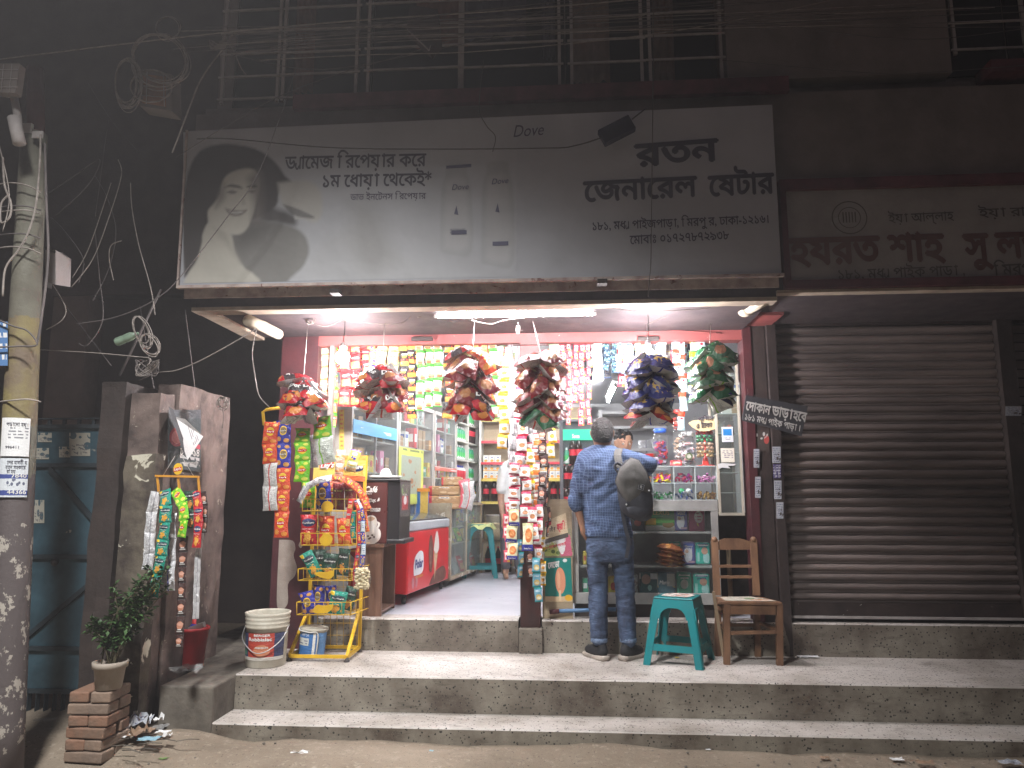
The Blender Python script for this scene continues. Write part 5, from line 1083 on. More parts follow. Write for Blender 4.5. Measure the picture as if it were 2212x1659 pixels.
for i, v in enumerate((905, 952, 998, 1034, 1083)):
    z = at(1060, v, Y=YB).z; b = MB(); b.box((BSX0+.03, YB+.001, z-.02), (BSX1, YB+.32, z)); s_ = b.build('shelf', m_board, BS)
    b = MB(); b.box((BSX0+.03, YB-.006, z-.035), (BSX1, YB, z)); b.build('price_rail', m_rrail if i < 3 and i > 0 else m_yrail, BS)
    x = BSX0+.09
    while x < .25:
        if i == 3:
            for kk in range(3 if x < -.85 else 2): put('carton', carton_mesh(3, .075, .06, .105), (x, YB+.07, z+kk*.107), 'small white and orange juice carton stacked on the back shelf', 'carton', 'juice cartons on the back shelf')
            x += .082
        elif i == 4: put('bottle', bottle_mesh('cola'), (x, YB+.08, z), 'large dark cola bottle on the low back shelf', 'bottle', 'cola bottles on the low back shelf'); x += .115
        else: x += .2
# floor things at the back: pots, sack, crate stool
def pot(x, y, z, r, h, label, m=m_alu): return tag(MB().lathe([(r*.96, 0), (r, .02), (r, h), (r*1.04, h+.01), (r*1.04, h+.02), (r*.98, h+.02), (r*.95, h-.01), (.0001, h-.02)], 24, c=(x, y, z)).build('cooking_pot', m), label, 'pot', 'aluminium pots at the back')
pot(-.83, 9.75, 1.0, .19, .25, 'large aluminium pot under the cola shelf'); pot(-.52, 9.6, .95, .20, .26, 'aluminium pot to the right of the sack')
b = MB(); b.box((-1.1, 9.45, .93), (-.1, 9.95, .96)); b.box((-1.08, 9.47, ZI), (-1.04, 9.51, .93)); b.box((-.16, 9.47, ZI), (-.12, 9.51, .93)); tag(b.build('low_table', m_wood), 'low wooden table carrying pots at the back', 'table')
m_sack = grunge('sack_cloth', (.55, .47, .30), (.45, .36, .22), 10, bump=.6, bs=60)
tag(MB().lathe([(.10, 0), (.125, .04), (.12, .13), (.11, .17), (.125, .20), (.118, .215), (.10, .19), (.0001, .17)], 16, c=(-.90, 9.5, .962)).build('open_sack', m_sack), 'open cloth sack of grain on the low table', 'sack')
for k, (x, z_) in enumerate(((-.62, .965), (-.45, .97), (-.3, .965))): put('packet', packet_mesh('sachet_red', .26, .2, words=False), (x, 9.42, z_+.14), 'pink printed bag lying at the front of the low table', 'bag', 'pink bags on the low table', rot=(R(-40), 0, R(8*k)))
for k in range(6): put('bottle', bottle_mesh('cola'), (-.98+k*.13, 9.62, ZI), 'cola bottle on the floor under the low table', 'bottle', 'bottles under the low table')

# ---------------------------------------------------------------- teal plastic stools
m_teal = grunge('teal_plastic', (.012, .20, .22), (.01, .15, .165), 3, r=.35, bump=.05)
def stool(loc, rz, label, s=1, h=.45):
    t = thing('plastic_stool', label, 'stool', loc, 'teal plastic stools', (0, 0, rz)); a, c = .145*s, .215*s
    b = MB(); n = 8
    b.box((-a, -a, h-.012), (a, a, h)); bevel(b.build('seat', m_teal, t, (0, 0, 0)), .01)
    b = MB()
    for (x0, y0, x1, y1) in ((-a, -a, a, -a), (a, -a, a, a), (a, a, -a, a), (-a, a, -a, -a)):
        dz = h-.07; k = lambda z: 1+(c/a-1)*(h-z)/h
        b.add([(x0, y0, h-.013), (x1, y1, h-.013), (x1*k(dz), y1*k(dz), dz), (x0*k(dz), y0*k(dz), dz)], [(0, 3, 2, 1)])
        z0, z1 = .10, .145; b.add([(x0*k(z1), y0*k(z1), z1), (x1*k(z1), y1*k(z1), z1), (x1*k(z0), y1*k(z0), z0), (x0*k(z0), y0*k(z0), z0)], [(0, 3, 2, 1)])
        # arched corners of the opening
        for (ax, ay, bx, by) in ((x0, y0, x1, y1), (x1, y1, x0, y0)):
            pts = [(.0, dz), (.40, dz), (.30, dz-.012), (.235, dz-.035), (.20, dz-.075)]
            vs = []
            for f_, z in pts: vs.append(((ax+(bx-ax)*f_)*k(z), (ay+(by-ay)*f_)*k(z), z))
            z = dz-.075; vs.append((ax*k(z), ay*k(z), z)); b.add(vs, [tuple(range(len(vs)))])
    o = b.build('apron', m_teal, t, (0, 0, 0)); sm = o.modifiers.new('s', 'SOLIDIFY'); sm.thickness = .006
    for sx_, sy_ in ((-1, -1), (1, -1), (1, 1), (-1, 1)):
        b = MB(); vs = []
        for z, w in ((h-.07, .06), (.145, .052), (0, .050)):
            k = a+(c-a)*(h-z)/h; X, Y = sx_*k, sy_*k; vs += [(X-sx_*w, Y, z), (X-sx_*.008, Y, z), (X, Y-sy_*.008, z), (X, Y-sy_*w, z)]
        b.add(vs, [(i*4+j, i*4+j+1, i*4+j+5, i*4+j+4) for i in range(2) for j in range(3)])
        o = b.build('leg', m_teal, t, (0, 0, 0)); sm = o.modifiers.new('s', 'SOLIDIFY'); sm.thickness = .007; sm.offset = 0
    return t
st1 = stool((.815, 5.60, ZP), R(-22), 'teal plastic stool beside the wooden chair with worn paper on its seat', .97, .46)
m_paper = printed('worn_paper', (.55, .50, .45), [('n', .5, .5, .5, .5, (.45, .2, .15), 3, 3), ('s', .5, .5, .4, .4, (.3, .28, .27), 9)], r=.7, wr=.3, fuzz=.2)
o = MB().add([(-.10, -.085, .464), (.085, -.10, .464), (.12, .02, .465), (.095, .095, .464), (-.02, .11, .465), (-.11, .06, .464)], [(0, 1, 2, 3, 4, 5)], 0, [[(0, 0), (1, 0), (1, .5), (1, 1), (.4, 1), (0, .8)]]).build('paper_sheet', m_paper, None, (0, 0, 0)); o.location = (.815, 5.60, ZP+.001); o.rotation_euler = (0, 0, R(-22)); tag(o, 'torn printed paper stuck on the front stool', 'paper')
st2 = stool((-1.02, 9.0, ZI), R(8), 'teal plastic stool deep in the shop under a green cloth', .98, .62)
b = MB(); n = 8; vs = [(-1.02+(i/n-.5)*.38, 9.0+(j/n-.5)*.34-.0, ZI+.626-(.05 if j == 0 or i in (0, n) else 0)*(1+.5*math.sin(i*1.7))) for j in range(n+1) for i in range(n+1)]
b.add(vs, [(j*(n+1)+i, j*(n+1)+i+1, (j+1)*(n+1)+i+1, (j+1)*(n+1)+i) for j in range(n) for i in range(n)], 0, [[(i/n, j/n), ((i+1)/n, j/n), ((i+1)/n, (j+1)/n), (i/n, (j+1)/n)] for j in range(n) for i in range(n)])
tag(b.build('cloth', pmat('green_print_cloth', (.55, .62, .25), ('r', .5, .5, .3, .12, (.6, .1, .08)), wr=.3)), 'yellow green printed cloth over the far stool', 'cloth')

# ---------------------------------------------------------------- ice cream freezer
m_fr = newmat('freezer_red', (.62, .018, .022), .28); gf = NG(m_fr); gf.lk(gf.mix(gf.ramp(gf.noise(gf.coords(), 2, 5), .5, .9), (.64, .018, .024), (.50, .03, .03)), P(m_fr).inputs['Base Color'])
FRZ = thing('ice_cream_freezer', 'red ice cream chest freezer with a curved glass lid', 'freezer', (-1.6, 6.55, ZI))
fa, fb = Vector((-1.373, 6.55, 0)), Vector((-1.215, 7.85, 0)); fd = (fb-fa).normalized(); fn = Vector((-fd.y, fd.x, 0)); FW_ = .62; FL = (fb-fa).length
def fp(s, d, z): return fa+fd*s+fn*d+Vector((0, 0, z))
def fbox(b, s0, s1, d0, d1, z0, z1, m=0):
    vs = [fp(s, d, z) for z in (z0, z1) for s, d in ((s0, d0), (s1, d0), (s1, d1), (s0, d1))]; b.add(vs, [(0,1,5,4),(1,2,6,5),(2,3,7,6),(3,0,4,7),(4,5,6,7),(3,2,1,0)], m, [[(0,0),(1,0),(1,1),(0,1)]]*6)
zf0, zf1 = .645, 1.185
b = MB(); fbox(b, 0, FL, 0, FW_, zf0, zf1); bevel(b.build('body', m_fr, FRZ), .018, 3)
b = MB(); fbox(b, -.006, FL+.006, -.006, FW_+.006, zf1+.001, zf1+.085); bevel(b.build('top_rim', grunge('grey_plastic', (.42, .43, .45), (.35, .36, .38), 5, bump=.02), FRZ), .015, 3)
b = MB(); fbox(b, -.008, .03, .02, FW_-.005, zf1+.01, zf1+.075); fbox(b, .03, FL-.02, .012, .045, zf1+.087, zf1+.10); fbox(b, .03, FL-.02, FW_-.05, FW_-.02, zf1+.087, zf1+.10); b.build('rail', m_dark, FRZ)
b = MB(); n = 8; vs = [fp(s, .03+(FW_-.06)*i/n, zf1+.10+.045*math.sin(math.pi*i/n)) for s in (.02, FL-.02) for i in range(n+1)]
b.add(vs, [(i, i+1, n+2+i, n+1+i) for i in range(n)], smooth=True); b.build('glass_lid', glass('dark_lid_glass', (.35, .38, .40), .3, .08), FRZ)
for s, d in ((.08, .06), (.08, FW_-.06), (FL-.08, .06), (FL-.08, FW_-.06)):
    b = MB(); c = fp(s, d, ZI+.032); b.tube([c-fn*.012, c+fn*.012], .032, 12); b.bar(c+Vector((0, 0, .0)), c+Vector((.01, 0, .055)), .03, .012); b.build('castor', m_dark, FRZ)
m_logo = newmat('white_logo', (.75, .75, .76), .35); m_lnavy = newmat('logo_navy', (.03, .04, .2), .4)
def fside(b, pts, m=0, l=.002, t_=.001): b.poly([fp(s, -l, z) for s, z in pts], -fn, m, t_)
b = MB(); fside(b, blob([(.16, .79), (.40, .80), (.44, .90), (.42, .98), (.32, 1.0), (.20, .96), (.15, .88)], 4), 0, .003)
text(b, 'Polar', fp(.18, -.004, .85), fp(.41, -.004, .855), .075, (0, 0, 1), 1, .04, .001, .1, nrm=-fn); text(b, 'ICE CREAM', fp(.20, -.004, .765), fp(.42, -.004, .765), .018, (0, 0, 1), 2, .02, .001, nrm=-fn)
b.build('side_logo', [m_logo, m_lnavy, m_yel], FRZ)
m_choc2 = grunge('printed_chocolate', (.16, .06, .04), (.08, .03, .02), 9, bump=0); m_cone = grunge('printed_cone', (.62, .42, .26), (.5, .3, .18), 14, bump=0); m_crm = newmat('printed_cream', (.75, .68, .6), .4)
b = MB(); fside(b, blob([(.62, .80), (.70, .78), (.74, .95), (.70, 1.10), (.64, 1.12), (.60, 1.0)], 4), 0, .003); fside(b, blob([(.80, .70), (.88, .90), (.90, 1.0), (.80, 1.0), (.77, .9)], 4), 1, .003); fside(b, blob([(.76, .98), (.80, 1.10), (.86, 1.16), (.92, 1.08), (.93, .98), (.84, .94)], 4), 2, .004)
fside(b, blob([(.62, .66), (1.1, .66), (1.2, .72), (1.1, .80), (.8, .76)], 4), 0, .002); b.build('printed_ices', [m_choc2, m_cone, m_crm], FRZ)
b = MB()
for s in (.14, .24): fside(b, [(s+.035*math.cos(a*.52), .73+.05*math.sin(a*.52)) for a in range(12)], 0, .003)
b.build('round_marks', [grunge('pale_pink_print', (.6, .3, .32), (.5, .12, .14), 12, bump=0)], FRZ)
b = MB(); b.add([fp(-.003, d, z) for d, z in ((.50, .83), (.62, .83), (.62, 1.0), (.56, 1.0), (.50, .95))], [(0, 1, 2, 3, 4)]); b.build('front_logo', m_logo, FRZ)
# showcase behind the freezer with bread on top
CB = thing('wooden_showcase', 'old wooden showcase with glass sides on castors behind the freezer', 'showcase', fp(FL+.5, .2, ZI)); s0, s1 = FL+.05, FL+1.5
b = MB()
for s in (s0, s1-.05):
    for d in (.0, .5): fbox(b, s, s+.05, d, d+.05, .64, 1.40)
fbox(b, s0, s0+.02, .05, .5, .64, 1.40); fbox(b, s0, s1, -.005, .56, 1.401, 1.43); fbox(b, s0, s1, 0, .55, .62, .655); fbox(b, s0+.05, s1-.05, .02, .5, .98, 1.0); fbox(b, s0+.7, s0+.73, .002, .04, .655, 1.40)
b.build('frame', grunge('old_patched_wood', (.46, .40, .30), (.28, .20, .13), 6, bump=.4, c3=(.7, .68, .6), sc3=9, lo3=.6, hi3=.62), CB)
b = MB(); fbox(b, s0+.05, s1-.05, .012, .016, .66, 1.395); b.build('side_glass', G2, CB)
for s, d in ((s0+.1, .08), (s1-.1, .08)):
    b = MB(); b.ball(fp(s, d, ZI+.04), .038, 12); b.build('castor', m_dark, CB)
for k in range(9): put('packet', packet_mesh(['noodles', 'yellow_blue', 'silver', 'green_chips'][k % 4], .16, .18, words=False), fp(s0+.14+k*.135, .10, 1.0+.15 if k % 2 else .66+.17), 'packet lying behind the showcase glass', 'packet', 'packets behind the showcase glass', rot=(R(-20), 0, ANG))
m_bread = printed('bread_wrap', (.45, .26, .12), [('n', .5, .5, .5, .5, (.62, .42, .24), 4, 3), ('r', .04, .5, .09, .5, (.6, .04, .06)), ('r', .5, .88, .16, .09, (.72, .66, .6)), ('s', .5, .88, .13, .05, (.1, .08, .2), 10)], r=.25, wr=.5)
def loaf(px0, py0, px1, py1, Y, label, d=.18):
    a = at(px0, py1, Y=Y); c = at(px1, py0, Y=Y); b = MB(); b.box((a.x, Y, a.z), (c.x, Y+d, c.z)); o = b.build('bread_loaf', m_bread); bevel(o, .018, 3); return tag(o, label, 'bread', 'wrapped loaves on the showcase')
YBR = 7.95
loaf(923, 1071, 995, 1100, YBR, 'wrapped bread loaf at the bottom of the stack on the showcase'); loaf(924, 1050, 994, 1070.5, YBR+.01, 'wrapped bread loaf in the middle of the stack on the showcase'); loaf(952, 1030, 996, 1049.5, YBR+.03, 'small wrapped loaf on top of the bread stack')
for k, (x, y, kd) in enumerate(((1002, 1036, 'sachet_red'), (1012, 1040, 'silver_red'), (1008, 1062, 'sachet_red'), (1017, 1064, 'silver_red'))): put('packet', packet_mesh(kd, .13, .18, words=False), at(x, y, Y=YBR-.01), 'red and clear bag beside the bread stack', 'bag', 'bags beside the bread stack', rot=(R(-6), R(10*k-12), R(20)))
t = thing('storage_chest', 'blue and orange painted chest beyond the freezer', 'chest', at(905, 1100, Y=7.3))
a, c = at(884, 1106, Y=7.9), at(925, 1062, Y=7.9); b = MB(); b.box((a.x, 7.9, a.z-.4), (c.x, 8.5, c.z)); b.build('body', pmat('blue_yellow_print', (.03, .16, .5), ('r', .8, .5, .22, .5, (.75, .5, .1)), r=.5), t)
b = MB(); b.box((a.x-.01, 7.89, c.z+.001), (c.x+.01, 8.51, c.z+.035)); b.build('lid', newmat('orange_lid', (.8, .3, .04), .4), t)

# ---------------------------------------------------------------- coffee machine on its cabinet
m_wal = grunge('walnut_board', (.19, .10, .065), (.12, .062, .042), 7, .35, .7, r=.5, bump=.1, stretch=(6, 6, .7))
CT = thing('wooden_stand', 'dark walnut open stand under the coffee machine', 'stand', (-1.6, 5.98, ZI)); b = MB()
xa, xb, ya, yb_ = at(770, 1330, Y=5.93).x, at(823, 1330, Y=5.93).x, 5.93, 6.38
b.box((xa, ya, ZI), (xb, ya+.02, 1.09)); b.build('side_panel', m_wal, CT); b = MB(); b.box((xa, yb_, ZI), (xb, yb_+.02, 1.09)); b.build('side_panel', m_wal, CT)
b = MB(); b.box((xa-.01, ya-.02, 1.091), (xb+.01, yb_+.04, 1.115)); b.box((xa, ya+.021, ZI+.02), (xb-.002, yb_-.001, ZI+.04)); b.build('top', m_wal, CT)
CM = thing('coffee_machine', 'dark brown coffee vending machine with a printed coffee cup', 'coffee machine', (-1.6, 5.98, 1.116))
m_cof = grunge('coffee_brown', (.09, .022, .020), (.06, .016, .015), 3, r=.3, bump=.02); mb_ = newmat('machine_black', (.015, .014, .016), .3)
zt_ = at(800, 1040, Y=5.95).z; xm0 = at(762, 1100, Y=5.95).x; xm1 = at(836, 1100, Y=5.95).x; xm2 = at(856, 1100, Y=6.3).x
b = MB(); b.box((xm0, 5.95, 1.117), (xm1, 6.4, zt_)); bevel(b.build('body', m_cof, CM), .006)
b = MB(); b.box((xm1+.001, 5.96, 1.13), (xm1+.10, 6.38, zt_)); b.box((xm0, 5.94, zt_+.001), (xm1+.10, 6.4, zt_+.02)); b.box((xm1, 5.955, 1.117), (xm1+.15, 6.33, 1.15)); bevel(b.build('dispenser', mb_, CM), .005)
m_disp = pmat('dispenser_print', (.08, .07, .07), ('n', .4, .8, .3, .2, (.2, .4, .1), 3, 3), ('r', .5, .42, .35, .22, (.45, .03, .04)), ('e', .5, .50, .18, .14, W_), ('s', .5, .68, .3, .04, W_, 20), r=.3)
b = MB(); X_ = xm1+.102; b.quad((X_, 5.99, 1.33), (X_, 6.33, 1.33), (X_, 6.33, zt_-.02), (X_, 5.99, zt_-.02)); b.build('dispenser_print', m_disp, CM)
b = MB(); ym = 5.948
ptext(b, 'Café', (787, 1063), (814, 1063), 12, ym, 0, .03, .001, .3); ptext(b, 'perience', (776, 1068), (804, 1068), 4, ym); ptext(b, 'Day, & ', (797, 1085), (822, 1082), 7, ym, 0, .02, .001, .3)
ptext(b, '01744-493180', (800, 1101), (822, 1101), 3.5, ym, 0, .02); ptext(b, '01613-328907', (800, 1105), (822, 1105), 3.5, ym, 0, .02); ptext(b, 'Real Cafe BD', (798, 1178), (821, 1178), 3.5, ym, 0, .02)
def mp(pts, m=0, l=.0005): b.poly([at(x, y, Y=ym-l) for x, y in pts], (0, -1, 0), m, .0008)
b.build('lettering', m_txt, CM)
b = MB(); mp(blob([(785, 1120), (800, 1113), (812, 1118), (814, 1135), (806, 1150), (795, 1155), (785, 1152)], 4), 0); mp(blob([(785, 1150), (812, 1140), (822, 1148), (820, 1165), (805, 1176), (785, 1178)], 4), 0, .001); mp(blob([(788, 1121), (800, 1116), (810, 1120), (800, 1126)], 4), 1, .002)
mp(blob([(814, 1126), (821, 1130), (818, 1140), (812, 1141), (816, 1134)], 3), 0, .0015)
for x, y in ((795, 1158), (800, 1162), (804, 1156), (797, 1164), (808, 1160)): mp([(x+2.6*math.cos(a), y+2*math.sin(a)) for a in range(0, 6)], 2, .0025)
b.build('printed_cup', [grunge('printed_white_cup', (.66, .63, .60), (.55, .5, .47), 6, bump=0), newmat('printed_foam', (.42, .28, .18), .5), newmat('printed_beans', (.05, .015, .012), .5)], CM)
tag(MB().lathe([(.10, 0), (.13, .01), (.135, .03), (.05, .03), (.045, .06), (.03, .085), (.0001, .095)], 16, c=(xm1-.06, 6.12, zt_+.021)).build('white_dish', m_white), 'white dish with a knotted bag on the coffee machine', 'dish')

# ---------------------------------------------------------------- glass counter
YC0 = 6.0; cx0, cx1 = at(1235, 1200, Y=YC0).x, at(1555, 1200, Y=YC0).x; zc0, zc1 = .66, 1.462; CD = .42
CN = thing('glass_counter', 'long glass fronted shop counter with grey metal frame', 'counter', ((cx0+cx1)/2, YC0, ZI))
b = MB(); fw = .055
b.box((cx0, YC0, zc0), (cx1, YC0+.03, zc0+.085)); b.box((cx0, YC0, zc1-.085), (cx1, YC0+.03, zc1)); b.box((cx0, YC0+.0005, zc0+.086), (cx0+fw, YC0+.03, zc1-.086)); b.box((cx1-fw, YC0+.0005, zc0+.086), (cx1, YC0+.03, zc1-.086))
b.box((cx0, YC0+.031, zc1-.03), (cx1, YC0+CD, zc1-.001)); b.box((cx0, YC0+.031, zc0), (cx1, YC0+CD, zc0+.03)); b.box((cx0, YC0+CD, zc0), (cx1, YC0+CD+.02, zc1)); b.box((cx0+.001, YC0+.031, zc0+.031), (cx0+.02, YC0+CD-.001, zc1-.031)); b.box((cx1-.02, YC0+.031, zc0+.031), (cx1-.001, YC0+CD-.001, zc1-.031))
bevel(b.build('frame', m_alud, CN), .003)
b = MB(); b.box((cx0+.02, YC0+.05, ZI), (cx1-.02, YC0+.3, zc0-.001)); b.build('plinth', m_dark, CN)
zsh = [at(1400, 1148, Y=YC0+.05).z, at(1400, 1222, Y=YC0+.05).z]
for z in zsh:
    b = MB(); b.box((cx0+.021, YC0+.04, z-.015), (cx1-.021, YC0+CD-.002, z)); b.build('shelf', m_alud, CN)
b = MB(); b.box((cx0+fw+.001, YC0+.012, zc0+.086), (cx1-fw-.001, YC0+.016, zc1-.086)); b.build('front_glass', G1, CN)
YG = YC0+.10
def card(px0, py0, px1, py1, m, label, cat, Y=YG, d=.08, name='box', words=(), group=None, soft=False):
    a, c = at(px0, py1, Y=Y), at(px1, py0, Y=Y); b = MB()
    b.box((a.x, Y, a.z), (c.x, Y+d, c.z))
    for s_, x0, x1, y, h, mi, sh in words: ptext(b, s_, (x0, y), (x1, y), h, Y-.0005, mi, .025, .0012, sh)
    o = b.build(name, [m, m_txt, m_txty, m_txtd, m_lnavy])
    bevel(o, .018 if soft else .002, 3 if soft else 1); return tag(o, label, cat, group)
card(1395, 1098, 1456, 1147, pmat('green_biscuit_print', (.04, .22, .04), ('r', .5, .12, .5, .12, (.7, .68, .6)), ('e', .78, .28, .2, .14, (.35, .22, .06)), ('e', .6, .45, .5, .10, (.12, .45, .08)), ('r', .16, .42, .2, .14, (.72, .42, .05))), 'green biscuit box on the top shelf of the counter', 'box', words=[('LEXUS', 1410, 1446, 1112, 9, 2, 0)])
m_dia = pmat('blue_nappy_print', (.10, .10, .32), ('e', .45, .45, .3, .36, (.62, .64, .70)), ('e', .5, .80, .42, .14, (.06, .12, .5)), ('e', .36, .58, .12, .08, (.55, .35, .25)), ('r', .7, .12, .24, .05, (.45, .3, .4)))
card(1458, 1100, 1485, 1147, m_dia, 'white and blue nappy pack on the top counter shelf', 'pack', name='nappy_pack', words=[('Mamy', 1462, 1481, 1107, 4, 1, 0), ('Poko', 1464, 1480, 1112, 4, 1, 0)], soft=True)
card(1489, 1101, 1521, 1148, pmat('magenta_biscuit_print', (.32, .015, .09), ('e', .62, .66, .27, .27, (.66, .60, .58)), ('s', .62, .66, .2, .18, (.3, .03, .1), 7), ('n', .32, .22, .3, .22, (.72, .50, .06), 3, 3)), 'magenta box with a white oval on the top counter shelf', 'box')
for k, y in enumerate((1176, 1184, 1194, 1203, 1211)): put('packet', packet_mesh('brown_foil', .17, .20, .06, 'brown_foil', words=False), at(1418+(k % 2)*4, y+2, Y=YG+.02)+Vector((0, -.05, 0)), 'brown foil snack bag lying in the middle counter shelf', 'bag', 'brown foil bags on the middle shelf', rot=(R(-80), 0, R(80+6*k)))
m_av = pmat('teal_nappy_print', (.02, .42, .33), ('e', .7, .3, .22, .26, (.35, .62, .6)), ('e', .6, .62, .22, .16, (.55, .30, .22)), ('r', .15, .35, .1, .2, (.3, .6, .55)), ('e', .5, .9, .4, .07, (.6, .68, .66)))
card(1446, 1170, 1471, 1220, m_av, 'teal nappy pack left of the blue one on the middle shelf', 'pack', name='nappy_pack', words=[('Avonee', 1449, 1468, 1198, 4, 4, 0), ('pants', 1452, 1468, 1203, 4, 4, 0)], soft=True)
card(1474, 1170, 1502, 1220, m_dia, 'violet and white nappy pack in the middle shelf', 'pack', name='nappy_pack', words=[('Mamy', 1479, 1496, 1182, 4, 1, 0), ('Poko', 1481, 1495, 1187, 4, 1, 0)], soft=True)
card(1504, 1172, 1534, 1220, m_av, 'teal nappy pack at the right end of the middle shelf', 'pack', name='nappy_pack', words=[('Avonee', 1508, 1529, 1177, 4, 4, 0), ('pants', 1510, 1527, 1182, 4, 4, 0)], soft=True)
zlow = 1288
card(1383, 1236, 1420, zlow, pmat('grey_teal_print', (.03, .12, .13), ('e', .35, .7, .26, .2, (.5, .32, .25)), ('r', .8, .85, .2, .14, W_), ('e', .55, .35, .12, .12, (.3, .55, .5))), 'dark teal pad pack with a face on the lowest shelf', 'pack', name='pad_pack', words=[('Savlon', 1389, 1412, 1284, 4, 1, 0)], soft=True)
card(1421, 1236, 1459, zlow, pmat('marie_print', (.03, .12, .16), ('n', .7, .3, .3, .3, (.6, .42, .15), 2, 2), ('r', .75, .7, .22, .28, (.45, .45, .40))), 'dark blue biscuit pack on the lowest shelf', 'pack', name='biscuit_pack', words=[('Marie', 1424, 1446, 1262, 8, 1, .2)], soft=True)
card(1463, 1236, 1494, zlow, pmat('green_nappy_print', (.02, .32, .18), ('e', .5, .5, .25, .2, (.5, .5, .42))), 'green nappy pack in the middle of the lowest shelf', 'pack', name='nappy_pack', words=[('Avonee', 1466, 1490, 1244, 4, 1, 0), ('pants', 1470, 1487, 1250, 4, 1, 0)], soft=True)
card(1499, 1238, 1533, zlow, m_av, 'teal nappy pack at the right of the lowest shelf', 'pack', name='nappy_pack', words=[('Avonee', 1503, 1528, 1246, 4, 4, 0), ('pants', 1506, 1525, 1251, 4, 4, 0)], soft=True)
card(1258, 1250, 1270, zlow, PB[0], 'green carton at the left end of the lowest shelf', 'carton'); card(1258, 1190, 1268, 1221, PB[7], 'yellow packet at the left end of the middle shelf', 'packet', soft=True); card(1315, 1245, 1335, zlow, PB[7], 'yellow pack seen between the customer\'s legs', 'pack', soft=True); card(1361, 1240, 1378, zlow, PB[8], 'pale pack right of the customer\'s leg', 'pack', soft=True); card(1365, 1112, 1390, 1147, PB[9], 'dark box beside the green biscuit box', 'box')
# sweets display on the counter
SD = thing('sweets_display', 'clear display of eight compartments filled with sweets on the counter', 'display case', at(1480, 1079, Y=6.02)); YD = 6.02
x0, x1 = at(1365, 1050, Y=YD).x, at(1549, 1050, Y=YD).x; z0, z1 = zc1+.002, at(1480, 1007, Y=YD).z; zm = (z0+z1)/2; m_acr = newmat('acrylic_edge', (.55, .6, .6), .2)
b = MB(); nx = 4
for k in range(nx+1): x = x0+(x1-x0)*k/nx; b.box((x-.003, YD, z0), (x+.003, YD+.16, z1))
for z in (z0, zm, z1): b.box((x0, YD+.0005, z-.003 if z > z0 else z), (x1, YD+.1595, z+.003))
b.build('partitions', m_acr, SD); b = MB(); b.box((x0, YD-.004, z0), (x1, YD-.001, z1)); b.build('front_pane', G1, SD)
swm = {}
def sweets(i, j, cols, label, n=34, s=.016, long=1.6):
    x = x0+(x1-x0)*(i+.5)/nx; z = (zm if j else z0)+.004; b = MB(); W2 = (x1-x0)/nx/2-.012; ms = []
    for q in range(n):
        f = rr.random(); px_, pz, py = rr.uniform(-W2, W2), rr.uniform(0, .065)*(1-abs(rr.uniform(-.5, .5))), rr.uniform(.01, .12)
        mt = Matrix.Translation((x+px_, YD+py, z+.008+pz)) @ Matrix.Rotation(rr.uniform(0, 6.3), 4, rr.choice('XYZ')) @ Matrix.Rotation(rr.uniform(0, 3), 4, 'Y')
        b.box((-s*long/2, -s/2, -s/3), (s*long/2, s/2, s/3), rr.randrange(len(cols)), mt)
    for c in cols:
        if c not in swm: swm[c] = newmat('sweet_wrapper', c, .25)
    return tag(b.build('sweets', [swm[c] for c in cols]), label, 'sweets', 'sweets in the display', 'stuff')
sweets(0, 1, ((.72, .3, .12), (.7, .5, .3)), 'orange wrapped sweets in the upper left compartment'); sweets(1, 1, ((.75, .6, .02), (.75, .12, .02), (.45, .03, .3)), 'yellow, orange and purple chew sticks in the second upper compartment', 46, .018, 2)
sweets(2, 1, ((.40, .01, .06), (.25, .02, .2)), 'dark red sweets in the third upper compartment', 38); sweets(3, 1, ((.55, .18, .42), (.62, .35, .5)), 'pink and lilac sweets in the upper right compartment', 46)
sweets(0, 0, ((.4, .42, .42), (.2, .22, .24)), 'grey strips in the lower left compartment', 26); sweets(1, 0, ((.01, .16, .05), (.03, .32, .08), (.4, .45, .42)), 'dark green sweets in the second lower compartment', 46); sweets(2, 0, ((.05, .1, .3), (.4, .45, .55)), 'blue sweets in the third lower compartment', 30); sweets(3, 0, ((.42, .26, .08), (.25, .13, .05)), 'gold brown sweets in the lower right compartment', 46)
for k, (px, cm) in enumerate(((1472, (.05, .4, .15)), (1487, (.6, .62, .62)))): tag(MB().ball(at(px, 1061, Y=YD+.03), .024, 14).build('toy_ball', newmat('ball_shell', cm, .2)), '%s ball in the third lower compartment' % ['green', 'silver'][k], 'ball')
# jars on top of the display
zj = z1+.004
def jar(px, r, h, lidm, fill, label, Y=6.1, n=40, square=False, top=True):
    c = at(px, 1000, Y=Y); c.z = zj; t = thing('sweet_jar', label, 'jar', c, 'sweet jars on the display')
    MB().lathe([(r*.95, 0), (r, .01), (r, h*.86), (r*.8, h*.93), (r*.8, h)], 16).build('glass_body', JAR, t, (0, 0, 0))
    if top: MB().lathe([(r*.86, h), (r*.9, h+.004), (r*.9, h+.03), (r*.84, h+.036), (.0001, h+.036)], 16).build('lid', lidm, t, (0, 0, 0))
    b = MB()
    for q in range(n):
        a, rr_ = rr.uniform(0, 6.3), r*.8*math.sqrt(rr.random()); z = .012+h*.72*rr.random()
        mt = Matrix.Translation((rr_*math.cos(a), rr_*math.sin(a), z)) @ Matrix.Rotation(rr.uniform(0, 6), 4, rr.choice('XYZ')); b.box((-.016, -.009, -.007), (.016, .009, .007), rr.randrange(len(fill)), mt)
    b.build('contents', [newmat('jar_sweet', c_, .3) for c_ in fill], t, (0, 0, 0)); return t
m_lidr = newmat('red_lid', (.65, .04, .03), .35); m_lidb = newmat('blue_lid', (.03, .10, .45), .35)
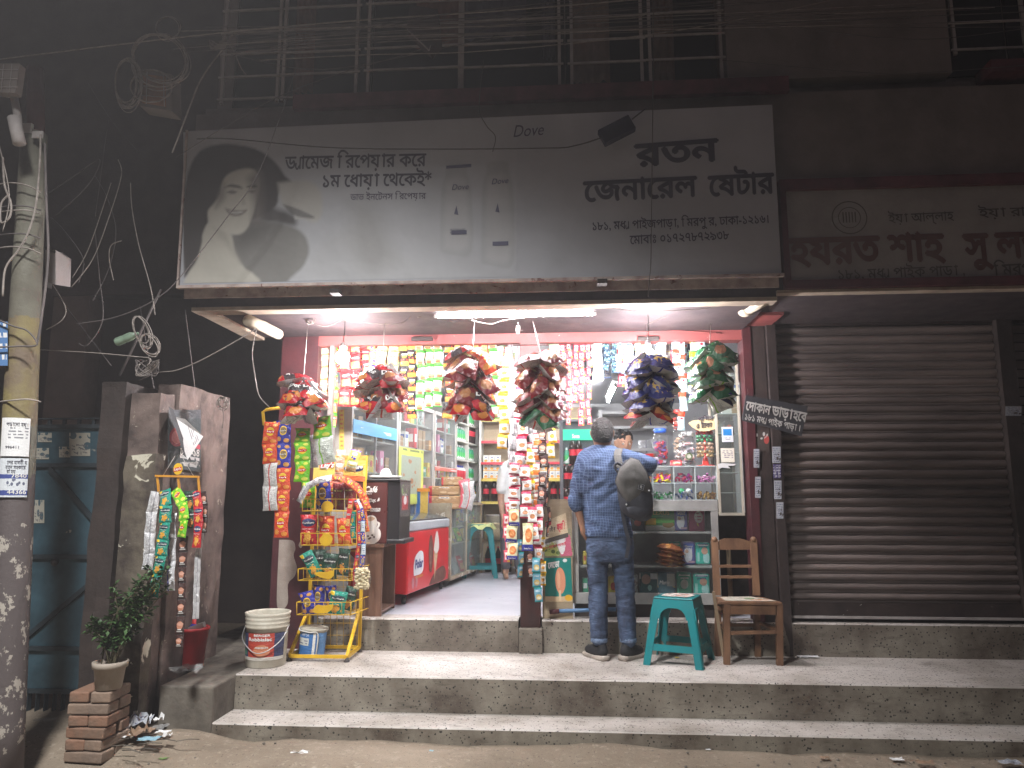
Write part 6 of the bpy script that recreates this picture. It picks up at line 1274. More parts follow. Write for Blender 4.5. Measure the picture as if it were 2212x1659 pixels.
jar(1428, .058, .27, m_lidb, [(.4, .03, .05), (.08, .05, .2), (.5, .45, .55), (.12, .02, .1)], 'jar of red and purple sweets with a blue lid', n=60)
jar(1470, .052, .33, m_lidr, [(.6, .5, .5), (.5, .35, .25), (.55, .55, .5)], 'tall jar of pale wrapped sweets behind the round green tin', n=60, Y=6.16); jar(1467, .042, .14, m_lidr, [(.6, .08, .05), (.6, .5, .4)], 'small red lidded jar stacked high behind the tall jar', n=16, Y=6.24).location.z = zj+.30
jar(1487, .055, .24, m_whb, [(.6, .58, .55), (.5, .3, .3), (.4, .38, .42)], 'jar of pale wrapped cakes with a round green label', n=50, Y=6.08)
c = at(1488, 986, Y=6.015); tag(MB().lathe([(.028, -.004), (.03, 0), (.028, .004)], 20, c=(0, 0, 0)).build('round_label', pmat('round_green', (.1, .14, .06), ('e', .5, .5, .3, .3, (.5, .5, .42)))), 'round dark green label on the pale jar', 'label'); lb = COL.objects['round_label']; lb.location = c; lb.rotation_euler = (R(90), 0, 0)
tag(card(1450, 994, 1473, 1006, PB[2], 'red treat bar tray on the display', 'box', Y=6.03, d=.08, words=[('Treat', 1453, 1470, 1002, 4, 2, 0)]))
LT = thing('lollipop_tower', 'red stand of round lollipops in coloured tiers', 'lollipop stand', at(1524, 1006, Y=6.12)); lc = at(1524, 1000, Y=6.12); lc.z = zj
MB().lathe([(.072, 0), (.072, .008), (.03, .012), (.02, .06), (.012, .075), (.012, .34), (.0001, .345)], 16, c=lc).build('stand', m_lidr, LT)
cols = [(.42, .30, .14), (.42, .30, .14), (.50, .32, .22), (.50, .32, .22), (.04, .24, .10), (.06, .28, .14), (.55, .08, .10), (.6, .15, .15)]
for lv in range(8):
    m_l = newmat('lolly', cols[lv], .3); b = MB()
    for k in range(9): a = k*.7+lv*.35; b.ball(lc+Vector((.058*math.cos(a), .058*math.sin(a), .085+lv*.031)), .0145, 8)
    b.build('lollipops', m_l, LT)
LTb = MB().box(lc+Vector((-.085, -.08, 0)), lc+Vector((.085, .09, .40))); tag(LTb.build('clear_case', JAR), 'clear plastic case round the lollipop stand', 'case')
b = MB(); b.poly([at(x, y, Y=6.02) for x, y in blob([(1487, 914), (1500, 908), (1548, 905), (1553, 918), (1546, 926), (1520, 932), (1500, 926)], 3)], (0, -1, 0), 0, .002); ptext(b, 'পািলস', (1508, 911), (1540, 908), 8, 6.018, 1, .03); ptext(b, '৫ টাকা', (1504, 925), (1538, 923), 9, 6.018, 1, .03)
tag(b.build('price_card', [newmat('buff_card', (.62, .5, .28), .7), m_txtd]), 'torn buff price card above the lollipops', 'card')
# tall old glass case at the right end
TC = thing('tall_glass_case', 'tall dusty old glass case between the counter and the right post', 'glass case', at(1575, 1105, Y=5.98)); YT = 5.98
xa, xb = at(1549, 1000, Y=YT).x, at(1600, 900, Y=YT).x-.005; za, zb_ = at(1575, 1108, Y=YT).z, 2.62
b = MB()
for x in (xa, xb-.018): b.box((x, YT, za), (x+.018, YT+.02, zb_)); b.box((x, YT+.26, za), (x+.018, YT+.28, zb_))
b.box((xa, YT-.001, za-.02), (xb, YT+.28, za)); b.box((xa, YT-.001, zb_), (xb, YT+.28, zb_+.02)); b.build('frame', grunge('yellowed_frame', (.5, .46, .38), (.38, .35, .29), 6, bump=.2), TC)
b = MB(); b.box((xa+.02, YT+.27, za), (xb-.02, YT+.275, zb_)); b.build('back_panel', grunge('dim_green_back', (.16, .18, .16), (.10, .12, .11), 5, bump=.1), TC)
b = MB(); b.box((at(1553, 1200, Y=6.32).x, 6.32, ZI), (1.75, 6.36, 1.36)); tag(b.build('shade_panel', m_dark_shade), 'dark panel standing in for shade behind the broom under the tall case', 'shade_panel')  # dark panel added where the gap is only in shade
for k in range(7):
    z = za+(zb_-za)*(k+1)/8; b = MB(); b.box((xa+.019, YT+.012, z-.003), (xb-.019, YT+.26, z+.003)); b.build('glass_shelf', m_acr, TC)
b = MB(); b.box((xa+.019, YT+.004, za+.001), (xb-.019, YT+.008, zb_-.001)); b.build('front_glass', G2, TC)
card(1560, 922, 1583, 955, pmat('card_notice', (.66, .68, .70), ('r', .5, .65, .38, .22, (.03, .22, .55)), ('s', .45, .22, .3, .08, (.2, .2, .25), 10), wr=0), 'white payment notice with a blue square on the tall case', 'notice', Y=YT-.004, d=.002, name='card_notice', words=[])
card(1558, 968, 1586, 999, pmat('hand_notice', (.66, .62, .52), ('r', .5, .5, .44, .44, (.70, .67, .58)), ('s', .5, .55, .38, .3, (.18, .14, .2), 8), wr=0), 'cream handwritten notice on the tall case', 'notice', Y=YT-.004, d=.002, name='hand_notice')
b = MB(); b.poly([at(x, y, Y=YT-.004) for x, y in [(1550, 1003), (1560, 1000), (1590, 1002), (1586, 1006), (1572, 1006), (1578, 1012), (1560, 1010), (1552, 1014)]], (0, -1, 0), 0, .001); tag(b.build('paper_rag', m_pap), 'torn white paper rag below the notices', 'paper')
for k, (x, y, kd) in enumerate(((1570, 795, 5), (1585, 862, 5), (1568, 862, 1), (1585, 800, 1), (1572, 905, 9))):
    c = at(x, y, Y=YT+.1); put('carton', carton_mesh(kd, .07, .08, .10), (c.x, c.y, za+(zb_-za)*(min(7, 1+int((c.z-za)/(zb_-za)*8)))/8-(zb_-za)/8+.004), ['brown carton high in the tall glass case', 'brown carton in the middle of the tall glass case', 'white carton in the middle of the tall glass case', 'white carton high in the tall glass case', 'dark carton low in the tall glass case'][k], 'carton')
b = MB()
for k in range(26): x = at(1574+rr.uniform(-8, 8), 1200, Y=6.15).x; b.bar((x, 6.15+rr.uniform(-.02, .02), ZI), (at(1574, 1200, Y=6.15).x+rr.uniform(-.02, .02), 6.15, ZI+.55), .003)
tag(b.build('straw_broom', m_wood), 'straw broom standing in the dark gap behind the chair', 'broom')
# fridge, wall shelf, red bin etc.
FG = thing('drinks_fridge', 'glass door drinks fridge with a green header behind the counter', 'fridge', (.15, 8.5, ZI)); fx0, fx1 = at(1209, 1000, Y=8.5).x, at(1296, 1000, Y=8.5).x; fz0, fz1 = at(1250, 925, Y=8.5).z, at(1250, 905, Y=8.5).z
b = MB(); b.box((fx0, 8.56, ZI), (fx1, 9.1, fz1)); b.box((fx0, 8.5, ZI), (fx0+.04, 8.56, fz1)); b.box((fx1-.04, 8.5, ZI), (fx1, 8.56, fz1)); b.box((fx0+.04, 8.5, fz1-.03), (fx1-.04, 8.56, fz1)); b.build('body', newmat('fridge_grey', (.10, .10, .11), .4), FG)
b = MB(); hz0 = at(1250, 950, Y=8.5).z; hz1 = at(1250, 933, Y=8.5).z; b.box((fx0+.041, 8.51, hz0), (fx1-.041, 8.55, hz1+.03)); ptext(b, 'Senza', (1236, 946), (1252, 946), 8, 8.508, 1, .04); b.build('header', [emit('lit_green_header', (.02, .42, .24), 1.0), m_txt], FG)
b = MB(); b.box((fx0+.041, 8.52, ZI+.1), (fx1-.041, 8.524, hz0-.005)); b.build('glass_door', G1, FG)
for k in range(4):
    z = hz0-.28-k*.27; b = MB(); b.box((fx0+.042, 8.526, z-.012), (fx1-.042, 8.558, z), 0); b.build('shelf_rail', m_lab, FG)
    for q in range(6): put('bottle', bottle_mesh(['green', 'cola', 'cola', 'white'][(q+k) % 4]), (fx0+.08+q*.07, 8.54, z+.002), 'drink bottle behind the fridge glass', 'bottle', 'drink bottles in the fridge')
m_shw = grunge('white_shelf_frame', (.6, .6, .6), (.5, .5, .5), 4, bump=.03)
WS = thing('wall_rack', 'pale wall rack with empty shelves behind the shopkeeper', 'rack', at(1380, 1000, Y=9.9)); b = MB(); YW = 9.9
xw0, xw1 = at(1293, 900, Y=YW).x, at(1440, 900, Y=YW).x
for y in (888, 920, 968, 1010): z = at(1380, y, Y=YW).z; b.box((xw0, YW, z-.035), (xw1, YW+.35, z))
b.box((xw0, YW-.01, at(1380, 1075, Y=YW).z), (xw0+.05, YW-.001, at(1380, 885, Y=YW).z)); b.build('shelves', m_shw, WS)
b = MB(); b.box((xw0+.05, YW+.3, at(1380, 920, Y=YW).z), (xw1, YW+.34, at(1380, 888, Y=YW).z-.036)); b.build('back_panel', m_grey, WS)
for k, (x, y) in enumerate(((1312, 960), (1395, 962), (1420, 960))): put('packet', packet_mesh('silver', .22, .18, words=False), at(x, y-12, Y=9.95), 'clear bag of goods on the wall rack', 'bag', 'clear bags on the wall rack')
CF = thing('ceiling_fan', 'white ceiling fan hub behind the right bulb', 'fan', at(1405, 772, Y=7.2)); c = at(1408, 770, Y=7.2)
b = MB(); b.lathe([(.0001, -.05), (.06, -.05), (.10, -.03), (.11, .0), (.06, .03), (.02, .04), (.02, .12)], 16, c=c); b.build('motor', m_white, CF)
for a in (20, 140, 260):
    d = Vector((math.cos(R(a)), math.sin(R(a)), 0)); MB().bar(c+d*.1, c+d*.5, .11, .006, up=(0, 0, 1)).build('blade', m_white, CF)
tag(MB().lathe([(.03, 0), (.045, .13), (.05, .135), (.0001, .14)], 12, c=at(1406, 1020, Y=6.4)+Vector((0, 0, .02))).build('red_cup', m_cap), 'red plastic cup by the sweet jars', 'cup') 
# posters left of the counter
PO = thing('poster_board', 'brown board covered with torn tea posters left of the counter', 'board', at(1205, 1300, Y=5.92))
a, c = at(1172, 1308, Y=5.93), at(1232, 1078, Y=5.93); MB().box((a.x, 5.93, ZI), (c.x+.01, 5.945, c.z)).build('board', m_wood, PO)
def poster4(q, m, label, words=(), dy=5.926):
    b = MB(); b.quad(*[at(x, y, Y=dy) for x, y in q])
    for s_, p0, p1, h, mi, bo in words: ptext(b, s_, p0, p1, h, dy, mi, bo, .001)
    o = b.build('poster', [m, m_txt, newmat('poster_red_ink', (.6, .05, .08), .6), m_txtd]); sm = o.modifiers.new('s', 'SOLIDIFY'); sm.thickness = .001; return tag(o, label, 'poster', 'posters left of the counter')
poster4([(1178, 1300), (1237, 1300), (1233, 1205), (1175, 1205)], pmat('ice_poster', (.01, .22, .19), ('r', .5, .06, .5, .06, (.62, .46, .28)), ('e', .58, .48, .19, .30, (.72, .30, .18)), ('e', .52, .5, .06, .2, (.76, .42, .26)), ('e', .86, .09, .14, .07, (.75, .42, .03)), ('r', .55, .14, .04, .12, (.72, .56, .36)), ('e', .78, .94, .08, .04, W_), r=.4, wr=.1), 'teal ice lolly poster at the bottom of the poster board', [('েনেডা', (1184, 1228), (1208, 1224), 11, 1, .05)])
poster4([(1176, 1175), (1228, 1160), (1222, 1108), (1178, 1126)], pmat('tea_poster_a', (.62, .50, .33), ('r', .14, .85, .16, .12, (.45, .03, .05)), ('r', .5, .08, .5, .1, (.08, .07, .06)), r=.5, wr=.4), 'buff tea poster at the top of the poster board', [('কমনীয়', (1182, 1150), (1200, 1146), 7, 3, .03), ('ফ্রি!', (1203, 1146), (1220, 1142), 12, 2, .05)], 5.922)
poster4([(1176, 1204), (1240, 1200), (1232, 1140), (1174, 1172)], pmat('tea_poster_b', (.28, .27, .17), ('r', .25, .4, .22, .36, (.45, .52, .15)), ('n', .5, .3, .5, .3, (.10, .16, .04), 6, 6), ('r', .75, .35, .2, .4, (.55, .12, .2)), ('e', .62, .5, .13, .42, (.70, .70, .70)), r=.5, wr=.4, fuzz=.1), 'torn green and pink tea poster in the middle of the board', [('েচ্ছন প্রিতিট', (1174, 1180), (1222, 1170), 6, 1, .02), ('২০০ গ্রাম চা প্যাকেট', (1174, 1188), (1222, 1177), 5, 2, .03)], 5.924)
b = MB(); b.tube([at(1187, 1322, Y=5.90), at(1208, 1320, Y=5.90)], .018, 10, 1); b.tube([at(1208, 1320, Y=5.90), at(1330, 1316, Y=5.96)], .015, 10, 0); tag(b.build('blue_pipe', [newmat('blue_pipe_plastic', (.07, .16, .30), .4), m_maroon]), 'blue plastic pipe lying along the counter foot', 'pipe')
# ================================================================ soft shapes
def puff(mb, pts, n, thick, m=0, rings=5, pw=.5, back=True, lump=0):
    """a cushion over the outline pts; n points to its bulging front"""
    pts = [Vector(p) for p in pts]; n = Vector(n).normalized(); c = sum(pts, Vector())/len(pts); k = len(pts)
    for sgn in ((1, -1) if back else (1,)):
        vs = []
        for r in range(rings+1):
            s = math.cos(math.pi/2*r/(rings+.0)) if r < rings else 0; h = thick/2*(1-s**2)**pw
            for p in pts:
                q = c+(p-c)*s; e = noise.noise(q*14)*lump; vs.append(q+n*sgn*(h+e*(1-s)))
        fs = [(r*k+i, r*k+(i+1) % k, (r+1)*k+(i+1) % k, (r+1)*k+i) for r in range(rings) for i in range(k)]
        if sgn < 0: fs = [f[::-1] for f in fs]
        mb.add(vs, fs, m, smooth=True)
    return mb
def capsule(mb, p, q, r0, r1, n=12, sy=1, m=0):
    p, q = Vector(p), Vector(q); d = q-p; L = d.length or 1e-4; t = d.normalized()
    ps, rs = [], []
    for k in range(4): a = math.pi/2*(1-k/4); ps.append(p-t*r0*math.sin(a)); rs.append(max(1e-4, r0*math.cos(a)))
    ps.append(p); rs.append(r0); ps.append(q); rs.append(r1)
    for k in range(1, 5): a = math.pi/2*k/4; ps.append(q+t*r1*math.sin(a)); rs.append(max(1e-4, r1*math.cos(a)))
    b0 = len(mb.v); mb.tube(ps, rs, n, m)
    return mb
def rings(mb, rg, n=20, m=0):
    """loft of horizontal ellipses (x, y, z, rx, ry)"""
    vs = [(x+rx*math.copysign(abs(math.cos(2*math.pi*k/n))**.85, math.cos(2*math.pi*k/n)), y+ry*math.copysign(abs(math.sin(2*math.pi*k/n))**.85, math.sin(2*math.pi*k/n)), z) for x, y, z, rx, ry in rg for k in range(n)]
    L = len(rg); fs = [(i*n+k, i*n+(k+1) % n, (i+1)*n+(k+1) % n, (i+1)*n+k) for i in range(L-1) for k in range(n)]
    fs += [tuple(range(n-1, -1, -1)), tuple((L-1)*n+k for k in range(n))]
    if rg[0][2] > rg[-1][2]: fs = [f[::-1] for f in fs]
    return mb.add(vs, fs, m, smooth=True)
def melt(mb, name, mat_, parent, vox=.012, it=8, folds=None, origin=None):
    """join the pieces into one continuous skin"""
    o = mb.build(name, mat_, parent, origin)
    r = o.modifiers.new('r', 'REMESH'); r.mode = 'VOXEL'; r.voxel_size = vox; r.use_smooth_shade = True
    s = o.modifiers.new('s', 'SMOOTH'); s.iterations = it; s.factor = .6
    bpy.context.view_layer.update()
    me = bpy.data.meshes.new_from_object(o.evaluated_get(bpy.context.evaluated_depsgraph_get()))
    o.modifiers.clear(); old = o.data; o.data = me; bpy.data.meshes.remove(old)
    if not me.materials: me.materials.append(mat_)
    for p in me.polygons: p.use_smooth = True
    if folds:
        amp, f = folds; ns = [v.normal.copy() for v in me.vertices]
        for v, n in zip(me.vertices, ns):
            p = v.co; q = Vector((p.x*f[0], p.y*f[1], p.z*f[2])); a = noise.noise(q+noise.noise_vector(p*5)*1.2)
            v.co = p+n*amp*((1-abs(a)*2.2)+.5*noise.noise(q*2.3))
        me.update()
    return o
def skinmat(n, c): 
    m = grunge(n, c, tuple(v*.8 for v in c), 20, r=.5, bump=.05, bs=80); P(m).inputs['Subsurface Weight'].default_value = .1; P(m).inputs['Subsurface Radius'].default_value = (.02, .008, .004); return m
m_skin = skinmat('brown_skin', (.30, .155, .10)); m_skin2 = skinmat('light_brown_skin', (.42, .24, .16))
m_hairb = newmat('black_hair', (.018, .014, .013), .45); gh = NG(m_hairb); gh.lk(gh.mix(gh.ramp(gh.noise(gh.mapped(gh.coords(), (1, 1, 1)), 60, 3), .55, .8), (.008, .007, .007), (.035, .033, .033)), P(m_hairb).inputs['Base Color']); gh.bump(gh.noise(gh.coords(), 90, 4), 1, .02, P(m_hairb))
def plaid():
    m = newmat('blue_checked_cotton', (.06, .10, .20), .85); g = NG(m); co = g.coords(); sp = g.n.new('ShaderNodeSeparateXYZ')
    nz = g.n.new('ShaderNodeTexNoise'); nz.inputs['Scale'].default_value = 5; g.lk(co, nz.inputs[0]); sc = g.n.new('ShaderNodeVectorMath'); sc.operation = 'SCALE'; sc.inputs['Scale'].default_value = .05; g.lk(nz.outputs['Color'], sc.inputs[0])
    ad = g.n.new('ShaderNodeVectorMath'); g.lk(co, ad.inputs[0]); g.lk(sc.outputs[0], ad.inputs[1]); g.lk(ad.outputs[0], sp.inputs[0])
    def lines(x, s, w, o=0): return g.math('LESS_THAN', g.math('ABSOLUTE', g.math('SUBTRACT', g.math('FRACT', g.math('ADD', g.math('MULTIPLY', x, s), o)), .5)), w)
    X, Z = g.math('ADD', sp.outputs[0], g.math('MULTIPLY', sp.outputs[1], .7)), sp.outputs[2]
    l = g.math('MAXIMUM', lines(X, 52, .075), lines(Z, 52, .075)); l2 = g.math('MAXIMUM', lines(X, 52, .04, .25), lines(Z, 52, .04, .25))
    base = g.mix(g.ramp(g.noise(co, 3, 4), .3, .7), (.020, .040, .10), (.030, .056, .13))
    g.lk(g.mix(l, g.mix(g.math('MULTIPLY', l2, .5), base, (.08, .12, .22)), (.11, .16, .27)), P(m).inputs['Base Color']); g.bump(g.noise(co, 16, 4), .35, .02, P(m)); return m
m_plaid = plaid()
m_jean = newmat('faded_denim', (.05, .08, .15), .85); gj = NG(m_jean); cj = gj.coords()
gj.lk(gj.mix(gj.ramp(gj.noise(gj.mapped(cj, (1, 1, .6)), 7, 5, .65), .38, .68), (.016, .024, .050), (.07, .11, .20)), P(m_jean).inputs['Base Color']); gj.bump(gj.noise(gj.mapped(cj, (1, 1, 3)), 9, 4, .6, 1), .6, .03, P(m_jean))
m_shoe = grunge('black_mesh_shoe', (.022, .022, .025), (.012, .012, .014), 20, r=.7, bump=.3, bs=120); m_sole = grunge('cream_shoe_sole', (.42, .37, .32), (.26, .22, .19), 12, r=.6, bump=.05)

def hand(mb, wrist, d, side, r=.040, curl=.5, m=0):
    """palm, four unequal bent fingers and a thumb at the palm's side"""
    wrist = Vector(wrist); d = Vector(d).normalized(); side = Vector(side).normalized(); nrm = d.cross(side).normalized()
    capsule(mb, wrist, wrist+d*.035, .027, .034, 8); 
    for k in (-1, 0, 1): capsule(mb, wrist+d*.02+side*.018*k, wrist+d*.085+side*.022*k, .017, .014, 8)
    for k, L in zip((-1.5, -.5, .5, 1.5), (.060, .072, .078, .070)):
        b_ = wrist+d*.085+side*.0165*k; a1 = (d+nrm*curl*.5+side*.05*k).normalized(); a2 = (d+nrm*curl*1.5).normalized()
        capsule(mb, b_, b_+a1*L*.5, .0088, .0080, 7); capsule(mb, b_+a1*L*.5, b_+a1*L*.5+a2*L*.5, .0080, .0068, 7)
    t0 = wrist+d*.03+side*.030; t1 = t0+(d*.6+side*.9+nrm*.3).normalized()*.035; capsule(mb, t0, t1, .012, .010, 7); capsule(mb, t1, t1+(d+side*.2+nrm*.5).normalized()*.03, .010, .008, 7)
YM = 5.66
def J(x, y, Y=YM): return at(x, y, Y=Y)
# ---------------------------------------------------------------- the customer, seen from behind
MN = thing('person', 'man from behind in a blue checked shirt, jeans and black shoes standing at the counter', 'person', (J(1320, 1400).x, YM, ZP))
hc = J(1301, 936); sL, sR = J(1262, 990), J(1344, 988); hipc = J(1316, 1150)
b = MB()   # body: head, neck, trunk, arms, hands in one skin
rings(b, [(hc.x, hc.y+.01, hc.z-.125, .05, .055), (hc.x, hc.y+.012, hc.z-.095, .062, .07), (hc.x, hc.y+.008, hc.z-.05, .073, .088), (hc.x, hc.y, hc.z, .078, .097), (hc.x, hc.y, hc.z+.05, .073, .093), (hc.x, hc.y, hc.z+.09, .05, .066), (hc.x, hc.y, hc.z+.108, .015, .02)])
capsule(b, J(1301, 985, YM+.01), J(1301, 952), .058, .052)
b.ball(hc+Vector((0, .10, -.02)), .014, 8); 
for sg in (-1, 1): capsule(b, hc+Vector((sg*.078, .012, -.025)), hc+Vector((sg*.083, .005, .012)), .012, .016, 8)
rings(b, [(hipc.x, YM, hipc.z-.05, .14, .10), (hipc.x, YM, hipc.z+.25, .13, .09), (hipc.x-.01, YM, J(1, 1010).z, .16, .09), (hipc.x-.02, YM, J(1, 982).z, .13, .08)])
eL, wL = J(1243, 1078, YM-.02), J(1259, 1140, YM-.02); eR, wR = J(1402, 1003, YM+.05), J(1398, 1018, YM+.34)
for s_, e_, w_, hd, sd in ((sL, eL, wL, (.12, .12, -.35), (.4, .9, 0)), (sR, eR, wR, (0, 1, -.12), (-1, 0, 0))):
    capsule(b, s_, e_, .045, .037); capsule(b, e_, w_, .036, .025); hand(b, w_, hd, sd)
melt(b, 'body', m_skin, MN, .009, 5)
b = MB(); vs = []   # hair cap, longer at the nape
rings(b, [(hc.x, hc.y-.012, hc.z-.075, .055, .072), (hc.x, hc.y-.014, hc.z-.045, .072, .088), (hc.x, hc.y-.012, hc.z-.005, .084, .100), (hc.x, hc.y-.006, hc.z+.045, .084, .106), (hc.x, hc.y, hc.z+.085, .068, .088), (hc.x, hc.y, hc.z+.112, .038, .05), (hc.x, hc.y, hc.z+.122, .01, .012)])
o = melt(b, 'hair', m_hairb, MN, .008, 3, (.004, (40, 40, 40)))
b = MB(); zz_ = lambda y: J(1, y).z
pxw = lambda a, c, Y=YM: (J(c, 1100, Y).x-J(a, 1100, Y).x)/2; cx_ = lambda a, c: (J(a, 1100).x+J(c, 1100).x)/2
rings(b, [(cx_(1264, 1366), YM, zz_(1156), pxw(1264, 1366), .125), (cx_(1262, 1363), YM, zz_(1135), pxw(1262, 1363), .128), (cx_(1258, 1358), YM, zz_(1100), pxw(1258, 1358), .125), (cx_(1252, 1356), YM, zz_(1060), pxw(1252, 1356), .128), (cx_(1246, 1356), YM, zz_(1020), pxw(1246, 1356), .13), (cx_(1250, 1354), YM+.005, zz_(996), pxw(1250, 1354), .115), (cx_(1262, 1344), YM+.008, zz_(980), pxw(1262, 1344), .092), (cx_(1280, 1322), YM+.01, zz_(969), pxw(1280, 1322), .070)])
cuffL = sL.lerp(eL, 1.0)+(wL-eL)*.12; capsule(b, sL+Vector((.02, 0, -.01)), sL.lerp(eL, .5), .078, .066); capsule(b, sL.lerp(eL, .5), cuffL, .066, .060)
capsule(b, sR+Vector((-.02, 0, -.005)), sR.lerp(eR, .55), .075, .067); capsule(b, sR.lerp(eR, .55), eR, .067, .062); capsule(b, eR, eR.lerp(wR, .62), .062, .050)
capsule(b, sL+Vector((-.0, 0, .005)), J(1292, 974, YM+.01), .055, .05); capsule(b, sR+Vector((0, 0, .005)), J(1310, 974, YM+.01), .055, .05)
sh = melt(b, 'shirt', m_plaid, MN, .012, 7, (.0065, (7, 7, 13)))
b = MB(); n = 18; c = J(1301, 968, YM+.005)
vs = [(c.x+(.066+.006*j)*math.cos(2*math.pi*k/n), c.y+(.070+.006*j)*math.sin(2*math.pi*k/n), c.z+.012-.03*j+.012*math.sin(2*math.pi*k/n)) for j in range(2) for k in range(n)]
b.add(vs, [(k, (k+1) % n, n+(k+1) % n, n+k) for k in range(n)], smooth=True); o = b.build('collar', m_plaid, sh, origin=MN.location); sm = o.modifiers.new('s', 'SOLIDIFY'); sm.thickness = .006
b = MB(); d = (wL-eL).normalized(); capsule(b, cuffL-d*.02, cuffL+d*.02, .063, .058); melt(b, 'cuff', m_plaid, sh, .009, 2, origin=MN.location)
kL, kR, aL, aR = J(1291, 1262, YM+.015), J(1349, 1262, YM+.02), J(1294, 1380, YM-.02), J(1357, 1380, YM-.02); hL, hR = J(1291, 1170), J(1341, 1170)
b = MB(); rings(b, [(cx_(1268, 1366), YM, zz_(1205), pxw(1272, 1362), .105), (cx_(1266, 1367), YM, zz_(1180), pxw(1266, 1367), .118), (cx_(1266, 1366), YM, zz_(1150), pxw(1268, 1364), .115)])
capsule(b, hL, kL, .088, .070); capsule(b, kL, kL.lerp(aL, .5), .070, .069); capsule(b, kL.lerp(aL, .5), aL, .069, .060)
capsule(b, hR, kR, .088, .072); capsule(b, kR, kR.lerp(aR, .5), .072, .069); capsule(b, kR.lerp(aR, .5), aR, .069, .060)
je = melt(b, 'jeans', m_jean, MN, .012, 5, (.0065, (5, 5, 20)))
b = MB()
for p in (aL, aR): b.lathe([(.058, -.022), (.062, -.018), (.063, .008), (.058, .012)], 16, c=p, cap=False)
b.build('turned_hem', grunge('pale_denim', (.16, .22, .33), (.05, .08, .14), 60, bump=.1), je, origin=MN.location)
for k, (x0, x1) in enumerate(((1274, 1304), (1329, 1356))):
    b = MB(); q = [at(x, y, Y=YM-.128+abs(x-1316)/1e3) for x, y in ((x0, 1172), (x1, 1172), (x1-1, 1192), ((x0+x1)/2, 1201), (x0+2, 1192))]; puff(b, q, (0, -1, 0), .01, 0, 3); b.build('back_pocket', m_jean, je, origin=MN.location)
def shoe(px, py, rz, parent):
    c = at(px, 1420, Z=ZP); c = Vector((c.x, 5.69, ZP)); b = MB(); M_ = Matrix.Translation(c) @ Matrix.Rotation(rz, 4, 'Z')
    ol = [(-.032, -.13), (.032, -.13), (.042, -.09), (.040, -.02), (.050, .06), (.045, .12), (.018, .15), (-.018, .15), (-.045, .12), (-.050, .06), (-.040, -.02), (-.042, -.09)]
    vs = []; k = len(ol)
    for z, s in ((0, .93), (.005, 1), (.022, 1.03), (.026, .98)): vs += [M_ @ Vector((x*s, y*s, z+(.012 if y > .12 and z < .02 else 0)+(.010 if y < -.08 and z > .01 else 0))) for x, y in ol]
    b.add(vs, [(j*k+i, j*k+(i+1) % k, (j+1)*k+(i+1) % k, (j+1)*k+i) for j in range(3) for i in range(k)]+[tuple(range(k-1, -1, -1)), tuple(3*k+i for i in range(k))], smooth=True); s_ = b.build('sole', m_sole, None, origin=parent.location); s_.location = (0, 0, 0); 
    b = MB(); 
    for a, c_, r0, r1 in (((0, -.085, .062), (0, -.08, .095), .042, .036), ((0, -.08, .06), (0, .03, .055), .044, .044), ((0, .03, .052), (0, .10, .045), .044, .034)): capsule(b, M_ @ Vector(a), M_ @ Vector(c_), r0, r1)
    sh_ = melt(b, 'shoe', m_shoe, parent, .009, 4); s_.parent = sh_
shoe(1288, 1420, R(30), MN); shoe(1364, 1420, R(-38), MN)
# backpack on one shoulder
m_bag = grunge('grey_canvas', (.085, .082, .078), (.055, .053, .05), 10, r=.8, bump=.9, bs=11); m_bagd = grunge('dark_canvas', (.03, .032, .042), (.018, .02, .028), 10, r=.75, bump=.4, bs=30)
BP = thing('backpack', 'grey and dark blue backpack slung over the man\'s right shoulder', 'backpack', J(1368, 1060, 5.45)); YB_ = 5.46
b = MB(); puff(b, [at(x, y, Y=YB_) for x, y in blob([(1334, 1020), (1350, 994), (1376, 992), (1396, 1020), (1407, 1060), (1411, 1092), (1406, 1120), (1384, 1127), (1356, 1116), (1340, 1098), (1333, 1060)], 2)], (0, -1, 0), .17, 0, 9, .4, True, .035); b.build('main_bag', m_bagd, BP)
b = MB(); puff(b, [at(x, y, Y=YB_-.035) for x, y in blob([(1329, 1040), (1338, 1012), (1362, 989), (1380, 994), (1398, 1022), (1409, 1060), (1388, 1076), (1360, 1094), (1352, 1090), (1336, 1060)], 1)], (-.1, -1, .15), .15, 0, 10, .38, True, .04); fl = b.build('flap', m_bag, BP)
b = MB(); ed = [at(x, y, Y=YB_-.055) for x, y in [(1329, 1040), (1338, 1012), (1362, 989), (1380, 994), (1398, 1022), (1409, 1060), (1388, 1076), (1360, 1094), (1352, 1090), (1336, 1060), (1329, 1040)]]; b.tube(ed, .0045, 6); b.build('piping', m_bagd, fl, origin=BP.location)
b = MB(); puff(b, [at(x, y, Y=YB_-.055) for x, y in [(1352, 1096), (1400, 1080), (1404, 1108), (1388, 1120), (1360, 1112)]], (0, -1, .1), .06, 0, 5, .4, True, .02); b.build('front_pocket', m_bagd, BP)
b = MB(); c = at(1385, 1052, Y=YB_-.107); ax, az = Vector((.9, .1, -.25)).normalized(), Vector((.25, 0, .95)).normalized()
for s_, m_ in ((.024, 0), (.020, 1), (.018, 0)): b.poly([c+ax*x*s_+az*z*s_+Vector((0, -.001*(3-s_*100), 0)) for x, z in ((-1, -1), (1, -1), (1, 1), (-1, 1))], (0, -1, 0), m_, .002)
text(b, 'R', c-ax*.009-az*.010+Vector((0, -.0035, 0)), c+ax*.009-az*.010+Vector((0, -.0035, 0)), .02, az, 1, .04, .001, nrm=(0, -1, 0)); b.build('badge', [m_bagd, m_alu], fl, origin=BP.location)
for x, y in ((1353, 1090), (1402, 1060)): MB().ball(at(x, y, Y=YB_-.09), .007, 8).build('stud', m_alu, fl, origin=BP.location)
